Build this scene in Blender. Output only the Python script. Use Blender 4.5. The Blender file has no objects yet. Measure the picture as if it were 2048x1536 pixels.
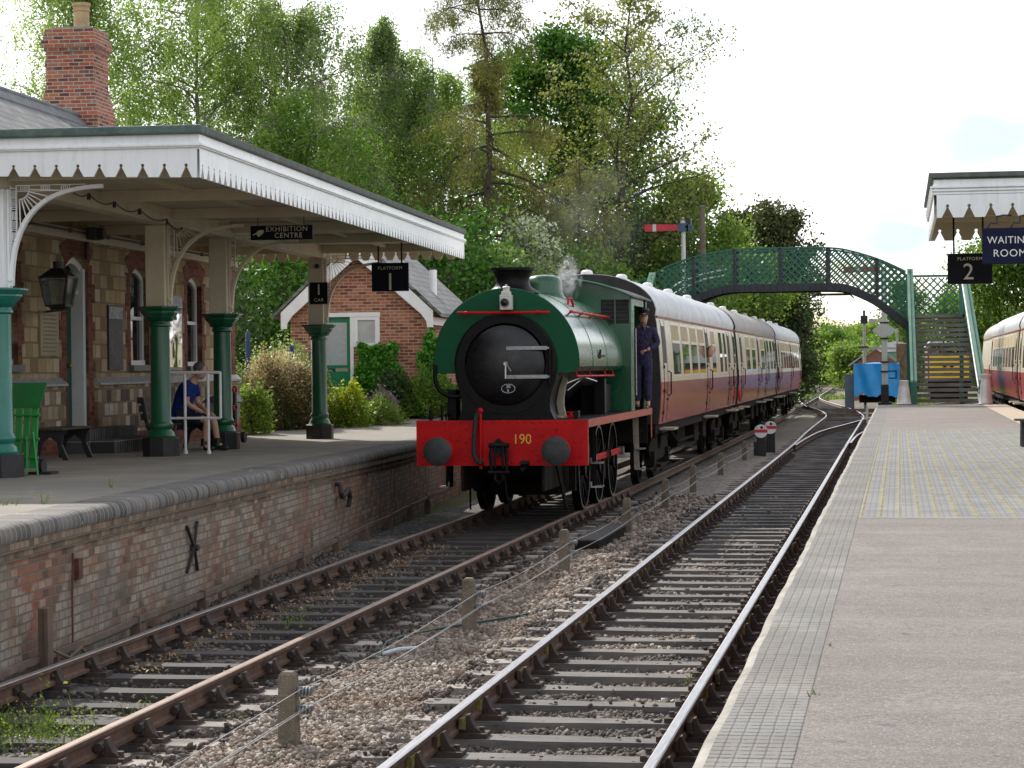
import bpy, math, random
import numpy as np
from mathutils import Vector, Matrix
sc = bpy.context.scene
# ---------------------------------------------------------------- camera
YAW, PITCH, ROLL, CAMH = 0.170706820, 0.00786704, -0.01077373, 2.27073676
F_ = Vector((-math.sin(YAW)*math.cos(PITCH), math.cos(YAW)*math.cos(PITCH), -math.sin(PITCH)))
R_ = F_.cross(Vector((0, 0, 1))).normalized(); U_ = R_.cross(F_)
cr, sr = math.cos(ROLL), math.sin(ROLL)
R2 = R_*cr + U_*sr; U2 = U_*cr - R_*sr
camd = bpy.data.cameras.new('camera'); cam = bpy.data.objects.new('camera', camd)
sc.collection.objects.link(cam); sc.camera = cam
camd.sensor_width = 36.0; camd.lens = 4494.19/2048*36.0
camd.clip_start = 0.1; camd.clip_end = 3000
mw = Matrix((( R2.x, U2.x, -F_.x, 0), (R2.y, U2.y, -F_.y, 0), (R2.z, U2.z, -F_.z, CAMH), (0, 0, 0, 1)))
cam.matrix_world = mw
# ---------------------------------------------------------------- world, sun, exposure
SUN = Vector((-0.78, 1.10, 1.0)).normalized()          # towards the sun
w = bpy.data.worlds.new('World'); sc.world = w; w.use_nodes = True
nt = w.node_tree; nt.nodes.clear()
def wn(t, **k):
    n = nt.nodes.new(t)
    for a, b in k.items(): setattr(n, a, b)
    return n
out = wn('ShaderNodeOutputWorld'); bg = wn('ShaderNodeBackground')
sky = wn('ShaderNodeTexSky', sky_type='NISHITA', sun_disc=False)
sky.sun_elevation = math.asin(SUN.z); sky.sun_rotation = math.atan2(SUN.x, SUN.y)
sky.altitude = 60; sky.air_density = 1.0; sky.dust_density = 1.5; sky.ozone_density = 1.0
tc = wn('ShaderNodeTexCoord'); sep = wn('ShaderNodeSeparateXYZ'); nt.links.new(tc.outputs['Generated'], sep.inputs[0])
mp = wn('ShaderNodeMapping'); mp.inputs['Scale'].default_value = (1.6, 1.6, 7.0); mp.inputs['Location'].default_value = (0.35, 0.1, 0.22)
nt.links.new(tc.outputs['Generated'], mp.inputs[0])
no = wn('ShaderNodeTexNoise'); no.inputs['Scale'].default_value = 2.2; no.inputs['Detail'].default_value = 7; no.inputs['Roughness'].default_value = .55
nt.links.new(mp.outputs[0], no.inputs[0])
# cloud cover: nearly closed low down, thinner overhead
mr = wn('ShaderNodeMapRange'); mr.inputs[1].default_value = 0.43; mr.inputs[2].default_value = 0.50
mr.inputs[3].default_value = 0.10; mr.inputs[4].default_value = 1.0
nt.links.new(no.outputs[0], mr.inputs[0])
hz = wn('ShaderNodeMapRange'); hz.inputs[1].default_value = 0.25; hz.inputs[2].default_value = 0.95; hz.inputs[3].default_value = 1.0; hz.inputs[4].default_value = 0.30
nt.links.new(sep.outputs[2], hz.inputs[0])
mu = wn('ShaderNodeMath', operation='MULTIPLY'); nt.links.new(mr.outputs[0], mu.inputs[0]); nt.links.new(hz.outputs[0], mu.inputs[1])
# the veil glows towards the sun and is duller away from it
dt = wn('ShaderNodeVectorMath', operation='DOT_PRODUCT'); nt.links.new(tc.outputs['Generated'], dt.inputs[0]); dt.inputs[1].default_value = tuple(SUN)
gl = wn('ShaderNodeMapRange'); gl.inputs[1].default_value = -0.5; gl.inputs[2].default_value = 0.85; gl.inputs[3].default_value = 10.5; gl.inputs[4].default_value = 14.0
nt.links.new(dt.outputs['Value'], gl.inputs[0])
cc = wn('ShaderNodeVectorMath', operation='SCALE'); cc.inputs[0].default_value = (1.0, 1.0, 1.01); nt.links.new(gl.outputs[0], cc.inputs['Scale'])
mx = wn('ShaderNodeMix', data_type='RGBA'); op = mu.outputs[0]; veils = []
for dv_, wd in (((.0396,.9944,.0979),.016),((.0009,.9985,.0556),.012)):   # two thin places in the cloud low in the north-east
    sb_ = wn('ShaderNodeVectorMath', operation='SUBTRACT'); nt.links.new(tc.outputs['Generated'], sb_.inputs[0]); sb_.inputs[1].default_value = dv_
    ml = wn('ShaderNodeVectorMath', operation='MULTIPLY'); nt.links.new(sb_.outputs[0], ml.inputs[0]); ml.inputs[1].default_value = (.45/wd,.45/wd,1/wd)
    wo_ = wn('ShaderNodeVectorMath', operation='ADD'); nt.links.new(ml.outputs[0], wo_.inputs[0])
    n3 = wn('ShaderNodeTexNoise'); nt.links.new(ml.outputs[0], n3.inputs['Vector']); n3.inputs['Scale'].default_value = 1.1; n3.inputs['Detail'].default_value = 5
    s3 = wn('ShaderNodeVectorMath', operation='SCALE'); nt.links.new(n3.outputs['Color'], s3.inputs[0]); s3.inputs['Scale'].default_value = 1.1; nt.links.new(s3.outputs[0], wo_.inputs[1])
    of_ = wn('ShaderNodeVectorMath', operation='ADD'); nt.links.new(wo_.outputs[0], of_.inputs[0]); of_.inputs[1].default_value = (-.55,-.55,-.55)
    le_ = wn('ShaderNodeVectorMath', operation='LENGTH'); nt.links.new(of_.outputs[0], le_.inputs[0])
    r3 = wn('ShaderNodeMapRange', interpolation_type='SMOOTHSTEP'); r3.inputs[1].default_value = .3; r3.inputs[2].default_value = 1.5; r3.inputs[3].default_value = 1.0; r3.inputs[4].default_value = 0.0; nt.links.new(le_.outputs['Value'], r3.inputs[0])
    veils.append(r3.outputs[0])
nt.links.new(op, mx.inputs[0]); nt.links.new(sky.outputs[0], mx.inputs[6]); nt.links.new(cc.outputs[0], mx.inputs[7])
last = mx.outputs[2]
for v_ in veils:
    q_ = wn('ShaderNodeMix', data_type='RGBA'); nt.links.new(v_, q_.inputs[0]); nt.links.new(last, q_.inputs[6]); q_.inputs[7].default_value = (5.9,6.6,6.9,1); last = q_.outputs[2]
nt.links.new(last, bg.inputs[0]); bg.inputs[1].default_value = 0.1; nt.links.new(bg.outputs[0], out.inputs[0])
sd = bpy.data.lights.new('sun', 'SUN'); sd.energy = 3.4; sd.angle = math.radians(0.6); sd.color = (1.0, 0.95, 0.87)
so = bpy.data.objects.new('sun', sd); sc.collection.objects.link(so); so.location = (0, 0, 60)
so.rotation_euler = (-SUN).to_track_quat('-Z', 'Y').to_euler()
sc.view_settings.view_transform = 'Standard'; sc.view_settings.look = 'None'; sc.view_settings.exposure = 0.58; sc.view_settings.gamma = 1.0
sc.render.engine = 'CYCLES'; sc.cycles.max_bounces = 8; sc.cycles.transparent_max_bounces = 12
COL = sc.collection
# ---------------------------------------------------------------- mesh helpers
class MB:
    def __init__(s, T=None): s.v = []; s.f = []; s.mi = []; s.T = T; s.k = 0
    def add(s, vs, fs):
        b = len(s.v)
        if s.T is not None: vs = [s.T @ Vector(p) for p in vs]
        s.v += [tuple(p) for p in vs]; s.f += [tuple(i+b for i in f) for f in fs]; s.mi += [s.k]*len(fs)
    def box(s, x0, x1, y0, y1, z0, z1):
        s.add([(x0,y0,z0),(x1,y0,z0),(x1,y1,z0),(x0,y1,z0),(x0,y0,z1),(x1,y0,z1),(x1,y1,z1),(x0,y1,z1)],
              [(0,3,2,1),(4,5,6,7),(0,1,5,4),(1,2,6,5),(2,3,7,6),(3,0,4,7)])
    def hexa(s, p): # 8 points like box
        s.add(p, [(0,3,2,1),(4,5,6,7),(0,1,5,4),(1,2,6,5),(2,3,7,6),(3,0,4,7)])
    def bar(s, p0, p1, w, h, up=(0,0,1)):
        p0 = Vector(p0); p1 = Vector(p1); d = (p1-p0).normalized(); u = Vector(up)
        r = d.cross(u)
        if r.length < 1e-4: r = d.cross(Vector((1,0,0)))
        r.normalize(); u = r.cross(d)
        a = r*w/2; b = u*h/2
        s.add([p0-a-b,p0+a-b,p1+a-b,p1-a-b,p0-a+b,p0+a+b,p1+a+b,p1-a+b],
              [(0,3,2,1),(4,5,6,7),(0,1,5,4),(1,2,6,5),(2,3,7,6),(3,0,4,7)])
    def cyl(s, p0, p1, r0, r1=None, n=12, cap=True):
        r1 = r0 if r1 is None else r1
        p0 = Vector(p0); p1 = Vector(p1); d = (p1-p0).normalized()
        a = d.orthogonal().normalized(); b = d.cross(a)
        vs = []
        for i in range(n):
            t = 2*math.pi*i/n; c = a*math.cos(t)+b*math.sin(t); vs.append(p0+c*r0)
        for i in range(n):
            t = 2*math.pi*i/n; c = a*math.cos(t)+b*math.sin(t); vs.append(p1+c*r1)
        fs = [(i,(i+1)%n,n+(i+1)%n,n+i) for i in range(n)]
        if cap: fs += [tuple(range(n-1,-1,-1)), tuple(range(n,2*n))]
        s.add(vs, fs)
    def tube(s, pts, r, n=8):
        pts = [Vector(p) for p in pts]; rs = r if isinstance(r,(list,tuple)) else [r]*len(pts)
        vs = []; a = None
        for i, p in enumerate(pts):
            d = (pts[min(i+1,len(pts)-1)]-pts[max(i-1,0)]).normalized()
            a = d.orthogonal().normalized() if a is None else (a-d*a.dot(d)).normalized()
            b = d.cross(a)
            vs += [p+(a*math.cos(2*math.pi*j/n)+b*math.sin(2*math.pi*j/n))*rs[i] for j in range(n)]
        fs = []
        for i in range(len(pts)-1):
            for j in range(n): fs.append((i*n+j,i*n+(j+1)%n,(i+1)*n+(j+1)%n,(i+1)*n+j))
        fs += [tuple(range(n-1,-1,-1)), tuple(range((len(pts)-1)*n,len(pts)*n))]
        s.add(vs, fs)
    def lathe(s, c, prof, n=24, axis='z', cap=True):
        c = Vector(c); vs = []
        for r, h in prof:
            for i in range(n):
                t = 2*math.pi*i/n; x = r*math.cos(t); y = r*math.sin(t)
                vs.append(c+(Vector((x,y,h)) if axis=='z' else Vector((x,h,y)) if axis=='y' else Vector((h,x,y))))
        m = len(prof)
        fs = [(i*n+j,i*n+(j+1)%n,(i+1)*n+(j+1)%n,(i+1)*n+j) for i in range(m-1) for j in range(n)]
        if cap: fs += [tuple(range(n-1,-1,-1)), tuple(range((m-1)*n,m*n))]
        s.add(vs, fs)
    def prism(s, poly, axis, a, b):
        n = len(poly)
        def P(p, t): return (p[0],t,p[1]) if axis=='y' else (t,p[0],p[1]) if axis=='x' else (p[0],p[1],t)
        s.add([P(p,a) for p in poly]+[P(p,b) for p in poly],
              [(i,(i+1)%n,n+(i+1)%n,n+i) for i in range(n)]+[tuple(range(n-1,-1,-1)),tuple(range(n,2*n))])
    def strip(s, A, B):  # surface between two polylines
        n = len(A); s.add(list(A)+list(B), [(i,i+1,n+i+1,n+i) for i in range(n-1)])
    def sweep(s, prof, path, closed=True):  # prof (dx,dz) pairs, path of (x,y[,z]); kept upright
        n = len(prof); vs = []
        for i, p in enumerate(path):
            a = Vector(path[max(i-1,0)][:2]); b = Vector(path[min(i+1,len(path)-1)][:2]); d = (b-a).normalized()
            r = Vector((d.y,-d.x)); z = p[2] if len(p) > 2 else 0
            vs += [(p[0]+r.x*q[0], p[1]+r.y*q[0], z+q[1]) for q in prof]
        m = len(path); lim = n if closed else n-1
        fs = [(i*n+j,i*n+(j+1)%n,(i+1)*n+(j+1)%n,(i+1)*n+j) for i in range(m-1) for j in range(lim)]
        if closed: fs += [tuple(range(n-1,-1,-1)), tuple(range((m-1)*n,m*n))]
        s.add(vs, fs)
    def ball(s, c, r, n=10, m=6, sq=(1,1,1)):
        c = Vector(c); vs = []
        for i in range(m+1):
            ph = math.pi*i/m
            for j in range(n):
                t = 2*math.pi*j/n; q = max(math.sin(ph),1e-3)
                vs.append(c+Vector((r*q*math.cos(t)*sq[0], r*q*math.sin(t)*sq[1], r*math.cos(ph)*sq[2])))
        s.add(vs, [(i*n+j,(i+1)*n+j,(i+1)*n+(j+1)%n,i*n+(j+1)%n) for i in range(m) for j in range(n)])
def wloc(o):
    v = Vector(o.location)
    while o.parent: o = o.parent; v += Vector(o.location)
    return v
def obj(name, m, mat, parent=None, smooth=False, bevel=0, flip=False):
    me = bpy.data.meshes.new(name)
    off = wloc(parent) if parent else Vector((0,0,0))
    me.from_pydata([(a[0]-off.x,a[1]-off.y,a[2]-off.z) for a in m.v], [], m.f)
    mats = mat if isinstance(mat,(list,tuple)) else [mat]
    for q in mats: me.materials.append(q)
    if len(mats) > 1: me.polygons.foreach_set('material_index', m.mi)
    me.update()
    import bmesh
    bm = bmesh.new(); bm.from_mesh(me); bmesh.ops.recalc_face_normals(bm, faces=bm.faces); bm.to_mesh(me); bm.free()
    if smooth:
        me.polygons.foreach_set('use_smooth', [True]*len(me.polygons))
        try: me.set_sharp_from_angle(angle=math.radians(38))
        except Exception: pass
    o = bpy.data.objects.new(name, me); COL.objects.link(o)
    if parent: o.parent = parent
    if bevel:
        b = o.modifiers.new('bevel','BEVEL'); b.width = bevel; b.segments = 2; b.limit_method = 'ANGLE'; b.angle_limit = math.radians(40)
    return o
def tag(o, label=None, cat=None, group=None, kind=None):
    if label: o['label'] = label
    if cat: o['category'] = cat
    if group: o['group'] = group
    if kind: o['kind'] = kind
    return o
def thing(name, label, cat, loc=(0,0,0), group=None, rz=0):
    o = bpy.data.objects.new(name, None); COL.objects.link(o); o.location = loc; o.rotation_euler = (0,0,rz); o.empty_display_size = .1
    return tag(o, label, cat, group)
def copytree(o, loc=None, rz=None, parent=None, label=None, group=None):
    c = o.copy(); COL.objects.link(c); c.parent = parent
    if loc is not None: c.location = loc
    if rz is not None: c.rotation_euler = (0,0,rz)
    if label: c['label'] = label
    if group: c['group'] = group
    for ch in list(o.children): copytree(ch, parent=c)
    return c
def text(name, s, size, mat, parent, loc, rot=(math.pi/2,0,0), depth=.004, space=1.0, sx=1.0, align='CENTER'):
    cu = bpy.data.curves.new(name, 'FONT'); cu.body = s; cu.size = size; cu.extrude = depth; cu.align_x = align; cu.align_y = 'CENTER'; cu.space_character = space
    t = bpy.data.objects.new(name+'_src', cu); COL.objects.link(t)
    dg = bpy.context.evaluated_depsgraph_get(); me = bpy.data.meshes.new_from_object(t.evaluated_get(dg)); bpy.data.objects.remove(t)
    R = Matrix.LocRotScale(None, Matrix.Rotation(rot[2],3,'Z') @ Matrix.Rotation(rot[0],3,'X'), Vector((sx,1,1)))
    me.transform(R); me.materials.clear(); me.materials.append(mat)
    o = bpy.data.objects.new(name, me); COL.objects.link(o)
    off = wloc(parent) if parent else Vector((0,0,0)); o.location = Vector(loc)-off; o.parent = parent
    return o
# ---------------------------------------------------------------- material helpers
class NT:
    def __init__(s, name):
        s.m = bpy.data.materials.new(name); s.m.use_nodes = True; s.t = s.m.node_tree; s.t.nodes.clear()
        s.o = s.t.nodes.new('ShaderNodeOutputMaterial'); s.b = s.n('ShaderNodeBsdfPrincipled'); s.l(s.b.outputs[0], s.o.inputs[0])
    def n(s, ty, **k):
        q = s.t.nodes.new(ty)
        for a, b in k.items(): setattr(q, a, b)
        return q
    def l(s, a, b): s.t.links.new(a, b)
    def put(s, inp, v):
        if hasattr(v, 'links') or hasattr(v, 'is_output'): s.l(v, inp)
        else: inp.default_value = v if not isinstance(v,(tuple,list)) or len(v)!=3 or inp.type!='RGBA' else (*v,1)
    def coord(s, kind='Object', scale=None, rot=None):
        t = s.n('ShaderNodeTexCoord').outputs[kind] if kind != 'World' else s.n('ShaderNodeNewGeometry').outputs['Position']
        if scale or rot:
            m = s.n('ShaderNodeMapping'); m.inputs['Scale'].default_value = scale or (1,1,1)
            if rot: m.inputs['Rotation'].default_value = rot
            s.l(t, m.inputs[0]); return m.outputs[0]
        return t
    def noise(s, co, scale, detail=5, rough=.55, dist=0):
        q = s.n('ShaderNodeTexNoise'); s.l(co, q.inputs['Vector']); q.inputs['Scale'].default_value = scale; q.inputs['Detail'].default_value = detail
        q.inputs['Roughness'].default_value = rough; q.inputs['Distortion'].default_value = dist; return q.outputs[0]
    def ramp(s, fac, stops):
        q = s.n('ShaderNodeValToRGB'); s.l(fac, q.inputs[0]); e = q.color_ramp.elements
        while len(e) < len(stops): e.new(.5)
        for i, (p, c) in enumerate(stops):
            e[i].position = p; e[i].color = (*c,1) if not isinstance(c,(int,float)) else (c,c,c,1)
        return q.outputs[0]
    def mix(s, f, a, b, mode='MIX'):
        q = s.n('ShaderNodeMix', data_type='RGBA', blend_type=mode); s.put(q.inputs[0], f); s.put(q.inputs[6], a); s.put(q.inputs[7], b); return q.outputs[2]
    def math(s, op, a, b=0, clamp=False):
        q = s.n('ShaderNodeMath', operation=op, use_clamp=clamp); s.put(q.inputs[0], a); s.put(q.inputs[1], b); return q.outputs[0]
    def bump(s, h, st=.3, d=.02):
        q = s.n('ShaderNodeBump'); q.inputs['Strength'].default_value = st; q.inputs['Distance'].default_value = d; s.l(h, q.inputs['Height']); s.l(q.outputs[0], s.b.inputs['Normal']); return q
    def base(s, c): s.put(s.b.inputs['Base Color'], c)
    def set(s, rough=None, metal=None, spec=None, coat=None):
        if rough is not None: s.put(s.b.inputs['Roughness'], rough)
        if metal is not None: s.put(s.b.inputs['Metallic'], metal)
        if spec is not None: s.b.inputs['Specular IOR Level'].default_value = spec
        if coat is not None: s.b.inputs['Coat Weight'].default_value = coat; s.b.inputs['Coat Roughness'].default_value = .12
def paint(name, c, rough=.45, var=.18, scale=3.0, dirt=0.0, dirtc=(.06,.05,.04), bump=.08, metal=0, coat=None, spec=None, streak=False):
    N = NT(name); co = N.coord('World'); n = N.noise(co, scale, 6)
    a = tuple(x*(1-var) for x in c); b = tuple(min(1,x*(1+var)) for x in c)
    col = N.ramp(n, [(.3,a),(.7,b)])
    if dirt:
        co2 = N.coord('World', (6,6,.7)) if streak else co
        d = N.noise(co2, 2.5 if streak else scale*2.3, 8, .7)
        col = N.mix(N.ramp(d, [(.5-.02,0.0),(.72,dirt)]), col, dirtc)
    N.base(col); N.set(rough=N.ramp(N.noise(co, scale*4, 4), [(.3,max(.02,rough*.8)),(.7,min(1,rough*1.25))]) if rough > .08 else rough, metal=metal, spec=spec, coat=coat)
    if bump: N.bump(N.noise(co, scale*9, 5), bump, .01)
    return N.m
def vec(N, mode, rz=None):
    p = N.coord('World'); s = N.n('ShaderNodeSeparateXYZ'); N.l(p, s.inputs[0]); c = N.n('ShaderNodeCombineXYZ')
    if mode == 'yz': N.l(s.outputs[1], c.inputs[0]); N.l(s.outputs[2], c.inputs[1])
    elif mode == 'xz': N.l(s.outputs[0], c.inputs[0]); N.l(s.outputs[2], c.inputs[1])
    elif mode == 'xy': N.l(s.outputs[0], c.inputs[0]); N.l(s.outputs[1], c.inputs[1])
    elif mode == 'yx': N.l(s.outputs[1], c.inputs[0]); N.l(s.outputs[0], c.inputs[1])
    elif mode == 'sum': N.l(N.math('ADD', s.outputs[0], s.outputs[1]), c.inputs[0]); N.l(s.outputs[2], c.inputs[1])
    return p, c.outputs[0]
def brick(name, mode, w, h, stops, mortar, msize=.01, weather=None, wsc=.5, rough=.85, bump=.5, offset=.5, squash=1, sqf=2):
    N = NT(name); p, v = vec(N, mode)
    wob = N.n('ShaderNodeVectorMath', operation='ADD'); N.l(v, wob.inputs[0])
    nz = N.n('ShaderNodeTexNoise'); N.l(p, nz.inputs['Vector']); nz.inputs['Scale'].default_value = 7
    sc2 = N.n('ShaderNodeVectorMath', operation='SCALE'); N.l(nz.outputs['Color'], sc2.inputs[0]); sc2.inputs['Scale'].default_value = .012
    N.l(sc2.outputs[0], wob.inputs[1])
    b = N.n('ShaderNodeTexBrick'); N.l(wob.outputs[0], b.inputs['Vector']); b.offset = offset; b.squash = squash; b.squash_frequency = sqf
    b.inputs['Scale'].default_value = 1; b.inputs['Brick Width'].default_value = w; b.inputs['Row Height'].default_value = h
    b.inputs['Mortar Size'].default_value = msize; b.inputs['Mortar Smooth'].default_value = .25; b.inputs['Bias'].default_value = 0
    b.inputs['Color1'].default_value = (0,0,0,1); b.inputs['Color2'].default_value = (1,1,1,1); b.inputs['Mortar'].default_value = (.5,.5,.5,1)
    fine = N.noise(p, 30, 5, .65)
    rnd = N.math('ADD', b.outputs['Color'], N.math('MULTIPLY', N.math('SUBTRACT', fine, .5), .55))
    col = N.ramp(rnd, stops)
    if weather:
        for (lo, hi, amt, c, s_) in weather:
            m = N.ramp(N.noise(p, s_, 7, .62, .4), [(lo,0.0),(hi,amt)]); col = N.mix(m, col, c)
    mo = N.mix(N.noise(p, 14, 4), tuple(x*.7 for x in mortar), tuple(min(1,x*1.3) for x in mortar))
    col = N.mix(b.outputs['Fac'], col, mo)
    N.base(col); N.set(rough=rough)
    hgt = N.math('SUBTRACT', N.math('MULTIPLY', fine, .35), b.outputs['Fac']); N.bump(hgt, bump, .012)
    return N.m
def cloth(name, c, dirtc=None):
    N = NT(name); co = N.coord('World'); f = N.noise(co, 9, 4, .5, 1.8); N.base(N.ramp(N.noise(co, 14, 5), [(.3,tuple(x*.75 for x in c)),(.7,tuple(x*1.35 for x in c))])); N.set(rough=.9, spec=.2); N.bump(f, 1.0, .06); return N.m
def leafmat(name, cols, trans=.45, gloss=.5, gain=1.75):
    cols = [(p, tuple(min(.9, v*gain) for v in c)) for p, c in cols]
    N = NT(name); a = N.n('ShaderNodeAttribute', attribute_name='tint'); col = N.ramp(a.outputs['Fac'], cols)
    N.base(col); N.set(rough=gloss, spec=.3)
    t = N.n('ShaderNodeBsdfTranslucent'); N.l(N.mix(1.0, col, (.92,1.0,.55), 'MULTIPLY'), t.inputs[0])
    m = N.n('ShaderNodeMixShader'); m.inputs[0].default_value = trans; N.l(N.b.outputs[0], m.inputs[1]); N.l(t.outputs[0], m.inputs[2]); N.l(m.outputs[0], N.o.inputs[0])
    return N.m
def glassmat(name, tint=(.05,.06,.07), rough=.03, wav=0):
    N = NT(name); N.base(tint); N.set(rough=rough, spec=.9)
    if wav: N.bump(N.noise(N.coord('World'), wav, 2, .4), .25, .03)
    return N.m
# ================================================================ SETTING
rng = np.random.default_rng(7); random.seed(7)
XR, XL = -2.166, -5.727          # track centres
def lerp(pts, y):
    for (y0,x0),(y1,x1) in zip(pts[:-1], pts[1:]):
        if y <= y1: return x0+(x1-x0)*max(0,(y-y0))/(y1-y0)
    return pts[-1][1]
def hermite(pts, step=1.0):      # smooth polyline through (x,y) points
    P = [Vector((a,b)) for a,b in pts]; out = []
    for i in range(len(P)-1):
        p0 = P[max(i-1,0)]; p1 = P[i]; p2 = P[i+1]; p3 = P[min(i+2,len(P)-1)]
        n = max(2, int((p2-p1).length/step))
        for k in range(n):
            t = k/n; m1 = (p2-p0)*.5; m2 = (p3-p1)*.5
            out.append(tuple((2*t**3-3*t*t+1)*p1+(t**3-2*t*t+t)*m1+(-2*t**3+3*t*t)*p2+(t**3-t*t)*m2))
    out.append(tuple(P[-1])); return out
# ---- ground sheet
N = NT('grass_ground'); co = N.coord('World'); c = N.ramp(N.noise(co,.35,8,.65), [(.3,(.06,.085,.02)),(.5,(.10,.12,.035)),(.68,(.17,.15,.08))])
c = N.mix(N.ramp(N.noise(co,9,5,.7),[(.4,0.0),(.7,.6)]), c, (.045,.07,.015)); N.base(c); N.set(rough=.95); N.bump(N.noise(co,14,6,.7),.8,.06); M_grass = N.m
m = MB(); m.add([(-700,-60,-.34),(700,-60,-.34),(700,1400,-.34),(-700,1400,-.34)],[(0,1,2,3)])
tag(obj('ground', m, M_grass), kind='structure')
# ---- ballast bed
N = NT('ballast_bed'); p = N.coord('World'); s = N.n('ShaderNodeSeparateXYZ'); N.l(p, s.inputs[0])
vo = N.n('ShaderNodeTexVoronoi'); N.l(p, vo.inputs['Vector']); vo.inputs['Scale'].default_value = 19
sp = N.n('ShaderNodeSeparateColor'); N.l(vo.outputs['Color'], sp.inputs[0])
light = N.ramp(sp.outputs[0], [(0,(.11,.09,.075)),(.35,(.21,.175,.145)),(.7,(.30,.255,.215)),(1,(.46,.42,.38))])
dark = N.ramp(sp.outputs[0], [(0,(.03,.027,.025)),(.4,(.055,.05,.046)),(.8,(.13,.12,.11)),(1,(.24,.22,.20))])
def band(x0, x1, f=.12):
    a = N.n('ShaderNodeMapRange'); N.l(s.outputs[0], a.inputs[0]); a.inputs[1].default_value = x0-f; a.inputs[2].default_value = x0+f
    b = N.n('ShaderNodeMapRange'); N.l(s.outputs[0], b.inputs[0]); b.inputs[1].default_value = x1-f; b.inputs[2].default_value = x1+f
    return N.math('SUBTRACT', a.outputs[0], b.outputs[0])
six = band(XL+.95, XR-1.0, .25)
far = N.n('ShaderNodeMapRange'); N.l(s.outputs[1], far.inputs[0]); far.inputs[1].default_value = 45; far.inputs[2].default_value = 95; far.inputs[3].default_value = 0; far.inputs[4].default_value = .75
big = N.noise(p, .55, 5, .6)
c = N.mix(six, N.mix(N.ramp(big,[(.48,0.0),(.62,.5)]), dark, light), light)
c = N.mix(N.math('MULTIPLY', N.ramp(N.noise(p,.9,6,.65),[(.35,.15),(.6,1.0)]), far.outputs[0]), c, (.13,.115,.055))
N.base(c); N.set(rough=.9); N.bump(N.math('SUBTRACT', 1.0, vo.outputs['Distance']), 1.0, .035); M_ballast = N.m
ys = [4+.25*i for i in range(120)]+[34+2*i for i in range(60)]
xs = [-7.95+.15*i for i in range(49)]
m = MB(); vs = []
def bz(x, y):
    z = -.235
    if XL+1.2 < x < XR-1.2: z += .045
    if x > XR+1.25 or x < XL-1.2: z -= .02
    if abs(x-XR) < .9: z -= .012
    if abs(x-XL) < .9: z -= .008
    return z+.012*math.sin(3.1*x+1.7*y)+.01*math.sin(7.3*x-4.1*y)
for y in ys:
    for x in xs: vs.append((x,y,bz(x,y)))
nx = len(xs); m.add(vs, [(i*nx+j,i*nx+j+1,(i+1)*nx+j+1,(i+1)*nx+j) for i in range(len(ys)-1) for j in range(nx-1)])
tag(obj('ballast_bed', m, M_ballast, smooth=True), kind='structure')
m = MB(); A = hermite([(-7.9,153),(-8.3,180),(-9.2,215),(-11.5,260),(-16,330),(-22,420)],6); B = hermite([(-.9,153),(-3.6,180),(-4.6,215),(-5.2,260),(-7,330),(-9,420)],6); n_ = min(len(A),len(B))
m.strip([(a[0],a[1],-.24) for a in A[:n_]], [(b[0],b[1],-.24) for b in B[:n_]])
tag(obj('far_trackbed', m, M_ballast), kind='structure')
# trackbed of the line curving off to the right beyond the platform
m = MB(); A = hermite([(-2.2,80),(-1.4,100),(.2,120),(4,145)],5); m.strip([(a[0]-1.3,a[1],-.22) for a in A],[(a[0]+3.0,a[1],-.22) for a in A])
tag(obj('siding_trackbed', m, M_ballast), kind='structure')
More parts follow.
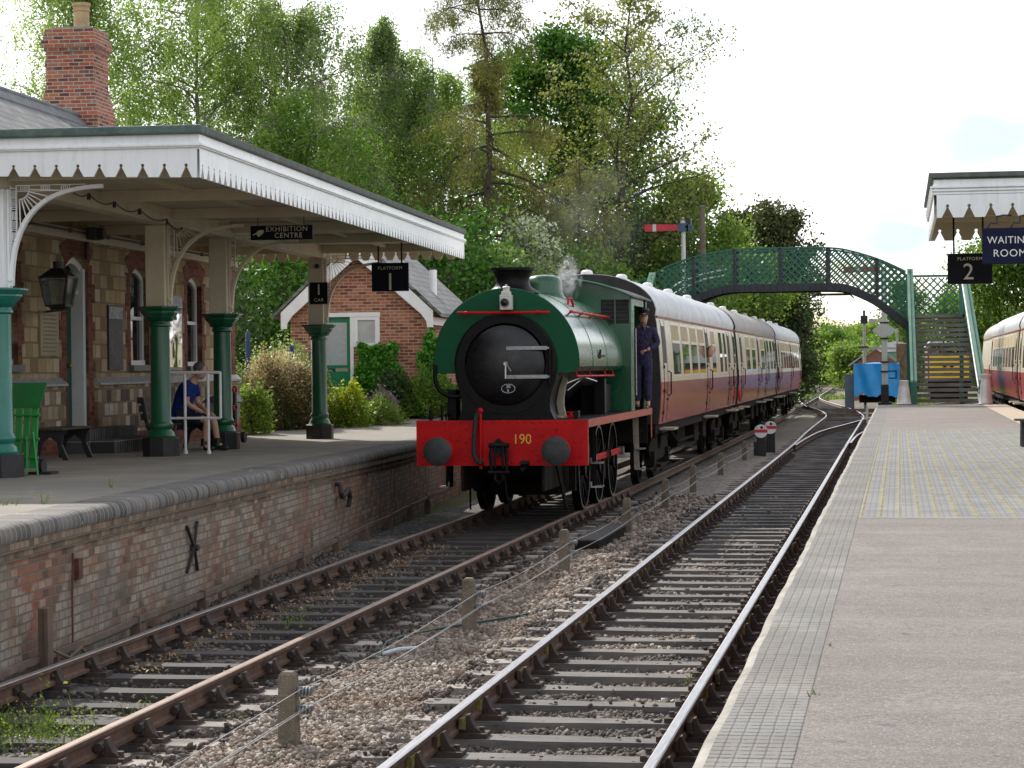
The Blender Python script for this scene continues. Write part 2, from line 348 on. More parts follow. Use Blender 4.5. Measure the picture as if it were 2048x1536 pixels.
# ---- loose stones on top of the ballast
def stones():
    t = (1+5**.5)/2
    V = np.array([(-1,t,0),(1,t,0),(-1,-t,0),(1,-t,0),(0,-1,t),(0,1,t),(0,-1,-t),(0,1,-t),(t,0,-1),(t,0,1),(-t,0,-1),(-t,0,1)],float); V /= np.linalg.norm(V[0])
    Fc = np.array([(0,11,5),(0,5,1),(0,1,7),(0,7,10),(0,10,11),(1,5,9),(5,11,4),(11,10,2),(10,7,6),(7,1,8),(3,9,4),(3,4,2),(3,2,6),(3,6,8),(3,8,9),(4,9,5),(2,4,11),(6,2,10),(8,6,7),(9,8,1)])
    P = []
    def area(x0,x1,y0,y1,dens):
        n = int((x1-x0)*(y1-y0)*dens); P.append(np.c_[rng.uniform(x0,x1,n), rng.uniform(y0,y1,n)])
    area(-7.1,-1.0,11.2,16,1050); area(-7.6,-1.0,16,22,760); area(-7.8,-1.0,22,30,330); area(-4.6,-1.0,30,42,120)
    P = np.concatenate(P); x, y = P[:,0], P[:,1]
    def near(v, c, h): return np.abs(v-c) < h
    k = np.ones(len(x), bool)
    for cx in (XR, XL):
        for r in (-.752,.752): k &= ~near(x, cx+r, .10)
    inR = near(x, XR, 1.3); inL = near(x, XL, 1.3)
    ph = ((y-SL0)/.76) % 1.0; on = (np.minimum(ph, 1-ph) < .17) & (inR | inL); shoulder = (near(x, XR, 1.3) & (x < XR-.85)) | (near(x,XL,1.3) & (x > XL+.85))
    k &= ~(on & ~(shoulder & (rng.random(len(x)) < .28)) & ~(rng.random(len(x)) < .05)); keep = k
    x = x[keep]; y = y[keep]; on = on[keep]; inR = inR[keep]; inL = inL[keep]; n = len(x)
    size = rng.uniform(.0125,.027,n)*(1+.5*(y>22)); size *= np.where(inR|inL, .9, 1.0); size[rng.random(n) < .05] *= 1.5
    z = np.array([bz(a,b) for a,b in zip(x,y)]) + np.where(on,.05,0) + rng.uniform(-.003,.012,n)
    scl = np.c_[size*rng.uniform(.75,1.35,n), size*rng.uniform(.75,1.35,n), size*rng.uniform(.5,.95,n)]
    q = rng.normal(size=(n,4)); q /= np.linalg.norm(q,axis=1)[:,None]; a,b,c_,d = q.T
    a = a*2; q = np.c_[a,b,c_,d]; q /= np.linalg.norm(q,axis=1)[:,None]; a,b,c_,d = q.T
    R = np.stack([1-2*(c_*c_+d*d),2*(b*c_-a*d),2*(b*d+a*c_),2*(b*c_+a*d),1-2*(b*b+d*d),2*(c_*d-a*b),2*(b*d-a*c_),2*(c_*d+a*b),1-2*(b*b+c_*c_)],1).reshape(n,3,3)
    jit = 1+rng.uniform(-.38,.38,(n,12,1)); L = V[None]*jit*scl[:,None,:]; L = np.einsum('nij,nkj->nki', R, L); L += np.c_[x,y,z][:,None,:]
    verts = L.reshape(-1,3); faces = (Fc[None]+12*np.arange(n)[:,None,None]).reshape(-1,3)
    me = bpy.data.meshes.new('ballast_stones'); me.vertices.add(len(verts)); me.vertices.foreach_set('co', verts.ravel())
    me.loops.add(faces.size); me.loops.foreach_set('vertex_index', faces.ravel()); me.polygons.add(len(faces)); me.polygons.foreach_set('loop_start', np.arange(len(faces))*3)
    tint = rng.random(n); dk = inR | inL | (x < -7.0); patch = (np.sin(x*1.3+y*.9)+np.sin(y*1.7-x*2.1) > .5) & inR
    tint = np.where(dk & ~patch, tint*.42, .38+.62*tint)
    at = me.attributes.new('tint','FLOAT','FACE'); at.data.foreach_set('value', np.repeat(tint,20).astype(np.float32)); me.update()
    o = bpy.data.objects.new('ballast_stones', me); COL.objects.link(o)
    N = NT('stone'); A = N.n('ShaderNodeAttribute', attribute_name='tint'); pc = N.coord('World')
    c = N.ramp(A.outputs['Fac'], [(0,(.045,.042,.04)),(.2,(.13,.12,.11)),(.37,(.24,.22,.20)),(.42,(.15,.12,.10)),(.6,(.31,.255,.21)),(.78,(.42,.36,.30)),(.93,(.56,.51,.46)),(1,(.72,.69,.64))])
    c = N.mix(N.ramp(N.noise(pc,60,4),[(.35,0.0),(.7,.5)]), c, (.12,.10,.085)); c = N.mix(N.ramp(N.noise(pc,1.1,6,.65),[(.40,0.0),(.62,.65)]), c, N.mix(1.0, c, (.62,.46,.34), 'MULTIPLY')); c = N.mix(1.0, c, (.90,.87,.83), 'MULTIPLY'); N.base(c); N.set(rough=.85); N.bump(N.noise(pc,90,3),.4,.004)
    me.materials.append(N.m); tag(o, kind='stuff')
SL0 = 11.62
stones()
# ---- rails
N = NT('rail_rust'); p = N.coord('World'); N.base(N.ramp(N.noise(p,5,7,.6),[(.3,(.055,.03,.02)),(.55,(.12,.062,.038)),(.75,(.17,.095,.06))])); N.set(rough=.8); N.bump(N.noise(p,40,4),.3,.004); M_rust = N.m
N = NT('rail_polished'); p = N.coord('World',(20,1,1)); N.base(N.ramp(N.noise(p,3,4),[(.3,(.28,.28,.30)),(.7,(.45,.45,.47))])); N.set(rough=.34,metal=.85); M_shine = N.m
N = NT('rail_top_brown'); p = N.coord('World',(8,1,1)); N.base(N.ramp(N.noise(p,3,5),[(.3,(.17,.11,.08)),(.7,(.30,.21,.16))])); N.set(rough=.45,metal=.35); M_btop = N.m
N = NT('rail_top_dull'); p = N.coord('World',(14,1,1)); N.base(N.ramp(N.noise(p,3,5),[(.3,(.14,.12,.11)),(.7,(.27,.24,.22))])); N.set(rough=.4,metal=.5); M_dtop = N.m
RAILP = [(-.012,-.04),(-.012,-.105),(-.033,-.12),(-.033,-.145),(.033,-.145),(.033,-.12),(.012,-.105),(.012,-.04),(.035,-.032),(.035,-.006),(.026,0),(-.026,0),(-.035,-.006),(-.035,-.032)]
def rail(path, top, label, group=None):
    m = MB(); m.sweep(RAILP, path)
    k = len(RAILP); nf = (len(path)-1)*k
    m.mi = [1 if (i < nf and i % k in (9,10,11)) else 0 for i in range(len(m.f))]
    o = obj('rail', m, [M_rust, top]); tag(o, label, 'rail', group); return o
RLp = hermite([(XR-.752,4),(XR-.755,35),(XR-.78,62),(-3.05,76),(-3.08,89),(-3.11,97),(-3.34,103),(-3.8,109.5),(-4.4,116),(-4.95,121)],2)
RRp = hermite([(XR+.752,4),(XR+.752,35),(XR+.71,62),(-1.47,76),(-1.485,90),(-1.52,97),(-1.95,106.5),(-2.8,118),(-3.75,128.5),(-4.8,142),(-5.35,154),(-5.62,171),(-5.85,200),(-6.3,248),(-8,318),(-13,410)],2)
rail(RLp, M_shine, 'bright left rail of the track beside platform 2'); rail(RRp, M_shine, 'bright right rail of the track next to the platform 2 edge')
rail([(-4.99,4),(-5.0,20),(-4.975,32),(-4.94,46),(-4.94,70),(-4.96,95),(-5.05,112),(-5.2,128),(-5.4,152)], M_btop, 'rusty brown right rail of the track the train stands on')
rail(hermite([(-6.44,4),(-6.46,18),(-6.5,27),(-6.46,45),(-6.45,90),(-6.55,125),(-6.95,157),(-7.45,195),(-7.75,229),(-8.9,285),(-12,345),(-17,420)],3), M_dtop, 'dull left rail closest to the platform 1 wall')
rail(hermite([(XR-.71,63),(-2.82,68),(-2.6,76),(-1.98,84),(-1.45,91),(-.7,100),(.5,112),(2.2,126),(5,143)],2), M_shine, 'diverging rail that curves right towards the footbridge stairs')
rail(hermite([(XR+.78,64.5),(-1.3,72),(-1.0,77.5),(-.4,85),(.3,93),(1.4,103),(2.7,114),(5.2,130)],2), M_shine, 'short diverging rail slipping behind the platform 2 edge')
rail(hermite([(-4.75,118),(-5.4,128),(-6.1,140),(-6.6,152)],2), M_shine, 'rail of the far crossover just beyond the last coach')
# ---- sleepers with chairs
def timber(name, a, b, c, end=0): 
    N = NT(name); p = N.coord('World',(1.2,14,14)); n = N.noise(p,4,8,.7); col = N.mix(N.ramp(N.noise(N.coord('World'),1.7,5),[(.4,0.0),(.65,.7)]), N.ramp(n,[(.3,a),(.7,b)]), c)
    if end:
        s_ = N.n('ShaderNodeSeparateXYZ'); N.l(N.coord('Object'), s_.inputs[0]); e_ = N.math('MULTIPLY', N.ramp(N.math('MULTIPLY', s_.outputs[0], end), [(.80,0.0),(.93,1.0)]), N.ramp(N.noise(N.coord('World'),.9,3),[(.42,.15),(.58,.95)]))
        col = N.mix(e_, col, N.ramp(n,[(.3,(.20,.165,.14)),(.7,(.50,.44,.39))]))
    N.base(col); N.set(rough=.85); N.bump(n,.6,.012); return N.m
M_slpR = timber('sleeper_grey', (.05,.045,.045),(.15,.14,.135),(.21,.19,.17),-1); M_slpL = timber('sleeper_dark',(.035,.03,.028),(.09,.08,.075),(.06,.05,.045),1)
M_slpE = timber('sleeper_bleached', (.16,.13,.11),(.42,.37,.33),(.5,.45,.41))
M_chair = paint('chair_iron', (.055,.036,.028), .85, .35, 14, bump=.3)
N = NT('oak_key'); p = N.coord('World'); N.base(N.mix(N.ramp(N.noise(p,2.2,4),[(.5,0.0),(.6,1.0)]),(.07,.045,.03),N.ramp(N.noise(p,30,4),[(.4,(.16,.13,.03)),(.7,(.30,.26,.06))]))); N.set(rough=.9); M_key = N.m
M_spring = paint('spring_key', (.03,.022,.02), .7, .2, 20)
def chair_mesh(keymat):
    out = []
    for sx in (-1,1):
        m = MB(); x = sx*.752
        m.box(x-.19,x+.19,-.085,.085,-.19,-.15)
        for s2 in (-1,1):   # jaws lean on the web
            m.prism([(x+s2*.045,-.15),(x+s2*.05,-.035),(x+s2*.068,-.03),(x+s2*.082,-.07),(x+s2*.105,-.115),(x+s2*.16,-.15)],'y',-.042,.042)
            m.cyl((x+s2*.145,.0,-.15),(x+s2*.145,0,-.115),.022,n=6)
        k = MB(); k.T = None
        if keymat is M_key: k.box(x+.014,x+.046,-.13,.12,-.115,-.045)
        else: k.cyl((x+.03,-.10,-.08),(x+.03,.10,-.08),.03,n=8)
        out.append((m,k))
    return out
def make_sleeper(mat, keymat, label, group, cx, y, seg):
    t = thing('sleeper', label, 'sleeper', (cx,y,0), group)
    m = MB(); rr = random.Random(int(y*100)+int(cx*7))
    xs = [-1.3+2.6*i/seg for i in range(seg+1)]; vs = []
    for x in xs:
        j = lambda s: rr.uniform(-s,s)
        vs += [(x,-.125+j(.006),-.32),(x,.125+j(.006),-.32),(x,.12+j(.006),-.185+j(.004)),(x,-.12+j(.008),-.185+j(.004))]
    m.add(vs, [(4*i+a,4*i+(a+1)%4,4*i+4+(a+1)%4,4*i+4+a) for i in range(seg) for a in range(4)]+[(3,2,1,0),tuple(4*seg+q for q in range(4))])
    me = obj('timber', m, mat); me.parent = t
    for mm, kk in chair_mesh(keymat):
        c = obj('rail_chair', mm, M_chair); c.parent = t; k = obj('key', kk, keymat); k.parent = c
    return t
SLEEP = []
def lay(cx, y0, y1, mat, keymat, label, group, bend=None):
    protos = [make_sleeper(mat, keymat, label, group, cx, y0+.76*i, 10) for i in range(4)]
    y = y0+.76*4; i = 0
    while y < y1:
        t = protos[random.randrange(4)]; c = t.copy(); COL.objects.link(c); dx = bend(y) if bend else 0
        c.location = (cx+dx+random.uniform(-.02,.02), y+random.uniform(-.02,.02), random.uniform(-.006,.004)); c.rotation_euler = (0,0,random.uniform(-.008,.008))
        for ch in t.children:
            if ch.name.startswith('rail_chair') and y > 60: continue
            d = ch.copy(); COL.objects.link(d); d.parent = c
            for g in ch.children:
                if y < 36: e = g.copy(); COL.objects.link(e); e.parent = d
        y += .76; i += 1
lay(XR, SL0, 96, M_slpR, M_key, 'weathered grey timber sleeper under the track beside platform 2', 'sleepers of the track beside platform 2')
lay(XL, SL0+.3, 41, M_slpL, M_spring, 'dark timber sleeper under the track the train stands on', 'sleepers of the track beside platform 1', lambda y: 0)
bx = lambda y: lerp([(96,-2.32),(97,-2.31),(103,-2.45),(106.5,-2.75),(109.5,-3.1),(116,-3.6),(118,-3.75),(128.5,-4.6),(142,-5.6),(154,-6.2),(171,-6.4),(200,-6.6),(230,-6.9)],y)
for i in range(64):
    y = 96.5+i*1.52
    c = MB(); c.box(-1.3,1.3,-.125,.125,-.30,-.15)
    if i == 0: far0 = obj('sleeper', c, M_slpR); far0.location = (bx(y),y,0); tag(far0,'far timber sleeper under the track curving beyond platform 2','sleeper','far sleepers of the curving track')
    else:
        o = far0.copy(); COL.objects.link(o); o.location = (bx(y),y,0)
# ================================================================ PLATFORM 1 (left)
def zp(y): return 1.06 if y < 27 else (1.06-.13*(y-27)/15 if y < 42 else (.93 if y < 44 else min(1.15,.93+.22*(y-44)/6.5)))
EDGE = hermite([(-6.42,6),(-6.66,12),(-6.93,16.5),(-7.18,21),(-7.48,27),(-7.75,31),(-8.05,35),(-8.4,39),(-8.75,44),(-9.1,50),(-9.4,60),(-9.4,72)],.8)
N = NT('platform_asphalt_1'); p = N.coord('World'); n1 = N.noise(p,.8,6,.6)
c = N.ramp(n1,[(.3,(.22,.20,.165)),(.55,(.30,.27,.225)),(.72,(.38,.34,.285))]); c = N.mix(N.ramp(N.noise(p,70,3),[(.3,0.0),(.75,.6)]),c,(.10,.09,.08))
c = N.mix(N.ramp(N.noise(p,2.4,6,.7),[(.60,0.0),(.72,.55)]),c,(.10,.11,.045)); N.base(c); N.set(rough=.9); N.bump(N.noise(p,110,3),.35,.006); M_asph1 = N.m
m = MB(); INN = [(-16,y) for x,y in EDGE]
m.strip([(x-.42,y,zp(y)) for x,y in EDGE], [(-30,y,zp(y)) for x,y in EDGE])
tag(obj('platform_surface', m, M_asph1), kind='structure')
# the old brick wall under it
REDS = [(0,(.10,.035,.02)),(.25,(.22,.06,.03)),(.5,(.30,.10,.05)),(.75,(.26,.14,.09)),(1,(.36,.20,.13))]
M_wall1 = brick('old_platform_brick','yz',.172,.078,[(0,(.10,.06,.04)),(.3,(.20,.095,.058)),(.55,(.28,.145,.09)),(.8,(.33,.225,.15)),(1,(.40,.30,.21))],(.16,.14,.11),.009,
   weather=[(.44,.58,.7,(.25,.23,.18),.7),(.53,.62,.75,(.31,.08,.035),.42),(.50,.60,.6,(.36,.335,.28),2.2),(.52,.66,.75,(.085,.085,.065),.9),(.58,.72,.5,(.10,.09,.06),5)],bump=.8)
t = thing('platform_wall','old stained brick retaining wall under the edge of platform 1','wall',(-7.5,20,-.3))
m = MB()
for i in range(len(EDGE)-1):
    (x0,y0),(x1,y1) = EDGE[i],EDGE[i+1]; a,b = zp(y0)-.30, zp(y1)-.30
    m.hexa([(x0-.42,y0,-.4),(x0-.03,y0,-.4),(x1-.03,y1,-.4),(x1-.42,y1,-.4),(x0-.42,y0,a),(x0-.03,y0,a),(x1-.03,y1,b),(x1-.42,y1,b)])
obj('brickwork', m, M_wall1, t)
M_corb = brick('corbel_brick','yz',.118,.078,[(0,(.10,.07,.045)),(.5,(.21,.13,.08)),(1,(.30,.21,.14))],(.12,.11,.08),.008,weather=[(.45,.65,.75,(.12,.105,.085),1.5)],bump=.7)
for k,(dz,pr) in enumerate(((.30,.0),(.222,.03))):
    m = MB(); m.sweep([(-.42,-.078+.001),(pr,-.078+.001),(pr,0),(-.42,0)], [(x,y,zp(y)-dz+.078) for x,y in EDGE]); obj('corbel_course', m, M_corb, t)
M_cop1 = brick('bullnose_coping','yx',.118,3.0,[(0,(.06,.058,.055)),(.5,(.115,.105,.098)),(1,(.18,.165,.15))],(.34,.32,.28),.006,weather=[(.5,.75,.7,(.17,.155,.125),.8),(.64,.70,.8,(.5,.48,.44),6)],bump=.9,offset=0)
m = MB(); pr = [(-.40,-.145),(.035,-.145),(.05,-.12),(.05,-.07),(.035,-.03),(.01,-.008),(-.03,.004),(-.40,.004)]
m.sweep(pr, [(x,y,zp(y)) for x,y in EDGE]); obj('coping', m, M_cop1, t, smooth=True)
# iron cross tie, pipe hook, old rail post and point rodding on the wall
M_iron = paint('old_iron',(.035,.03,.028),.75,.3,8,bump=.3); M_rod = paint('rusty_rod',(.16,.11,.08),.8,.35,3,dirt=.5)
def onwall(y, z, d=.0): return (lerp([(b,a) for a,b in EDGE], y)-.03+d, y, z)
m = MB(); yc = 22.45
for a,b in (((yc-.22,.18),(yc+.2,.68)),((yc-.2,.66),(yc+.2,.17))):
    mid = ((a[0]+b[0])/2,(a[1]+b[1])/2)
    m.bar(onwall(a[0],a[1],.02),onwall(mid[0],mid[1],.045),.03,.024); m.bar(onwall(mid[0],mid[1],.045),onwall(b[0],b[1],.02),.03,.024)
m.cyl(onwall(yc,.42,-.02),onwall(yc,.42,.09),.035)
tag(obj('tie_cross',m,M_iron),'black iron cross tie bolted to the brick wall of platform 1','wall tie')
m = MB(); m.tube([onwall(30.3,.66,.0),onwall(30.3,.66,.07),onwall(30.25,.55,.09),onwall(30.35,.48,.09),onwall(30.6,.50,.09),onwall(30.85,.56,.09),onwall(31.0,.44,.09),onwall(31.0,.3,.06)],.035)
tag(obj('drain_pipe',m,M_iron),'short hooked black pipe sticking out of the brick wall near the locomotive','pipe')
m = MB(); m.box(-6.86,-6.80,17.18,17.26,-.3,.36); m.box(-6.80,-6.77,17.16,17.28,-.3,.36); m.tube([(-6.8,17.3,.02),(-6.72,17.5,-.08),(-6.7,17.7,-.02),(-6.72,17.9,-.1),(-6.74,17.95,-.25)],.016)
tag(obj('iron_post',m,M_rod),'grey iron post with a bent wire against the wall, lower left','post')
m = MB(); m.box(*(lambda q:(q[0],q[0]+.05,18.56,18.66))(onwall(18.6,0)),.46,.64); m.tube([onwall(18.45,.70,.03),onwall(18.45,.3,.02),onwall(18.42,0,.03),onwall(18.4,-.2,.03)],.01)
tag(obj('wall_bracket',m,paint('red_iron',(.13,.045,.03),.85,.4,9,dirt=.8)),'rusty red iron bracket and cable on the brick wall','bracket')
m = MB(); path = [(lerp([(b,a) for a,b in EDGE], 8+.8*i)+.11, 8+.8*i, -.03+.008*math.sin(i*1.3)) for i in range(44)]
t = thing('point_rodding','rusty rod running along the foot of the platform 1 wall','rod',(-6.7,12,-.1))
m.sweep([(-.022,-.05),(.022,-.05),(.022,.0),(-.022,0)], path); obj('rod', m, M_rod, t)
for i in range(0,42,3):
    m = MB(); x,y,z = path[i]; m.box(x-.05,x+.05,y-.05,y+.05,-.33,-.12); m.box(x-.03,x+.035,y-.02,y+.02,-.12,-.015); obj('roller_stool', m, M_rod, t)
# ================================================================ PLATFORM 2 (right)
PE = -.722; P2R = 3.3; P2Z = .90
N = NT('platform2_coping'); p = N.coord('World')
def br(N, v, w, h, ms, smooth=.3, off=0.0):
    b = N.n('ShaderNodeTexBrick'); N.l(v, b.inputs['Vector']); b.offset = off; b.inputs['Scale'].default_value = 1; b.inputs['Brick Width'].default_value = w; b.inputs['Row Height'].default_value = h
    b.inputs['Mortar Size'].default_value = ms; b.inputs['Mortar Smooth'].default_value = smooth; b.inputs['Color1'].default_value = (0,0,0,1); b.inputs['Color2'].default_value = (1,1,1,1); return b
pp, v = vec(N,'xy'); wob = N.n('ShaderNodeVectorMath', operation='ADD'); N.l(v, wob.inputs[0]); nz = N.n('ShaderNodeTexNoise'); N.l(p, nz.inputs['Vector']); nz.inputs['Scale'].default_value = 9
s2 = N.n('ShaderNodeVectorMath', operation='SCALE'); N.l(nz.outputs['Color'], s2.inputs[0]); s2.inputs['Scale'].default_value = .008; N.l(s2.outputs[0], wob.inputs[1])
g = br(N, wob.outputs[0], .055, .078, .010, .5); slab = br(N, wob.outputs[0], 3, .46, .008, .2)
c = N.ramp(N.noise(p,1.3,7,.65),[(.3,(.125,.115,.10)),(.5,(.175,.163,.145)),(.7,(.26,.235,.20))]); c = N.mix(N.ramp(slab.outputs['Color'],[(0,0.0),(1,.35)]), c, (.22,.235,.24))
sv = N.n('ShaderNodeSeparateXYZ'); N.l(wob.outputs[0], sv.inputs[0])
def grid(sock, pitch, lo, hi): return N.ramp(N.math('MULTIPLY', N.math('ABSOLUTE', N.math('SUBTRACT', N.math('FRACT', N.math('DIVIDE', sock, pitch)), .5)), 2.0), [(lo,0.0),(hi,1.0)])
rows_ = N.math('MULTIPLY', grid(sv.outputs[1], .078, .70, .92), N.ramp(N.noise(N.coord('World',(9,2,1)),2.2,4,.6),[(.36,.15),(.58,1.0)])); cols_2 = grid(sv.outputs[0], .052, .72, .95)
c = N.mix(N.math('MULTIPLY', rows_, .8), c, (.065,.06,.055)); c = N.mix(N.math('MULTIPLY', cols_2, .28), c, (.09,.085,.08)); c = N.mix(N.ramp(N.noise(p,3,6,.7),[(.5,0.0),(.66,.5)]), c, (.17,.155,.125)); c = N.mix(slab.outputs['Fac'], c, (.10,.10,.07))
N.base(c); N.set(rough=.88); N.bump(N.math('SUBTRACT', N.math('MULTIPLY',N.noise(p,60,4),.3), N.math('ADD', N.math('ADD', rows_, N.math('MULTIPLY', cols_2, .4)), slab.outputs['Fac'])), .8, .012); M_cop2 = N.m
M_nose = paint('coping_nose',(.30,.28,.24),.85,.25,3.5,dirt=.6,dirtc=(.13,.12,.10),bump=.5)
N = NT('platform2_asphalt'); p = N.coord('World'); n1 = N.noise(p,.7,6,.6)
c = N.ramp(n1,[(.3,(.19,.167,.142)),(.55,(.24,.208,.178)),(.72,(.285,.248,.213))]); c = N.mix(N.ramp(N.noise(p,2.6,7,.7),[(.42,0.0),(.62,.45)]),c,(.125,.115,.105)); c = N.mix(N.ramp(N.noise(p,38,5,.75),[(.40,0.0),(.58,.75)]),c,(.105,.09,.08)); c = N.mix(N.ramp(N.noise(p,85,3,.6),[(.56,0.0),(.66,.75)]),c,(.42,.39,.36)); c = N.mix(N.ramp(N.noise(p,6,2),[(.70,0.0),(.73,.6)]),c,(.07,.06,.055))
c = N.mix(N.ramp(N.noise(N.coord('World',(.3,2,1)),1.3,5),[(.45,0.0),(.75,.25)]),c,(.34,.32,.30)); N.base(c); N.set(rough=.9); N.bump(N.noise(p,70,4,.7),.8,.012); M_asph2 = N.m
N = NT('blue_pavers'); p, v = vec(N,'xy'); s = N.n('ShaderNodeSeparateXYZ'); N.l(p, s.inputs[0])
row = N.math('FRACT', N.math('DIVIDE', N.math('ADD', s.outputs[0], N.math('MULTIPLY',N.noise(p,3,3),.03)), .168)); strip = N.math('SUBTRACT', 1.0, N.math('MULTIPLY', N.math('ABSOLUTE', N.math('SUBTRACT', row, .5)), 2.0))
moss = N.math('MULTIPLY', N.ramp(strip,[(.05,1.0),(.36,0.0)]), N.ramp(N.noise(p,3.2,6,.75),[(.40,0.0),(.58,.95)]))
pv = br(N, v, .168, .26, .012, .3); dim = br(N, v, .055, .055, .012, .6)
c = N.ramp(N.math('ADD', N.math('MULTIPLY',N.noise(p,1.6,6,.6),.7), N.math('MULTIPLY',pv.outputs['Color'],.3)),[(.3,(.15,.154,.152)),(.55,(.205,.21,.208)),(.75,(.27,.268,.258))])
c = N.mix(N.math('MULTIPLY',dim.outputs['Fac'],.55), c, (.12,.12,.12)); c = N.mix(pv.outputs['Fac'], c, (.11,.10,.07)); c = N.mix(moss, c, N.mix(N.noise(p,20,4),(.26,.23,.07),(.34,.30,.13)))
N.base(c); N.set(rough=.85); N.bump(N.math('SUBTRACT', 1.0, N.math('ADD',dim.outputs['Fac'],pv.outputs['Fac'])), .5, .01); M_pav = N.m
def sheet(x0,x1,y0,y1,z):
    m = MB(); m.add([(x0,y0,z),(x1,y0,z),(x1,y1,z),(x0,y1,z)],[(0,1,2,3)]); return m
t = thing('platform_wall','platform 2 wall and rounded stone nosing beside the bright rails','wall',(PE,20,0))
M_dbrick = brick('platform2_brick','yz',.235,.08,[(0,(.06,.04,.03)),(.5,(.13,.08,.055)),(1,(.18,.12,.09))],(.1,.09,.08),.009)
m = MB(); m.box(PE+.18,PE+.5,2,73,-.4,P2Z-.09); m.box(P2R-.4,P2R-.12,2,73,-.4,P2Z-.09); m.box(PE+.3,P2R-.2,72.8,73,-.4,P2Z-.02); obj('brickwork', m, M_dbrick, t)
m = MB(); path = [(PE+.0035*math.sin(i*1.1)+.005*math.sin(i*.21+1), 2+.23*i, P2Z+.002*math.sin(i*.7)) for i in range(310)]
m.sweep([(.40,-.10),(.02,-.10),(.0,-.08),(0,-.03),(.008,-.01),(.022,.001),(.05,.004),(.40,.004)], [(x,y,z) for x,y,z in path]); m2 = m
k = 8; m.mi = [1 if (i < 309*k and i % k in (0,1,2,3,4,5)) else 0 for i in range(len(m.f))]
obj('coping', m, [M_cop2, M_nose], t, smooth=True)
tag(obj('platform_2_asphalt', sheet(PE+.355,P2R,2,19.98,P2Z+.008), M_asph2), kind='structure')
tag(obj('platform_2_pavers', sheet(PE+.355,P2R,19.98,46.2,P2Z+.0075), M_pav), kind='structure')
tag(obj('platform_2_far_asphalt', sheet(PE+.355,P2R,46.2,73,P2Z+.008), M_asph2), kind='structure')
tag(obj('platform_2_sand_strip', sheet(2.55,P2R-.01,34,72,P2Z+.012), paint('sandy_asphalt',(.42,.36,.27),.9,.15,2,bump=.2)), kind='structure')
m = MB(); m.box(PE+.355,P2R,19.93,20.0,P2Z-.05,P2Z+.012); tag(obj('kerb_strip', m, paint('kerb_conc',(.32,.30,.27),.85,.15,3)), kind='structure')
# ================================================================ STATION BUILDING AND CANOPY, PLATFORM 1
BO = Vector((-10.12,24.4,0)); bv = Vector((-.0425,1,0)).normalized(); bu = Vector((bv.y,-bv.x,0))
BF = Matrix(((bu.x,bv.x,0,BO.x),(bu.y,bv.y,0,BO.y),(0,0,1,0),(0,0,0,1)))
BROT = math.atan2(-bv.x, bv.y)
def bf(u,v,z=0): return BF @ Vector((u,v,z))
M_white = paint('white_gloss_paint',(.86,.87,.88),.4,.03,2,dirt=.28,dirtc=(.40,.40,.37),bump=.05,streak=True)
M_white2 = paint('white_frame_paint',(.78,.79,.79),.45,.05,3,dirt=.15,dirtc=(.4,.4,.38))
M_cream = paint('cream_board_paint',(.60,.52,.39),.5,.07,1.2,dirt=.35,dirtc=(.28,.22,.15),bump=.06)
M_green = paint('station_green',(.004,.088,.036),.34,.12,4,dirt=.15,dirtc=(.004,.05,.022),bump=.05,coat=.2)
M_green_skylit = paint('station_green_skylit',(.006,.15,.11),.32,.12,4,coat=.2)  # station green made bluer and brighter to paint in sky light
M_black = paint('black_paint',(.012,.012,.014),.42,.25,5,dirt=.3,dirtc=(.05,.045,.04))
M_lead = paint('green_felt_edge',(.09,.135,.12),.85,.25,5,dirt=.5,dirtc=(.22,.24,.2),bump=.4)
M_lead2 = paint('grey_felt_edge',(.10,.11,.10),.85,.25,5,dirt=.5,dirtc=(.2,.21,.18),bump=.4)
M_stone = brick('station_stone','yz',.27,.225,[(0,(.22,.14,.07)),(.3,(.36,.25,.13)),(.6,(.45,.33,.18)),(.85,(.50,.38,.23)),(1,(.56,.47,.34))],(.24,.19,.13),.014,weather=[(.5,.75,.5,(.12,.085,.06),2)],bump=.9,squash=1.25,sqf=2)
M_stone2 = brick('plinth_stone','yz',.25,.22,[(0,(.08,.055,.045)),(.3,(.22,.15,.09)),(.6,(.34,.25,.15)),(.85,(.42,.33,.23)),(1,(.62,.56,.48))],(.22,.17,.11),.018,weather=[(.5,.75,.5,(.12,.085,.05),2)],bump=.9)
M_redb = brick('red_quoin_brick','yz',.23,.078,[(0,(.09,.022,.014)),(.5,(.19,.045,.028)),(1,(.27,.08,.045))],(.17,.10,.07),.009,bump=.7)
M_chim = brick('chimney_brick','sum',.225,.075,[(0,(.085,.035,.03)),(.2,(.20,.055,.035)),(.5,(.34,.085,.04)),(.75,(.42,.13,.06)),(1,(.30,.12,.09))],(.42,.36,.30),.010,weather=[(.52,.72,.75,(.24,.22,.18),3.5)],bump=.8)
M_blueb = brick('blue_step_brick','yz',.115,.3,[(0,(.035,.037,.04)),(1,(.09,.09,.095))],(.30,.27,.24),.008)
N = NT('roof_slate'); p, v = vec(N,'yz'); s = br(N, v, .42, .14, .006, .1, .5); 
N.base(N.mix(s.outputs['Fac'], N.mix(N.ramp(N.noise(p,3,6,.7),[(.45,0.0),(.7,.6)]), N.ramp(s.outputs['Color'],[(0,(.10,.105,.11)),(1,(.19,.19,.19))]),(.25,.25,.22)), (.02,.02,.02))); N.set(rough=.7); N.bump(N.math('SUBTRACT',1.0,s.outputs['Fac']),.9,.02); M_slate = N.m
M_dglass = glassmat('dark_window_glass',(.012,.015,.018),.02,.8)
M_lglass = glassmat('window_glass_lit',(.10,.12,.13),.05,1.5)
Z0, Z1 = .7, 4.62; WU = -2.12
st = thing('station_building','long stone station building with red brick dressings behind the green columns','building',tuple(bf(-3,9,.9)))
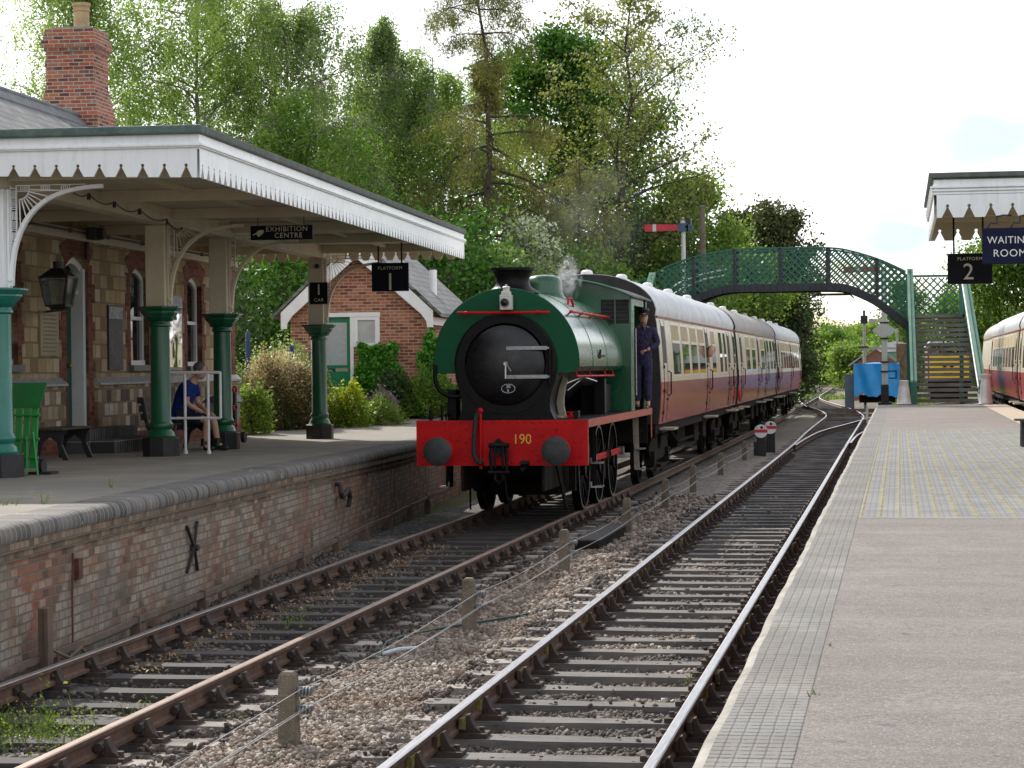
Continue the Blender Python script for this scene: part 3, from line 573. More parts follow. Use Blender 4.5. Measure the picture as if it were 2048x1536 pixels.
ops = [(5.33,6.38,2.37,3.85,'w'),(8.55,9.62,1.40,3.90,'d'),(11.88,12.95,2.36,3.86,'w'),(15.40,16.42,2.34,3.84,'w')]
m = MB(BF); vprev = -13.0
def wallbox(m, v0, v1, z0, z1, u1=WU, th=.35): m.box(u1-th, u1, v0, v1, z0, z1)
for (a,b,z0,z1,k) in ops:
    wallbox(m, vprev, a, Z0, Z1); wallbox(m, a, b, Z0, z0)
    arc = [(a+(b-a)*i/10, z1+.16*(1-((i-5)/5)**2)) for i in range(11)]
    m.prism([(a,Z1)]+arc+[(b,Z1)], 'x', WU-.35, WU); vprev = b
wallbox(m, vprev, 18.9, Z0, Z1); m.box(-8.2, WU-.35, 18.55, 18.9, Z0, Z1)
obj('wall', m, M_stone, st)
m = MB(BF); m.prism([(-8.2,Z1),(WU,Z1),(-5.1,7.1)],'y',18.45,18.85); obj('gable', m, M_chim, st)
# lower, thicker courses and the sloping slate ledge
m = MB(BF); pv_ = -13.0
for (a,b) in ((8.28,9.88),): m.box(WU+.002,WU+.07,pv_,a,1.25,2.06); pv_ = b
m.box(WU+.002,WU+.07,pv_,18.97,1.25,2.06); obj('plinth', m, M_stone2, st)
m = MB(BF); m.box(WU+.003,WU+.09,-13,8.28,Z0,1.25); m.box(WU+.003,WU+.09,9.88,18.99,Z0,1.25); obj('brick_base', m, M_redb, st)
M_ledge = paint('slate_ledge',(.36,.36,.37),.5,.2,5,dirt=.4)
m = MB(BF)
for a,b in ((-13,8.28),(9.90,19.0)): m.prism([(WU+.0,2.17),(WU+.115,2.075),(WU+.115,2.045),(WU+.004,2.045)],'y',a,b)
obj('ledge', m, M_ledge, st)
# brick dressings round the openings
for (a,b,z0,z1,k) in ops:
    m = MB(BF); zb = z0 if k == 'w' else 1.25; n = int((z1-zb)/.30)+1
    for i in range(n):
        w_ = .34 if i % 2 else .22; za = zb+i*.30; zc = min(za+.30, z1+.05)
        if k == 'w': w_ *= .8
        m.box(WU-.1,WU+.006+.001*(i%2),a-w_,a,za,zc); m.box(WU-.1,WU+.006+.001*(i%2),b,b+w_,za,zc)
    lo = [(a+(b-a)*i/10, z1+.161*(1-((i-5)/5)**2)) for i in range(11)]
    up = [(a-.28+(b-a+.56)*i/10, z1+.06+.40-.18*abs((i-5)/5)**2) for i in range(11)]
    m.prism(lo+up[::-1],'x',WU-.1,WU+.009); obj('brick_dressing', m, M_redb, st)
m = MB(BF); m.box(WU-.1,WU+.008,18.62,18.905,1.25,Z1-.002); obj('corner_bricks', m, M_redb, st)
def sash(a,b,z0,z1,open_=False):
    fr = MB(BF); d = WU-.14
    fr.box(d-.02,d+.05,a+.001,a+.085,z0,z1); fr.box(d-.02,d+.05,b-.085,b-.001,z0,z1); fr.box(d-.04,d+.07,a+.001,b-.001,z0,z0+.08)
    arc = [(a+.001+(b-a-.002)*i/10, z1+.155*(1-((i-5)/5)**2)) for i in range(11)]; inn = [(a+.085+(b-a-.17)*i/10, z1-.075+.15*(1-((i-5)/5)**2)) for i in range(11)]
    fr.prism(arc+inn[::-1],'x',d-.02,d+.05); zm = z0+.80
    fr.box(d-.005,d+.045,a+.085,b-.085,zm-.03,zm+.03)
    wdw = obj('window', fr, M_white2, st)
    g = MB(BF); g.box(d-.01,d,a+.08,b-.08,z0+.05,zm-.01); g.prism([(a+.08,zm)]+inn+[(b-.08,zm)],'x',d+.0,d+.012); obj('pane', g, M_dglass, wdw)
    s_ = MB(BF); s_.box(WU-.1,WU+.085,a-.08,b+.08,z0-.10,z0-.002); obj('sill', s_, paint('slate_sill',(.12,.125,.135),.5,.2,6), wdw)
    c_ = MB(BF); c_.box(d-.16,d-.14,a,a+.30,z0,z1+.1); c_.box(d-.16,d-.14,b-.22,b,z0,z1+.1); obj('curtain', c_, paint('net_curtain',(.55,.58,.6),.9,.1,8), wdw)
for (a,b,z0,z1,k) in ops:
    if k == 'w': sash(a,b,z0,z1)
a,b,z0,z1,_ = ops[1]
dr = MB(BF); dr.box(WU-.30,WU-.24,a,b,z0,z1+.15); dob = obj('door', dr, paint('dark_green_door',(.006,.05,.025),.4,.15,4), st)
fr = MB(BF); fr.box(WU-.24,WU-.04,b-.12,b-.001,z0,z1-.02); fr.box(WU-.24,WU-.15,a+.001,a+.08,z0,z1)
arc = [(a+.001+(b-a-.002)*i/10, z1+.155*(1-((i-5)/5)**2)) for i in range(11)]; inn = [(a+.10+(b-a-.2)*i/10, z1-.10+.15*(1-((i-5)/5)**2)) for i in range(11)]
fr.prism(arc+inn[::-1],'x',WU-.2,WU-.08); fr.box(WU-.22,WU-.12,a+.08,b-.12,z1-.42,z1-.36); obj('frame', fr, M_white2, dob)
hd = MB(BF); hd.ball((WU-.2,9.3,2.35),.04); obj('handle', hd, paint('brass',(.5,.36,.12),.3,.1,9,metal=1), dob)
# main roof, chimney
m = MB(BF); 
m.hexa([(-1.95,-13,4.62),(-5.1,-13,7.2),(-5.1,18.9,7.2),(-1.95,18.9,4.62),(-1.93,-13,4.68),(-5.1,-13,7.26),(-5.1,18.9,7.26),(-1.93,18.9,4.68)])
m.hexa([(-8.3,-13,4.62),(-5.1,-13,7.2),(-5.1,18.9,7.2),(-8.3,18.9,4.62),(-8.3,-13,4.68),(-5.1,-13,7.26),(-5.1,18.9,7.26),(-8.3,18.9,4.68)])
rf = obj('roof', m, M_slate, st)
m = MB(BF); m.prism([(-5.32,7.12),(-5.1,7.34),(-4.88,7.12),(-4.9,7.06),(-5.1,7.26),(-5.3,7.06)],'y',-13,18.95); m.cyl((-5.1,-13,7.34),(-5.1,18.95,7.34),.05,n=8); obj('ridge', m, paint('grey_ridge',(.17,.18,.19),.7,.2,3,dirt=.4), rf)
m = MB(BF); cu, cv = -5.28, 18.85
def ring(m, r, z0, z1, r1=None):
    r1 = r if r1 is None else r1
    m.hexa([(cu-r,cv-r,z0),(cu+r,cv-r,z0),(cu+r,cv+r,z0),(cu-r,cv+r,z0),(cu-r1,cv-r1,z1),(cu+r1,cv-r1,z1),(cu+r1,cv+r1,z1),(cu-r1,cv+r1,z1)])
ring(m,.60,6.6,7.36); ring(m,.60,7.36,7.95,.485); ring(m,.485,7.95,8.31); ring(m,.505,8.31,8.41); ring(m,.485,8.41,8.62); ring(m,.515,8.62,8.70); ring(m,.55,8.70,8.86); ring(m,.52,8.86,8.95); ring(m,.50,8.95,9.08)
ch = obj('chimney', m, M_chim, rf)
m = MB(BF); m.lathe((cu+.1,cv,9.08),[(.17,-.05),(.175,0),(.165,.05),(.155,.12),(.155,.38),(.175,.40),(.175,.43),(.155,.45),(.16,.48),(.185,.50),(.185,.56),(.14,.56),(.14,.3)],20); obj('chimney_pot', m, paint('buff_clay',(.42,.30,.16),.75,.2,5,dirt=.3,dirtc=(.2,.15,.1)), ch, smooth=True)
m = MB(BF); m.box(cu-.4,cu+.4,cv-.4,cv+.4,9.08,9.12); obj('flaunching', m, paint('mortar_cap',(.3,.29,.27),.9,.2,9), ch)
# steps to the door
t = thing('door_steps','two blue brick steps below the dark station door','steps',tuple(bf(-1.8,9.3,1.05)))
m = MB(BF); m.box(WU+.092,-1.66,8.2,10.7,1.0,1.38); m.box(-1.655,-1.30,8.3,11.4,1.0,1.22); obj('step', m, M_blueb, t)
# things on the wall
t = thing('wall_notice','cream stone plaque of small lettering on the wall left of the door','plaque',tuple(bf(-2.1,7.7,2.5)))
m = MB(BF); m.box(WU,WU+.03,7.30,8.12,2.50,3.18); obj('panel', m, paint('plaque_stone',(.36,.30,.19),.6,.1,6), t, bevel=.006)
m = MB(BF)
for r in range(10):
    vv0 = 7.40
    while vv0 < 8.0:
        l = random.uniform(.03,.09); m.box(WU+.03,WU+.034,vv0,min(vv0+l,8.03),3.10-r*.06,3.122-r*.06); vv0 += l+.025
tag(obj('lettering', m, paint('plaque_letters',(.24,.19,.11),.7), t), kind='stuff')
t = thing('notice_board','tall blank dark notice board with a white header on the stone wall','board',tuple(bf(-2.1,10.9,2.3)))
m = MB(BF); m.box(WU,WU+.035,10.59,11.35,2.28,3.34); obj('board', m, paint('slate_board',(.035,.037,.042),.55,.15,4), t, bevel=.005)
m = MB(BF); m.box(WU+.036,WU+.04,10.61,11.33,3.12,3.32)
obj('header', m, paint('torn_header',(.42,.43,.45),.7,.6,14,dirt=.8,dirtc=(.07,.07,.08)), t)
t = thing('poster_case','glazed poster case reflecting the train, between the two station windows','case',tuple(bf(-2.0,14,2.3)))
m = MB(BF); m.box(WU,WU+.12,13.36,14.66,2.26,3.60); obj('frame', m, paint('case_frame',(.3,.31,.32),.5), t, bevel=.008)
N = NT('wavy_mirror_glass'); N.base((.75,.77,.8)); N.set(rough=.02, metal=.92); N.bump(N.noise(N.coord('World'),2.6,1,.3),.35,.06); M_mirror = N.m
m = MB(BF); m.box(WU+.121,WU+.126,13.42,14.60,2.32,3.28); obj('pane', m, M_mirror, t)
m = MB(BF); m.box(WU+.121,WU+.127,13.42,14.60,3.32,3.55); obj('header', m, paint('case_header',(.32,.33,.40),.5,.5,12,dirt=.6,dirtc=(.08,.08,.12)), t)
# beam, conduit, junction box, downpipe, all fixed to the building
m = MB(BF); m.box(WU+.012,WU+.10,-13,18.8,4.30,4.47); obj('wall_plate', m, M_cream, st)
m = MB(BF); m.cyl((WU+.13,-4,4.42),(WU+.13,18.6,4.42),.018,n=8)
for i in range(12): m.box(WU+.10,WU+.15,-3+1.9*i,-2.94+1.9*i,4.39,4.45)
obj('conduit', m, M_black, st); m = MB(BF); m.box(WU+.10,WU+.26,9.25,9.55,4.33,4.52); m.cyl((WU+.26,9.4,4.42),(WU+.36,9.4,4.42),.09,n=10); obj('junction_box', m, paint('box_grey',(.05,.05,.055),.6), st, bevel=.01)
m = MB(BF); m.cyl((WU+.06,9.42,4.33),(WU+.06,9.42,4.02),.035,n=8); obj('downpipe', m, paint('maroon_pipe',(.07,.012,.01),.5), st)
# ---- canopy
cp = thing('platform_canopy','flat roofed white canopy with toothed valance over platform 1','canopy',tuple(bf(0,9.5,4.4)))
V0, V1, UF = -.50, 19.15, 2.45
N = NT('ceiling_boards'); p = N.coord('World'); s = N.n('ShaderNodeSeparateXYZ'); N.l(p, s.inputs[0])
fr_ = N.math('FRACT', N.math('DIVIDE', N.math('ADD', s.outputs[0], N.math('MULTIPLY', s.outputs[1], .0425)), .14)); gap = N.ramp(fr_, [(0,1.0),(.05,0.0)])
N.base(N.mix(gap, N.ramp(N.noise(p,1.1,6,.6),[(.3,(.48,.41,.30)),(.7,(.60,.52,.40))]), (.16,.12,.08))); N.set(rough=.6); N.bump(N.math('SUBTRACT',1.0,gap),.6,.01); M_ceil = N.m
m = MB(BF); m.hexa([(WU+.1,V0+.03,4.60),(UF-.03,V0+.03,4.60),(UF-.03,V1-.03,4.60),(WU+.1,V1-.03,4.60),(WU+.1,V0+.03,4.66),(UF-.03,V0+.03,4.66),(UF-.03,V1-.03,4.66),(WU+.1,V1-.03,4.66)]); obj('ceiling', m, M_ceil, cp)
m = MB(BF); m.hexa([(WU-.1,V0-.02,4.82),(UF+.02,V0-.02,4.88),(UF+.02,V1+.02,4.88),(WU-.1,V1+.02,4.82),(WU-.1,V0-.02,4.92),(UF+.02,V0-.02,4.975),(UF+.02,V1+.02,4.975),(WU-.1,V1+.02,4.92)]); obj('roof_deck', m, M_lead2, cp)
def valance(m, o, e, length, zb, n, th, sag=0.0, r=.021, w=.067, h=.115, zt=4.72):
    """o start, e unit direction, face thickness th along normal (e x z)"""
    nrm = Vector((e.y,-e.x,0))
    for i in range(n):
        a = i*length/n; b = (i+1)*length/n; c = (a+b)/2
        pts = [(a,zb),(c-w,zb),(c-.010,zb+h)]+[(c+r*math.cos(t), zb+h+.022+r*math.sin(t)) for t in [math.radians(d) for d in (240,200,150,90,30,-20,-60)]]+[(c+.010,zb+h),(c+w,zb),(b,zb),(b,zt),(a,zt)]
        pts = [(q, z+sag*q*(1-(z-zb)/(zt-zb))) for q,z in pts]
        k = len(pts); P0 = [o+e*q+Vector((0,0,z)) for q,z in pts]; P1 = [q+nrm*th for q in P0]
        m.add(P0+P1, [tuple(range(k)), tuple(range(2*k-1,k-1,-1))]+[(j,(j+1)%k,k+(j+1)%k,k+j) for j in range(k) if j != k-2 and not (j==k-1) ])
m = MB(BF); valance(m, Vector((UF,V0,0)), Vector((-1,0,0)), .2485*20, 4.403, 20, -.03, sag=.026)
m.box(UF-5.0,UF,V0-.028,V0,4.72,4.885); obj('front_valance', m, M_white, cp)
m = MB(BF); m.box(UF-5.0,UF+.02,V0-.055,V0-.02,4.735,4.80); m.box(UF-5.0,UF+.035,V0-.075,V0-.025,4.752,4.782); obj('front_moulding', m, M_white, cp, bevel=.006)
m = MB(BF); valance(m, Vector((UF,V0-.028,0)), Vector((0,1,0)), V1-V0+.05, 4.403, 79, .03)
m.box(UF,UF+.028,V0-.03,V1+.02,4.72,4.885); obj('side_valance', m, M_white, cp)
m = MB(BF); m.box(UF+.02,UF+.055,V0-.055,V1+.03,4.735,4.80); m.box(UF+.025,UF+.075,V0-.075,V1+.03,4.752,4.782); obj('side_moulding', m, M_white, cp, bevel=.006)
m = MB(BF); valance(m, Vector((WU+.2,V1,0)), Vector((1,0,0)), UF-WU-.2, 4.403, 18, .03); m.box(WU+.2,UF,V1-.03,V1,4.72,4.885); obj('end_valance', m, M_cream, cp)
m = MB(BF); m.box(UF-5.1,UF+.07,V0-.10,V0+.10,4.885,4.985); obj('front_flashing', m, M_lead, cp, bevel=.02)
m = MB(BF); m.box(UF-.1,UF+.075,V0+.10,V1+.04,4.887,4.986); obj('side_flashing', m, M_lead2, cp, bevel=.02)
m = MB(BF); m.box(-.16,.10,V0+.05,V1-.05,4.36,4.598); obj('main_beam', m, M_cream, cp, bevel=.01)
for v_ in (0,3.4,6.8,10.2,13.6,17.0):
    m = MB(BF); m.box(WU+.12,-.161,v_-.06,v_+.06,4.45,4.599); m.box(.101,UF-.035,v_-.06,v_+.06,4.45,4.599); obj('cross_beam', m, M_cream, cp, bevel=.008)
m = MB(BF); m.box(1.25,1.33,V0+.05,V1-.05,4.54,4.599); obj('purlin', m, M_cream, cp)
# ---- columns
def column(u, v, label, big=False, mat=None, zb=None):
    zb = zp(bf(u,v).y) if zb is None else zb; mat = mat or M_green; dz = zb-1.05
    t = thing('canopy_column', label, 'column', tuple(bf(u,v,zb)), 'cast iron columns holding up the platform 1 canopy')
    T = BF @ Matrix.Translation(Vector((u,v,0))); m = MB(T)
    def octo(m, r, z0, z1, r1=None):
        r1 = r if r1 is None else r1; c = .42
        def o_(q): return [(-q,-q*c),(-q*c,-q),(q*c,-q),(q,-q*c),(q,q*c),(q*c,q),(-q*c,q),(-q,q*c)]
        m.add([(a,b,z0) for a,b in o_(r)]+[(a,b,z1) for a,b in o_(r1)], [(i,(i+1)%8,8+(i+1)%8,8+i) for i in range(8)]+[tuple(range(7,-1,-1)),tuple(range(8,16))])
    octo(m,.245,zb-.02,zb+.27); obj('plinth', m, M_black, t, bevel=.008)
    m = MB(T); z = zb+.27
    m.lathe((0,0,0),[(.21,z),(.215,z+.02),(.20,z+.035),(.19,z+.075),(.155,z+.12),(.175,z+.15),(.18,z+.185),(.165,z+.215),(.148,z+.24),(.138,2.92+dz),(.165,2.94+dz),(.165,2.965+dz),(.15,2.985+dz),(.15,3.0+dz)],28); obj('shaft', m, mat, t, smooth=True)
    m = MB(T); octo(m,.16,3.0+dz,3.03+dz,.20); octo(m,.175,3.03+dz,3.07+dz,.20); octo(m,.21,3.07+dz,3.12+dz,.245); octo(m,.25,3.12+dz,3.15+dz); octo(m,.265,3.15+dz,3.19+dz,.30); octo(m,.31,3.19+dz,3.215+dz); obj('capital', m, mat, t, bevel=.004)
    m = MB(T); zc = 3.215+dz; m.box(-.165,.125,-.15,.15,zc,4.36); m.box(.125,.155,-.06,.06,zc,4.36); obj('post', m, M_white if big else M_cream, t, bevel=.012)
    # bracket: arc rib, pierced strips, fan of rods
    m = MB(T); arc = [(.16,zc+.03),(.175,zc+.25),(.215,zc+.48),(.30,zc+.70),(.43,zc+.88),(.60,zc+1.01),(.80,zc+1.09),(1.03,zc+1.135),(1.25,zc+1.15)]
    hz_ = hermite(arc,.05)
    for a,b in zip(hz_[:-1],hz_[1:]): m.bar((a[0],0,a[1]),(b[0],0,b[1]),.075,.045,up=(0,1,0) if False else (0,0,1))
    m.ball((.15,-.03,zc+.10),.045,8,5)
    top = 4.40+0*dz; cx_, cz_ = .26, top-.04
    for k in range(8):
        an = math.radians(-88+k*12.2); dx, dz2 = math.cos(an), math.sin(an); r0 = .13; L = None
        for s_ in range(1,60):
            q = r0+s_*.03; X = cx_+dx*q; Z = cz_+dz2*q
            za = min(hz_, key=lambda h: abs(h[0]-X)); 
            if (X > hz_[-1][0]) or Z < za[1] or (X < .24 and Z < zc+.4): break
            L = q
        if L: m.bar((cx_+dx*r0,0,cz_+dz2*r0),(cx_+dx*L,0,cz_+dz2*L),.012,.012)
    qa = [(cx_+.12*math.cos(math.radians(d)),0,cz_+.12*math.sin(math.radians(d))) for d in range(-90,5,15)]; m.tube(qa,.009,5)
    # pierced strips
    z_ = zc+.42; i = 0
    m.box(.156,.165,-.018,.018,zc+.2,top); m.box(.225,.234,-.018,.018,zc+.55,top)
    while z_ < top-.02:
        if (i//5) % 2 == 0: m.box(.165,.226,-.008,.008,z_,z_+.009)
        else:
            if i % 5 == 0:
                for q in (.178,.195,.212): m.box(q,q+.006,-.008,.008,z_,z_+.10)
        z_ += .024; i += 1
    x_ = .28; i = 0
    m.box(.235,1.05,-.018,.018,top-.005,top+.004); m.box(.235,.85,-.018,.018,top-.07,top-.063)
    while x_ < .95:
        if (i//5) % 2 == 0: m.box(x_,x_+.009,-.008,.008,top-.063,top-.005)
        x_ += .024; i += 1
    obj('bracket', m, M_white if big else M_cream, t)
    return t
column(-.05,0,'green column, coloured bluish for sky light, closest to the camera at the left edge of the picture',True,M_green_skylit)
column(-.13,6.8,'green column in front of the white railing, with the seated man to its right')
column(-.10,10.2,'green column right of the seated man with a wheelie bin behind it')
column(0,17.0,'farthest green column, carrying the small 1 CAR sign')
# ---- hanging signs
M_enam = paint('enamel_blue_black',(.005,.006,.012),.5,.2,5,spec=.15,bump=0); M_let = paint('sign_lettering',(.55,.52,.42),.5,.05,20,bump=0); M_letw = paint('sign_lettering_white',(.72,.72,.70),.5,.05,20,bump=0)
t = thing('exhibition_sign','black hanging sign reading EXHIBITION CENTRE with a pointing hand','sign',tuple(bf(1.52,7.5,4.16)))
m = MB(BF); m.box(1.06,1.99,7.48,7.51,4.165,4.375); obj('board', m, M_enam, t, bevel=.004)
for q in (1.17,1.86): m = MB(BF); m.cyl((q,7.495,4.375),(q,7.495,4.60),.007,n=6); obj('rod', m, M_black, t)
text('lettering','EXHIBITION',.105,M_let,t,bf(1.605,7.475,4.32),(math.pi/2,0,BROT),.001,1.12)
text('lettering','CENTRE',.105,M_let,t,bf(1.63,7.475,4.225),(math.pi/2,0,BROT),.001,1.12)
m = MB(BF); hand = [(1.09,4.245),(1.15,4.272),(1.165,4.30),(1.21,4.312),(1.255,4.31),(1.265,4.285),(1.25,4.265),(1.225,4.24),(1.19,4.215),(1.165,4.222),(1.16,4.245),(1.14,4.25),(1.10,4.232)]
m.prism(hand,'y',7.473,7.479); obj('pointing_hand', m, M_let, t)
t = thing('platform_sign','black hanging sign reading PLATFORM 1 at the far end of the canopy','sign',tuple(bf(1.48,16.5,3.7)))
m = MB(BF); m.box(1.13,1.83,16.48,16.52,3.695,4.225); obj('board', m, M_enam, t, bevel=.004)
for q in (1.26,1.70): m = MB(BF); m.box(q-.015,q+.015,16.49,16.51,4.225,4.60); obj('hanger', m, M_black, t)
text('lettering','PLATFORM',.088,M_let,t,bf(1.48,16.475,4.125),(math.pi/2,0,BROT),.001,1.12,.98)
m = MB(BF); m.box(1.462,1.502,16.472,16.479,3.72,4.03); obj('numeral', m, M_let, t)
t = thing('car_stop_sign','small black sign reading 1 CAR fixed to the farthest column','sign',tuple(bf(.05,16.8,3.5)))
m = MB(BF); m.box(-.12,.22,16.80,16.83,3.485,3.895); obj('board', m, M_enam, t, bevel=.004)
m = MB(BF); m.box(.038,.066,16.792,16.799,3.66,3.86); obj('numeral', m, M_let, t)
text('lettering','CAR',.09,M_let,t,bf(.052,16.795,3.56),(math.pi/2,0,BROT),.001,1.1)
m = MB(BF); m.cyl((.02,16.84,4.20),(.02,16.78,4.20),.045,n=14); tag(obj('column_boss', m, M_black), 'small round black fitting on the farthest column above the 1 CAR sign','fitting')
# festoon lights
t = thing('festoon_lights','drooping black cable with lamp holders under the near end of the canopy','string lights',tuple(bf(.6,1,4.3)))
pts = []; hold = []
A_ = [(.75,.1,4.40),(.55,1.5,4.41),(.40,3.0,4.42),(.25,4.6,4.44),(.10,6.4,4.42),(.2,6.9,4.33)]
for (a,b) in zip(A_[:-1],A_[1:]):
    for i in range(6):
        q = i/6; pts.append((a[0]+(b[0]-a[0])*q, a[1]+(b[1]-a[1])*q, a[2]+(b[2]-a[2])*q-.07*4*q*(1-q)))
    hold.append(b)
m = MB(BF); m.tube(pts+[A_[-1]],.009,6); obj('cable', m, M_black, t)
for h in hold: m = MB(BF); m.cyl((h[0],h[1],h[2]+.01),(h[0],h[1],h[2]-.07),.022,.026,n=8); obj('lamp_holder', m, M_black, t)
# wall lantern
t = thing('wall_lantern','black four sided lantern with glass panes in front of the station wall','lantern',(-12.0,31,3.2))
m = MB(); 
def frust(m, c, r0, z0, r1, z1, w_=.02):
    cx,cy = c
    for sx in (-1,1):
        for sy in (-1,1): m.bar((cx+sx*r0,cy+sy*r0,z0),(cx+sx*r1,cy+sy*r1,z1),w_,w_)
    for r,z in ((r0,z0),(r1,z1)):
        for s_ in (-1,1): m.bar((cx-r,cy+s_*r,z),(cx+r,cy+s_*r,z),w_,w_); m.bar((cx+s_*r,cy-r,z),(cx+s_*r,cy+r,z),w_,w_)
frust(m,(-12.0,31),.14,3.22,.205,3.63,.032); m.hexa([(-12.22,30.78,3.63),(-11.78,30.78,3.63),(-11.78,31.22,3.63),(-12.22,31.22,3.63),(-12.08,30.92,3.76),(-11.92,30.92,3.76),(-11.92,31.08,3.76),(-12.08,31.08,3.76)])
m.cyl((-12,31,3.74),(-12,31,3.86),.07,.08,n=10); m.bar((-12.0,31.1,3.16),(-12.55,31.9,3.16),.03,.03); m.cyl((-12,31,3.16),(-12,31,3.22),.12,.16,n=10); obj('frame', m, M_black, t)
m = MB(); m.hexa([(-12.135,30.865,3.24),(-11.865,30.865,3.24),(-11.865,31.135,3.24),(-12.135,31.135,3.24),(-12.19,30.81,3.62),(-11.81,30.81,3.62),(-11.81,31.19,3.62),(-12.19,31.19,3.62)])
N = NT('lantern_glass'); N.base((.45,.55,.5)); N.set(rough=.08); N.b.inputs['Transmission Weight'].default_value = .85; obj('pane', m, N.m, t)
# ---- waiting shelter canopy on platform 2
c2 = thing('platform_2_canopy','white toothed canopy end jutting in at the right above platform 2','canopy',(1.8,29,3.95))
x0, y0, y1 = .42, 26.8, 31.9; ZB = 3.955
m = MB(); valance(m, Vector((x0+.03,y0,0)), Vector((1,0,0)), .248*11, ZB, 11, .03, zt=4.22); m.box(x0+.03,x0+2.76,y0,y0+.03,4.22,4.42); obj('front_valance', m, M_white, c2)
m = MB(); valance(m, Vector((x0,y0,0)), Vector((0,1,0)), y1-y0, ZB, 20, .03, zt=4.22); m.box(x0,x0+.03,y0,y1,4.22,4.42); obj('side_valance', m, M_white, c2)
m = MB(); valance(m, Vector((x0+.03,y1-.03,0)), Vector((1,0,0)), .248*11, ZB, 11, -.03, zt=4.22); m.box(x0+.03,x0+2.76,y1-.03,y1,4.22,4.42); obj('rear_valance', m, M_cream, c2)
m = MB()
for z in (4.225,4.262,4.30): m.box(x0-.02-(z-4.2)*.2,x0+2.76,y0-.02-(z-4.2)*.25,y0+.01,z,z+.025)
for z in (4.225,4.262,4.30): m.box(x0-.02-(z-4.2)*.2,x0+.01,y0+.012,y1,z,z+.025)
obj('moulding', m, M_white, c2, bevel=.004)
m = MB(); m.box(x0-.06,x0+2.8,y0-.06,y1+.05,4.42,4.48); m.box(x0-.02,x0+2.8,y0-.02,y1+.02,4.40,4.42); obj('flashing', m, M_lead2, c2, bevel=.01)
m = MB(); m.box(x0+.03,x0+2.76,y0+.03,y1-.03,4.30,4.33); obj('ceiling', m, M_ceil, c2)
for k in range(5): m = MB(); yy = y0+.35+k*1.1; m.box(x0+.031,x0+2.74,yy,yy+.07,4.20,4.299); obj('rafter', m, M_cream, c2)
m = MB(); m.box(x0+2.8,x0+3.0,y0+.2,y1-.2,P2Z,4.4); obj('wall', m, M_stone, c2)
t = thing('waiting_room_sign','dark blue sign reading WAITING ROOM hanging under the platform 2 canopy','sign',(1.63,26.4,3.4))
m = MB(); m.box(.955,1.56,26.38,26.41,3.385,3.80); obj('board', m, paint('enamel_navy',(.006,.008,.035),.5,.2,4,spec=.15,bump=0), t, bevel=.012)
text('lettering','WAITING',.118,M_letw,t,(1.262,26.372,3.655),(math.pi/2,0,0),.001,1.08,.94); text('lettering','ROOM',.118,M_letw,t,(1.262,26.372,3.505),(math.pi/2,0,0),.001,1.12,1.0)
for q in (1.10,1.36):
    m = MB(); m.tube([(q-.09,26.395,3.80),(q-.05,26.395,3.86),(q+.02,26.395,3.85),(q+.02,26.395,3.93),(q+.1,26.5,3.95),(q+.2,26.85,3.97)],.012,6); obj('hook', m, M_black, t)
t = thing('platform_sign','black sign reading PLATFORM 2 hanging below the platform 2 canopy','sign',(1.02,31,3.35))
k_ = 31/33.; m = MB(); X0,X1 = .70*k_, 1.33*k_; z0_,z1_ = 2.27+(3.385-2.27)*k_, 2.27+(3.825-2.27)*k_
m.box(X0,X1,30.98,31.02,z0_,z1_); obj('board', m, M_enam, t, bevel=.004)
for q in (X0+.085,X1-.12): m = MB(); m.box(q-.012,q+.012,30.99,31.01,z1_,4.30); obj('hanger', m, M_enam, t)
xc = (X0+X1)/2
text('lettering','PLATFORM',.062,M_let,t,(xc,30.975,z1_-.075),(math.pi/2,0,0),.001,1.12); text('numeral','2',.31,M_let,t,(xc-.02,30.975,z0_+.155),(math.pi/2,0,0),.001)
# ================================================================ LOCOMOTIVE
M_lg = paint('loco_green',(.006,.082,.032),.24,.08,1.6,dirt=.12,dirtc=(.012,.06,.03),bump=.02,coat=.35)
M_lgm = paint('loco_green_front',(.006,.075,.030),.6,.08,1.6,bump=.02,spec=.2)
M_bead = paint('cab_edge_glint',(.10,.26,.17),.4,.1,3)  # paler green paints the specular glint along the cab edges
M_lb = paint('loco_black',(.004,.004,.005),.5,.25,3,dirt=.5,dirtc=(.016,.013,.011),bump=.05,spec=.18)
M_lbg = paint('loco_gloss_black',(.003,.003,.005),.27,.1,2,bump=.02,spec=.45)
M_lr = paint('buffer_beam_red',(.50,.006,.008),.5,.10,2.5,dirt=.45,dirtc=(.14,.008,.008),bump=.05,spec=.18)
M_lr2 = paint('faded_red',(.42,.09,.05),.5,.15,4,dirt=.3,dirtc=(.2,.08,.05))
M_lgrey = paint('buffer_steel',(.035,.04,.04),.5,.3,7,dirt=.6,dirtc=(.07,.07,.065),metal=.3)
M_steel = paint('bright_steel',(.42,.42,.40),.3,.15,8,metal=.8,dirt=.3,dirtc=(.15,.13,.1))
M_lwhite = paint('lamp_white',(.62,.60,.54),.5,.08,9,dirt=.3,dirtc=(.3,.28,.22))
M_buff = paint('lit_saddle_and_step_beige',(.30,.27,.20),.6,.15,5,dirt=.4)
M_yel = paint('number_yellow',(.75,.42,.03),.5,.03,9,bump=0)
M_grime = paint('underframe_grime',(.014,.011,.009),.9,.4,5,dirt=.6,dirtc=(.04,.03,.02),bump=.3,spec=.15)
CX = -5.715
def L(x, y, z): return (CX+x, y, z)
lo = thing('steam_locomotive','green saddle tank steam locomotive with a red buffer beam numbered 190','locomotive',(CX,32.2,0))
LB = Matrix.Translation(Vector((CX,0,0)))
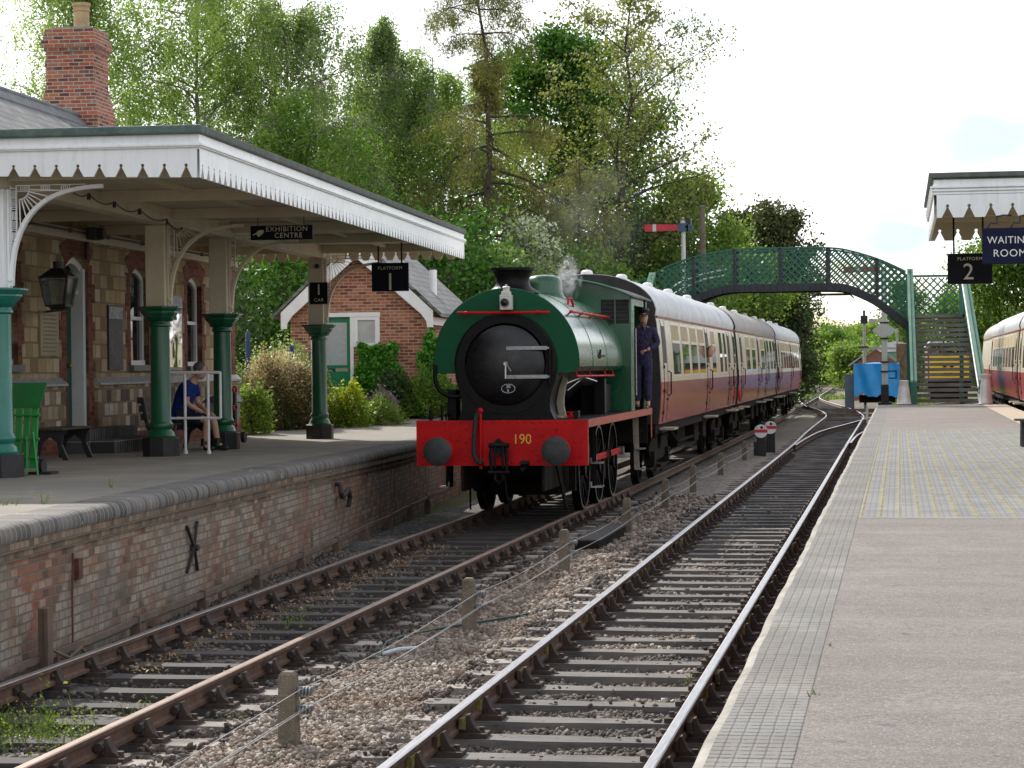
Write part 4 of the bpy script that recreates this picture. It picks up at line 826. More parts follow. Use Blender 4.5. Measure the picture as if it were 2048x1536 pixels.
# buffer beam with rivets
m = MB(LB); m.box(-1.265,1.265,32.2,32.25,.825,1.487)
riv = [(-1.18+.118*i,1.455) for i in range(21)]+[(q,.865) for q in (-1.18,-.5,-.42,.16,.28,.4,1.05)]+[(s*q,z) for s in (-1,1) for (q,z) in ((.82,1.35),(.75,1.26),(.52,1.36),(.60,1.27),(.52,1.17),(.60,1.08),(.52,.98),(.64,1.20),(.45,1.22),(.45,1.05),(.6,.93),(1.08,1.17),(1.17,1.17),(1.08,.96),(1.17,.96),(.55,.90))]
for x,z in riv: m.ball((x,32.2,z),.018 if z>1.4 else .021,8,4,(1,.6,1))
beam = obj('buffer_beam', m, M_lr, lo, smooth=True)
text('number','190',.205,M_yel,beam,L(.305,32.196,1.205),(math.pi/2,0,0),.001,1.0,.92)
for s in (-1,1):
    m = MB(LB); c = (s*.864,0,1.052)
    m.lathe((s*.864,32.2,1.052),[(.16,0),(.16,-.03),(.125,-.05),(.11,-.26)],24,'y'); b = obj('buffer', m, M_lr, lo, smooth=True)
    m = MB(LB); m.lathe((s*.864,32.2,1.052),[(.06,-.20),(.06,-.40),(.19,-.425),(.207,-.435),(.207,-.452),(.18,-.464),(.09,-.472),(.0,-.474)],40,'y',cap=False); obj('buffer_head', m, M_lgrey, b, smooth=True)
# footplate, valance and frames
m = MB(LB); m.box(-1.265,1.265,32.25,40.75,1.445,1.487); fp = obj('footplate', m, M_lb, lo)
m = MB(LB)
for s in (-1,1): m.box(s*1.268-.008,s*1.268+.008,32.252,40.75,1.375,1.490)
for s in (-1,1): m.box(s*1.255-.012,s*1.255+.012,32.252,32.30,.83,1.37); m.box(s*1.262-.006,s*1.262+.006,40.66,40.75,.95,1.37)
obj('valance', m, M_lr2, fp)
m = MB(LB); m.box(-.62,-.58,32.26,40.7,.45,1.44); m.box(.58,.62,32.26,40.7,.45,1.44); m.box(-.58,.58,33.2,34.4,.62,1.3); m.box(-1.2,1.2,40.6,40.66,.85,1.44); obj('frames', m, M_grime, lo)
m = MB(LB)
for s in (-1,1): m = MB(LB); m.bar((s*.66,33.2,.8),(s*.74,33.6,.12),.03,.08); obj('guard_iron', m, M_grime, lo)
# smokebox with saddle
SZ = 2.30; SR = .765
m = MB(LB); m.lathe((0,0,SZ),[(SR-.03,32.60),(SR,32.615),(SR,34.6)],64,'y',cap=False)
ringp = []; m.lathe((0,0,SZ),[(SR-.03,32.60),(.61,32.60),(.60,32.66)],64,'y',cap=False)
sad = []
for i in range(9):
    t = i/8; z = 1.49+(SZ-.30-1.49)*t; x = .735-.05*math.sin(math.pi*min(1,t*1.1))+.0*t; sad.append((x,z))
sad = [(.725,1.488),(.70,1.53),(.665,1.62),(.655,1.72),(.665,1.82),(.70,1.94),(.75,2.10),(.765,2.28)]
inner = [(.60*math.cos(math.radians(a)), SZ+.60*math.sin(math.radians(a))) for a in range(-0,-181,-9)]
left = [(-x,z) for x,z in sad]
poly = [(x,z) for x,z in sad]+inner+left[::-1]
m.prism(poly,'y',32.603,33.9); sb = obj('smokebox', m, M_lb, lo, smooth=True)
m = MB(LB); m.lathe((0,0,SZ-.01),[(.595,32.60),(.585,32.575),(.54,32.555),(.42,32.525),(.25,32.505),(.08,32.497),(.0,32.496)],64,'y',cap=False); door = obj('smokebox_door', m, M_lbg, sb, smooth=True)
for z in (2.535,2.115):
    m = MB(LB); m.box(.035,.64,32.485,32.505,z-.028,z+.028); m.bar((.40,32.50,z),(.66,32.55,z),.05,.03); hs = obj('hinge_strap', m, paint('strap_grey',(.30,.31,.31),.4,.1,8,metal=.4), door, bevel=.004)
    m = MB(LB)
    for q in (.17,.30,.43): m.ball((q,32.485,z),.016,8,4,(1,.6,1))
    obj('bolt', m, M_steel, hs)
m = MB(LB); m.cyl((.665,32.55,2.0),(.665,32.55,2.62),.022,n=10); m.box(.63,.70,32.56,32.62,2.09,2.16); m.box(.63,.70,32.56,32.62,2.50,2.57); obj('hinge_post', m, M_lb, sb)
m = MB(LB); m.cyl((.03,32.50,2.31),(.03,32.43,2.31),.03,n=12); m.bar((.03,32.44,2.335),(.115,32.43,2.20),.022,.018); m.bar((.028,32.46,2.30),(.028,32.45,2.09),.020,.018); obj('door_handle', m, M_steel, door)
m = MB(LB); oval = [(.055+.10*math.cos(i*math.pi/16), 1.945+.065*math.sin(i*math.pi/16)) for i in range(32)]
m.prism(oval,'y',32.505,32.52); pl = obj('shed_plate', m, M_lb, door)
m = MB(LB); m.tube([(x,32.503,z) for x,z in oval+oval[:1]],.0035,6); obj('rim', m, M_letw, pl)
text('lettering','30',.066,M_letw,pl,L(.055,32.503,1.972),(math.pi/2,0,0),.001); text('lettering','K',.054,M_letw,pl,L(.055,32.503,1.913),(math.pi/2,0,0),.001)
m = MB(LB); m.prism([(.70,1.49),(.83,1.49),(.80,1.55),(.775,1.66),(.775,1.80),(.80,1.95),(.83,2.06),(.76,2.12),(.70,1.94),(.655,1.72)],'y',33.2,33.28); m.box(.66,.80,32.95,33.3,1.49,1.53)
obj('lit_saddle_plate', m, M_buff, sb, bevel=.01)  # beige plate paints the lit saddle side and reflection by the steam pipes
# saddle tank
TR = 1.085; TZ = 2.335
out_ = [(TR*math.cos(math.radians(a)), TZ+TR*math.sin(math.radians(a))) for a in range(-4,185,4)]
inn_ = [(.765*math.cos(math.radians(a)), SZ+.765*math.sin(math.radians(a))) for a in range(-16,197,6)]
rcorner = [(.93,2.168),(.985,2.178),(1.03,2.20),(1.062,2.24)]; lcorner = [(-1.062,2.24),(-1.03,2.20),(-.985,2.178),(-.93,2.168)]
m = MB(LB)
prof = rcorner+out_+lcorner; ins = inn_[::-1]
n1 = len(prof)
def tankring(y): return [(x,y,z) for x,z in prof]
ycs = [32.66,33.3,34.4,35.5,36.6,37.7,38.1]
vs = []; 
for y in ycs: vs += tankring(y)
m.add(vs, [(i*n1+j,i*n1+j+1,(i+1)*n1+j+1,(i+1)*n1+j) for i in range(len(ycs)-1) for j in range(n1-1)])
ui = [(-.74,2.17)]+[p for p in inn_[::-1] if p[1] > 2.12]+[(.74,2.17)]
face = prof+ui
m.add([(x,38.1,z) for x,z in face],[tuple(range(len(face)))])
for s in (-1,1): m.add([(s*.93,32.66,2.168),(s*.74,32.66,2.17),(s*.74,38.1,2.17),(s*.93,38.1,2.168)],[(0,1,2,3)])
tank = obj('saddle_tank', m, M_lg, lo, smooth=True)
m = MB(LB); m.add([(x,32.655,z) for x,z in face],[tuple(range(len(face)))]); obj('front_plate', m, M_lgm, tank)
m = MB(LB)
for y in (32.67,34.2,35.9,37.4):
    q = [(x*1.0,z) for x,z in prof]; pts = [(x,y,z) for x,z in q]; m.tube(pts,.007 if y > 33 else .010,5)
obj('tank_bands', m, M_lg, tank, smooth=True)
m = MB(LB); m.cyl((.0,33.75,3.40),(.0,33.75,3.47),.20,n=20); m.cyl((.22,33.8,3.40),(.22,33.8,3.50),.03,n=8); obj('tank_filler', m, M_lb, tank)
m = MB(LB); m.cyl((.0,0,0),(0,0,.001),.001); m = MB(LB); m.tube([(.60,34.9,3.22),(.60,34.95,3.32),(.64,35.05,3.32),(.66,35.1,3.2)],.018,6); obj('lifting_handle', m, M_lr, tank)
m = MB(LB); m.box(.85,1.0,32.55,32.56,2,2) ; m = MB(LB); m.bar((1.09,34.8,2.42),(1.09,35.6,2.42),.02,.03); m.bar((1.09,34.95,2.38),(1.10,34.95,2.52),.02,.03); obj('side_bracket', m, M_lb, tank)
m = MB(LB); m.cyl((-.70,32.52,3.065),(.68,32.52,3.055),.021,n=10)
for q in (-.56,.5): m.lathe((q,32.52,3.06),[(.026,-.02),(.032,-.01),(.032,.01),(.026,.02)],10,'x'); m.cyl((q,32.52,3.06),(q,32.66,3.06),.014,n=8)
obj('front_handrail', m, M_lr, tank, smooth=True)
a_ = math.radians(41); hx, hz2 = (TR+.06)*math.cos(a_), TZ+(TR+.06)*math.sin(a_)
m = MB(LB); m.cyl((hx,33.35,hz2),(hx,37.9,hz2),.018,n=8)
for q in (33.45,34.6,35.8,37.3): m.cyl((hx,q,hz2),(TR*math.cos(a_),q,TZ+TR*math.sin(a_)),.014,n=6); m.ball((hx,q,hz2),.028,8,5)
obj('tank_handrail', m, M_lr, tank, smooth=True)
m = MB(LB); m.cyl((1.0,33.0,2.115),(1.0,37.4,2.10),.017,n=8)
for q in (33.05,34.5,36.3,37.3): m.cyl((1.0,q,2.11),(.98,q,2.18),.02,n=6)
obj('lower_handrail', m, M_lr, tank, smooth=True)
# chimney, dome
CH = 33.2
m = MB(LB); m.lathe((0.02,CH,0),[(.42,3.36),(.36,3.405),(.295,3.445),(.262,3.49),(.248,3.54),(.252,3.59),(.268,3.64),(.30,3.685),(.315,3.70),(.345,3.705),(.345,3.745),(.30,3.748),(.25,3.74),(.23,3.5)],40,cap=False); obj('chimney', m, M_lb, lo, smooth=True)
m = MB(LB); m.lathe((-.02,36.5,0),[(.40,3.30),(.345,3.40),(.31,3.45),(.295,3.52),(.29,3.62),(.275,3.69),(.235,3.735),(.16,3.76),(.0,3.77)],36,cap=False); obj('dome', m, M_lg, lo, smooth=True)
m = MB(LB); m.cyl((-.10,37.55,3.36),(-.10,37.55,3.60),.055,.04,n=12); m.cyl((.10,37.55,3.36),(.10,37.55,3.60),.055,.04,n=12); obj('safety_valves', m, M_steel, lo, smooth=True)
# lamp on the tank front
lamp = thing('headlamp','white oil headlamp standing on the lamp iron above the smokebox door','lamp',(CX+.04,32.5,3.08))
m = MB(LB); m.box(-.045,.125,32.42,32.60,3.10,3.32); m.box(-.025,.105,32.44,32.58,3.32,3.37); obj('body', m, M_lwhite, lamp, bevel=.008)
m = MB(LB); m.cyl((.04,32.51,3.37),(.04,32.51,3.43),.05,n=14); m.cyl((.04,32.51,3.43),(.04,32.51,3.45),.065,.03,n=14); m.cyl((.04,32.51,3.44),(.04,32.51,3.475),.015,n=8); obj('chimney_cap', m, M_lwhite, lamp, smooth=True)
m = MB(LB); m.cyl((.035,32.36,3.205),(.035,32.43,3.205),.06,n=20); m.ball((.035,32.37,3.205),.05,12,6,(1,.5,1)); obj('lens', m, M_lbg, lamp, smooth=True)
# cab
CW = 1.20; YF, YR = 38.12, 40.55
def cabtop(x): return 3.46+.30*(1-(x/CW)**2)
pts_ = [(-CW+2*CW*i/20, cabtop(-CW+2*CW*i/20)-.02) for i in range(21)]
m = MB(LB)
# front sheet with two window openings
def winpoly(x0,x1,z0,z1,r=.05):
    return [(x0+r,z0),(x1-r,z0),(x1,z0+r),(x1,z1-r),(x1-r,z1),(x0+r,z1),(x0,z1-r),(x0,z0+r)]
cab = None
cols_ = [(-CW,-1.18,None),(-1.18,-.70,(2.98,3.39)),(-.70,.70,None),(.70,1.18,(2.98,3.39)),(1.18,CW,None)]
for x0_,x1_,wz in cols_:
    top_ = [(x0_+(x1_-x0_)*i/6, cabtop(x0_+(x1_-x0_)*i/6)-.02) for i in range(7)]
    if wz is None: m.prism([(x0_,1.487),(x1_,1.487)]+top_[::-1],'y',YF,YF+.02)
    else:
        m.prism([(x0_,1.487),(x1_,1.487),(x1_,wz[0]),(x0_,wz[0])],'y',YF,YF+.02); m.prism([(x0_,wz[1]),(x1_,wz[1])]+top_[::-1],'y',YF,YF+.02)
cab = obj('cab', m, M_lg, lo)
for s in (-1,1):
    m = MB(LB); xa, xb = sorted((s*.70,s*1.18))
    m.box(xa,xb,YF+.024,YF+.03,2.98,3.39); wi = obj('spectacle_window', m, paint('cab_opening_dark',(.01,.011,.010),.7), cab)
    m = MB(LB)
    for i in range(5): z = 3.05+i*.07; m.cyl((xa+.01,YF+.012,z),(xb-.01,YF+.012,z),.003,n=6)
    m.box((xa+xb)/2-.012,(xa+xb)/2+.012,YF+.0,YF+.02,2.98,3.39); obj('window_bars', m, paint('bar_steel',(.10,.10,.10),.5), wi)
    m = MB(LB)
    for (ya,yb,z0_,z1_) in ((YF+.021,38.62,1.487,3.44),(38.62,40.05,3.30,3.44),(40.05,YR,1.487,2.55),(40.40,YR,2.55,3.44)): m.box(s*CW-.012,s*CW+.012,ya,yb,z0_,z1_)
    obj('side_sheet', m, M_lg, cab)
    m = MB(LB); m.cyl((s*(CW+.03),38.66,1.75),(s*(CW+.03),38.66,2.9),.014,n=8); m.cyl((s*(CW+.03),40.02,1.75),(s*(CW+.03),40.02,2.5),.014,n=8); obj('grab_rail', m, M_steel, cab)
m = MB(LB); m.box(-CW,CW,YR-.02,YR,1.487,2.6); m.box(-CW,-.6,YR-.02,YR,2.6,3.5); m.box(.6,CW,YR-.02,YR,2.6,3.5); obj('rear_sheet', m, M_lg, cab)
m = MB(LB); m.box(-1.0,1.0,38.3,38.5,1.5,2.9); m.box(-.5,.5,38.5,38.7,1.5,2.4); obj('backhead', m, M_lb, cab)
m = MB(LB); rp = [(-1.27+2.54*i/24, cabtop((-1.27+2.54*i/24)*.96)+.0) for i in range(25)]; lo_ = [(x,z-.03) for x,z in rp]
m.prism(rp+lo_[::-1],'y',37.92,40.85); obj('cab_roof', m, M_lb, cab, smooth=True)
m = MB(LB)
for s in (-1,1): m.tube([(s*1.21,YF-.01,1.49),(s*1.215,YF-.01,3.44)],.012,6)
m.tube([(x,37.93,z-.01) for x,z in rp],.016,6); obj('cab_beading', m, M_bead, cab)
# wheels
M_wheel = M_lb
def wheel(parent, x, y, r, s, spokes=12, mat=None, name='wheel'):
    m = MB(LB); m.lathe((x,y,r),[(r-.055,-.06*s),(r+.025,-.06*s),(r+.025,-.035*s),(r,-.03*s),(r-.003,.065*s),(r-.055,.068*s),(r-.055,-.06*s)],40,'x',cap=False)
    for i in range(spokes):
        t = 2*math.pi*i/spokes+.2; m.bar((x,y+.10*math.cos(t),r+.10*math.sin(t)),(x+.02*s,y+(r-.05)*math.cos(t),r+(r-.05)*math.sin(t)),.035,.05,up=(1,0,0))
    m.cyl((x-.07*s,y,r),(x+.09*s,y,r),.11,n=16)
    w_ = obj(name, m, mat or M_lb, parent, smooth=True)
    m = MB(LB); m.lathe((x,y,r),[(r-.05,.069*s),(r-.012,.069*s)],40,'x',cap=False); obj('tyre', m, M_steel, w_); return w_
for y in (35.05,36.8,38.6):
    for s in (-1,1): wheel(lo, s*.75, y, .65, s)
for s in (-1,1):
    for i,(ya,yb) in enumerate(((35.05,36.8),(36.8,38.6))):
        m = MB(LB); z = .80; m.bar((s*.93,ya,z),(s*.93,yb,z),.05,.10); cr_ = obj('coupling_rod', m, M_lr, lo, bevel=.01)
        m = MB(LB)
        for q in (ya,yb): m.cyl((s*.88,q,z),(s*1.01,q,z),.075,n=14)
        obj('crank_pin', m, M_steel, cr_)
    for y in (35.05,36.8,38.6): m = MB(LB); m.prism([(y-.5,.85),(y-.25,1.15),(y+.25,1.15),(y+.5,.85),(y+.3,.95),(y-.3,.95)],'x',s*.66,s*.70); obj('spring', m, M_lb, lo)
# steps
for (y,z0_,z1_,nm) in ((33.9,.42,1.37,2),(39.6,.42,1.37,2)):
    for s in (-1,1):
        m = MB(LB); x = s*1.10
        m.bar((x,y-.14,1.40),(x+s*.02,y-.10,z0_),.012,.07,up=(1,0,0)); m.bar((x,y+.14,1.40),(x+s*.02,y+.10,z0_),.012,.07,up=(1,0,0))
        sp_ = obj('steps', m, M_buff if y > 38 else M_lb, lo)
        for z in (z0_,z0_+.36): m = MB(LB); m.box(min(x,x+s*.16),max(x,x+s*.16),y-.17,y+.17,z,z+.022); m.box(x-.01,x+.01,y-.17,y+.17,z,z+.09); obj('tread', m, M_steel, sp_)
# front fittings
m = MB(LB); m.tube([(-.30,32.15,1.62),(-.30,32.15,.78)],.024,10); m.ball((-.30,32.15,1.63),.045,10,6); obj('vacuum_standpipe', m, M_lr, beam, smooth=True)
m = MB(LB); pts = hermite([(1.60,-.325),(1.52,-.36),(1.35,-.375),(1.15,-.39),(1.0,-.385),(.90,-.34),(.885,-.31)],.03)
m.tube([(b,32.08,a) for a,b in pts],.033,10); m.cyl((-.30,32.08,.89),(-.30,32.18,.86),.04,n=10); obj('vacuum_hose', m, paint('ribbed_hose',(.02,.022,.022),.6,.2,30,bump=.6), beam, smooth=True)
m = MB(LB); m.box(-.07,.07,32.02,32.2,1.02,1.16); m.prism([(-.06,1.04),(-.06,1.20),(-.01,1.23),(.03,1.19),(.0,1.13),(.06,1.11),(.06,.98),(0,.96)],'y',31.98,32.05)
for s in (-1,1): m.tube([(s*.10,32.0,1.14),(s*.12,31.96,1.0),(s*.11,31.96,.76)],.026,8); m.tube([(s*.055,31.99,1.18),(s*.06,31.95,1.05),(s*.055,31.95,.80)],.018,8)
m.cyl((-.16,31.96,.74),(.16,31.96,.74),.028,n=10); m.cyl((-.15,31.98,1.13),(.15,31.98,1.13),.034,n=10); m.tube([(-.05,31.96,.74),(-.06,31.96,.64),(0,31.96,.58),(.06,31.96,.64),(.05,31.96,.74)],.022,8); m.tube([(.08,31.97,.74),(.10,31.97,.5),(.12,31.97,.38)],.012,6); obj('coupling_hook', m, M_lb, beam, smooth=True)
m = MB(LB); m.tube([(.35,32.12,.88),(.35,32.12,.80),(.30,32.1,.76)],.04,8); m.cyl((.30,32.1,.86),(.42,32.1,.86),.045,n=10); obj('steam_heat_pipe', m, M_lb, beam, smooth=True)
m = MB(LB); pts = hermite([(2.30,-1.06),(2.12,-1.07),(1.97,-1.03),(1.87,-.94),(1.83,-.80),(1.84,-.66)],.04); m.tube([(b,32.65,a) for a,b in pts],.032,10); obj('ejector_pipe', m, M_lb, lo, smooth=True)
for bxx in ((-.94,-.80,32.9,33.2,1.487,1.93),(.95,1.02,33.0,33.2,1.487,1.6),(.86,1.04,35.9,36.1,1.487,2.05),(.62,.90,36.1,37.9,1.49,1.95),(-.90,-.62,36.1,37.9,1.49,1.95)): m = MB(LB); m.box(*bxx); obj('footplate_box', m, M_lb, fp, bevel=.01)
m = MB(LB); m.cyl((-.98,32.7,1.487),(-.98,32.7,1.70),.02,n=8); obj('lamp_iron', m, M_lb, fp); m = MB(LB); m.cyl((-1.10,32.45,1.487),(-1.10,32.45,1.64),.028,n=8); obj('lamp_iron', m, M_lb, fp)
m = MB(LB); m.tube([(-.93,32.75,1.49),(-.93,32.72,1.58),(-.89,32.72,1.60),(-.87,32.75,1.54)],.014,6); obj('oil_pipe', m, M_lb, fp)
for x,y in ((-.62,32.75),(.86,33.3)):
    m = MB(LB); m.cyl((x,y,1.487),(x,y,1.53),.10,n=14); m.cyl((x,y,1.53),(x,y,1.57),.03,n=8); m.bar((x-.06,y,1.575),(x+.06,y,1.575),.02,.02); obj('sandbox_lid', m, M_lr, fp)
m = MB(LB); m.cyl((0,0,0),(0,0,.01),.001); m = MB(LB); m.lathe((0,0,SZ),[(.70,34.6),(.74,34.65),(.74,38.1)],32,'y'); m.box(-.62,.62,36.5,38.1,1.5,2.3); obj('boiler', m, M_lb, lo, smooth=True)
m = MB(LB); m.tube([(.80,33.4,1.9),(.86,33.9,2.0),(.92,34.5,2.1)],.008,6); m.tube([(.78,33.3,2.0),(.95,34.0,2.1),(1.0,35.2,2.02)],.014,6); obj('copper_pipe', m, M_steel, lo)
m = MB(LB); m.box(-.56,.56,34.3,39.8,.28,.95); obj('underside_light_block', m, M_grime, lo)  # black box added to stop light showing through under the boiler
for y in (34.2,35.95,37.7):
    for s in (-1,1): m = MB(LB); m.box(s*.75-.05,s*.75+.05,y-.06,y+.06,.35,.95); m.bar((s*.75,y,.95),(s*.7,y,1.3),.04,.04); obj('brake_block', m, M_grime, lo)
# ================================================================ COACHES
M_cr = paint('coach_cream',(.58,.51,.38),.32,.05,1.5,dirt=.6,dirtc=(.42,.28,.20),bump=.03,coat=.12,streak=True)
M_ma = paint('coach_maroon',(.42,.030,.030),.20,.12,1.5,dirt=.5,dirtc=(.30,.12,.08),bump=.03,coat=.4,streak=True)
M_cend = paint('coach_end_black',(.020,.018,.018),.6,.3,3,dirt=.5,dirtc=(.06,.045,.035),streak=True)
M_croof = paint('coach_roof_white',(.52,.54,.56),.5,.10,.9,dirt=.8,dirtc=(.28,.27,.25),bump=.08,streak=False)
M_croof2 = paint('coach_roof_grey',(.36,.34,.31),.6,.12,.9,dirt=.6,dirtc=(.18,.17,.15),bump=.08)  # greyer roof colour for the middle coach and the far dark one
M_vent = paint('roof_vent_white',(.75,.74,.72),.5,.05,6)
M_cgl = glassmat('coach_glass',(.05,.055,.055),.03,.35)
M_curt = paint('coach_blind',(.42,.33,.20),.8,.15,6)
M_slot = paint('door_gap_dark',(.012,.01,.01),.6)
M_foot = paint('footboard_wood',(.36,.32,.25),.8,.15,5,dirt=.5)
def make_coach(cx, y0, length, label, roof, wins, doors, far=False, name='railway_coach', vents=None, mirror=False):
    t = thing(name, label, 'coach', (cx,y0,0)); T = Matrix.Translation(Vector((cx,0,0))); ya, yb = y0+.35, y0+length-.35
    side = [(1.345,1.17),(1.375,1.40),(1.395,1.70),(1.40,1.95),(1.385,2.30),(1.36,2.7),(1.325,3.05),(1.30,3.17)]
    def part(z0,z1):
        p = [q for q in side if z0-1e-4 <= q[1] <= z1+1e-4]; return p+[(-x,z) for x,z in p[::-1]]
    m = MB(T); m.prism(part(1.17,1.95),'y',ya,yb); obj('lower_body', m, M_ma, t, smooth=True)
    m = MB(T); m.prism(part(1.95,3.17),'y',ya,yb); up = obj('upper_body', m, M_cr, t, smooth=True)
    rf_ = [(1.30,3.17)]+[(1.33*math.cos(a)**.9 if math.cos(a)>0 else -1.33*(-math.cos(a))**.9, 3.17+.80*math.sin(a)**.92) for a in [math.pi*i/22 for i in range(1,22)]]+[(-1.30,3.17)]
    m = MB(T); m.prism(rf_,'y',ya-.02,yb+.02); r_ = obj('roof', m, roof, t, smooth=True)
    m = MB(T); 
    for s in (-1,1): m.box(s*1.315-.02,s*1.315+.02,ya,yb,3.145,3.18)
    obj('gutter', m, M_ma, r_)
    m = MB(T); ep = part(1.17,3.17); ep2 = [(x*.985,z) for x,z in ep]
    full = [q for q in side]+rf_[1:-1]+[(-x,z) for x,z in side[::-1]]
    full = [(x*.992,z if z < 3.2 else 3.17+(z-3.17)*.985) for x,z in full]
    m.prism(full,'y',ya-.045,ya-.021); en = obj('end_panel', m, M_cend, t); m = MB(T); m.prism(full,'y',yb+.021,yb+.045); obj('end_panel', m, M_cend, t)
    for (a,b) in ((y0+.05,ya-.045),(yb+.045,y0+length-.05)): m = MB(T); m.box(-.50,.50,a,b,1.1,3.25); obj('corridor_connector', m, M_cend, t, bevel=.03)
    for s in (-1,1):
        for (yy,d) in ((ya,-1),(yb,1)):
            m = MB(T); m.cyl((s*.864,yy,1.05),(s*.864,yy+d*.30,1.05),.08,n=10); m.cyl((s*.864,yy+d*.30,1.05),(s*.864,yy+d*.34,1.05),.19,n=16); obj('buffer', m, M_grime, t)
    for s in ((1,) if not mirror else (-1,)):
        def X(z):
            for (xa,za),(xb,zb) in zip(side[:-1],side[1:]):
                if za <= z <= zb: return s*(xa+(xb-xa)*(z-za)/(zb-za))
            return s*side[-1][0]
        def panel(m, a, b, z0, z1, o):
            zs = [z0]+[q[1] for q in side if z0 < q[1] < z1]+[z1]
            for z_a,z_b in zip(zs[:-1],zs[1:]):
                m.add([(X(z_a)+s*(o-.03),a,z_a),(X(z_a)+s*o,a,z_a),(X(z_a)+s*o,b,z_a),(X(z_a)+s*(o-.03),b,z_a),(X(z_b)+s*(o-.03),a,z_b),(X(z_b)+s*o,a,z_b),(X(z_b)+s*o,b,z_b),(X(z_b)+s*(o-.03),b,z_b)],
                      [(0,3,2,1),(4,5,6,7),(0,1,5,4),(1,2,6,5),(2,3,7,6),(3,0,4,7)])
        for (a,b,kind) in wins:
            fr = MB(T); panel(fr,a-.02,b+.02,2.04,3.09,.004); wd = obj('window', fr, paint_cache('window_rim'), t)
            g = MB(T)
            if kind == 'big':
                panel(g,a+.02,b-.02,2.08,2.69,.008); g.k = 1; panel(g,a+.03,b-.03,2.75,3.05,.0078); obj('pane', g, [M_cgl,M_curt], wd)
                q = MB(T); panel(q,a-.015,b+.015,2.69,2.745,.016); obj('vent_rail', q, paint_cache('window_rim'), wd)
            else: panel(g,a+.02,b-.02,2.08,3.05,.008); obj('pane', g, M_cgl, wd)
        for (yd,drop) in doors:
            dm = MB(T); panel(dm,yd-.31,yd+.31,1.20,1.95,.006); dd = obj('door', dm, M_ma, t)
            q = MB(T); panel(q,yd-.31,yd+.31,1.95,3.10,.006); obj('upper_panel', q, M_cr, dd)
            for g0 in (-.33,.305): q = MB(T); panel(q,yd+g0,yd+g0+.025,1.20,3.10,.010); obj('gap', q, M_slot, dd)
            q = MB(T); panel(q,yd-.22,yd+.22,2.30,3.0,.012); obj('droplight', q, M_slot if drop else M_cgl, dd)
            q = MB(T); xx = X(1.9)+s*.05; q.tube([(xx-s*.06,yd+.45,2.15),(xx,yd+.45,2.12),(xx,yd+.45,1.72),(xx-s*.06,yd+.45,1.68)],.014,6); q.box(min(X(1.6),X(1.6)+s*.03),max(X(1.6),X(1.6)+s*.03),yd+.20,yd+.28,1.60,1.64)
            for z in (1.35,1.75,2.2): q.box(min(X(z),X(z)+s*.025),max(X(z),X(z)+s*.025),yd-.38,yd-.28,z,z+.06)
            obj('handles', q, M_lb, dd)
            q = MB(T); q.box(min(s*1.30,s*1.58),max(s*1.30,s*1.58),yd-.40,yd+.40,1.05,1.09); obj('footboard', q, M_foot, dd)
    for k,yv in enumerate(vents or []):
        v = MB(T); xo = 0 if vents_mid else (.28 if k % 2 else -.1)
        v.lathe((xo,yv,3.93),[(.16,0),(.17,.03),(.12,.06),(.11,.12),(.07,.15),(0,.16)],12,cap=False); obj('roof_vent', v, M_vent, r_, smooth=True)
    # underframe and bogies
    m = MB(T); m.box(-1.20,1.20,ya+.1,yb-.1,1.04,1.17); m.box(-1.28,-1.22,ya,yb,.98,1.17); m.box(1.22,1.28,ya,yb,.98,1.17); m.tube([(1.0,ya+5,1.0),(1.0,ya+7,.62),(1.0,yb-7,.62),(1.0,yb-5,1.0)],.04,6); m.tube([(-1.0,ya+5,1.0),(-1.0,ya+7,.62),(-1.0,yb-7,.62),(-1.0,yb-5,1.0)],.04,6)
    m.box(-.6,.9,ya+8.0,ya+9.8,.45,1.04); m.box(-.9,1.05,ya+10.5,ya+11.6,.5,1.04); m.cyl((.5,ya+6.3,.75),(.5,ya+7.6,.75),.25,n=14); m.box(.5,1.1,ya+12.2,ya+13.1,.55,1.04); obj('underframe', m, M_grime, t)
    for yc_ in (ya+2.7, yb-2.7):
        m = MB(T)
        for s in (-1,1):
            m.prism([(yc_-1.75,.70),(yc_-1.3,.86),(yc_-.5,.86),(yc_-.3,.62),(yc_+.3,.62),(yc_+.5,.86),(yc_+1.3,.86),(yc_+1.75,.70),(yc_+1.55,.50),(yc_+.6,.42),(yc_-.6,.42),(yc_-1.55,.50)],'x',s*1.02-.03,s*1.02+.03)
            for q in (-1.3,1.3): m.box(s*1.02-.10,s*1.02+.10,yc_+q-.14,yc_+q+.14,.34,.62); m.prism([(yc_+q-.5,.30),(yc_+q,.24),(yc_+q+.5,.30),(yc_+q,.33)],'x',s*1.02-.05,s*1.02+.05)
            m.box(s*1.02-.05,s*1.02+.12,yc_-.5,yc_+.5,.28,.34); m.box(s*1.30-.03 if s>0 else -1.33,s*1.30+.03 if s>0 else -1.27,yc_-2,yc_+2,.28,.31)
        m.box(-1.0,1.0,yc_-.25,yc_+.25,.55,.95); bg_ = obj('bogie', m, M_grime, t)
        for q in (-1.3,1.3):
            for s in (-1,1):
                w_ = MB(T); w_.lathe((s*.75,yc_+q,.457),[(.05,-.06*s),(.485,-.06*s),(.485,-.035*s),(.457,-.03*s),(.455,.065*s),(.38,.065*s),(.36,.03*s),(.12,.05*s),(.0,.07*s)],28,'x',cap=False); obj('wheel', w_, M_grime, bg_, smooth=True)
    return t
_pc = {}
def paint_cache(k):
    if k not in _pc: _pc[k] = paint('window_rim_cream',(.66,.58,.42),.3,.05,3)
    return _pc[k]
vents_mid = False
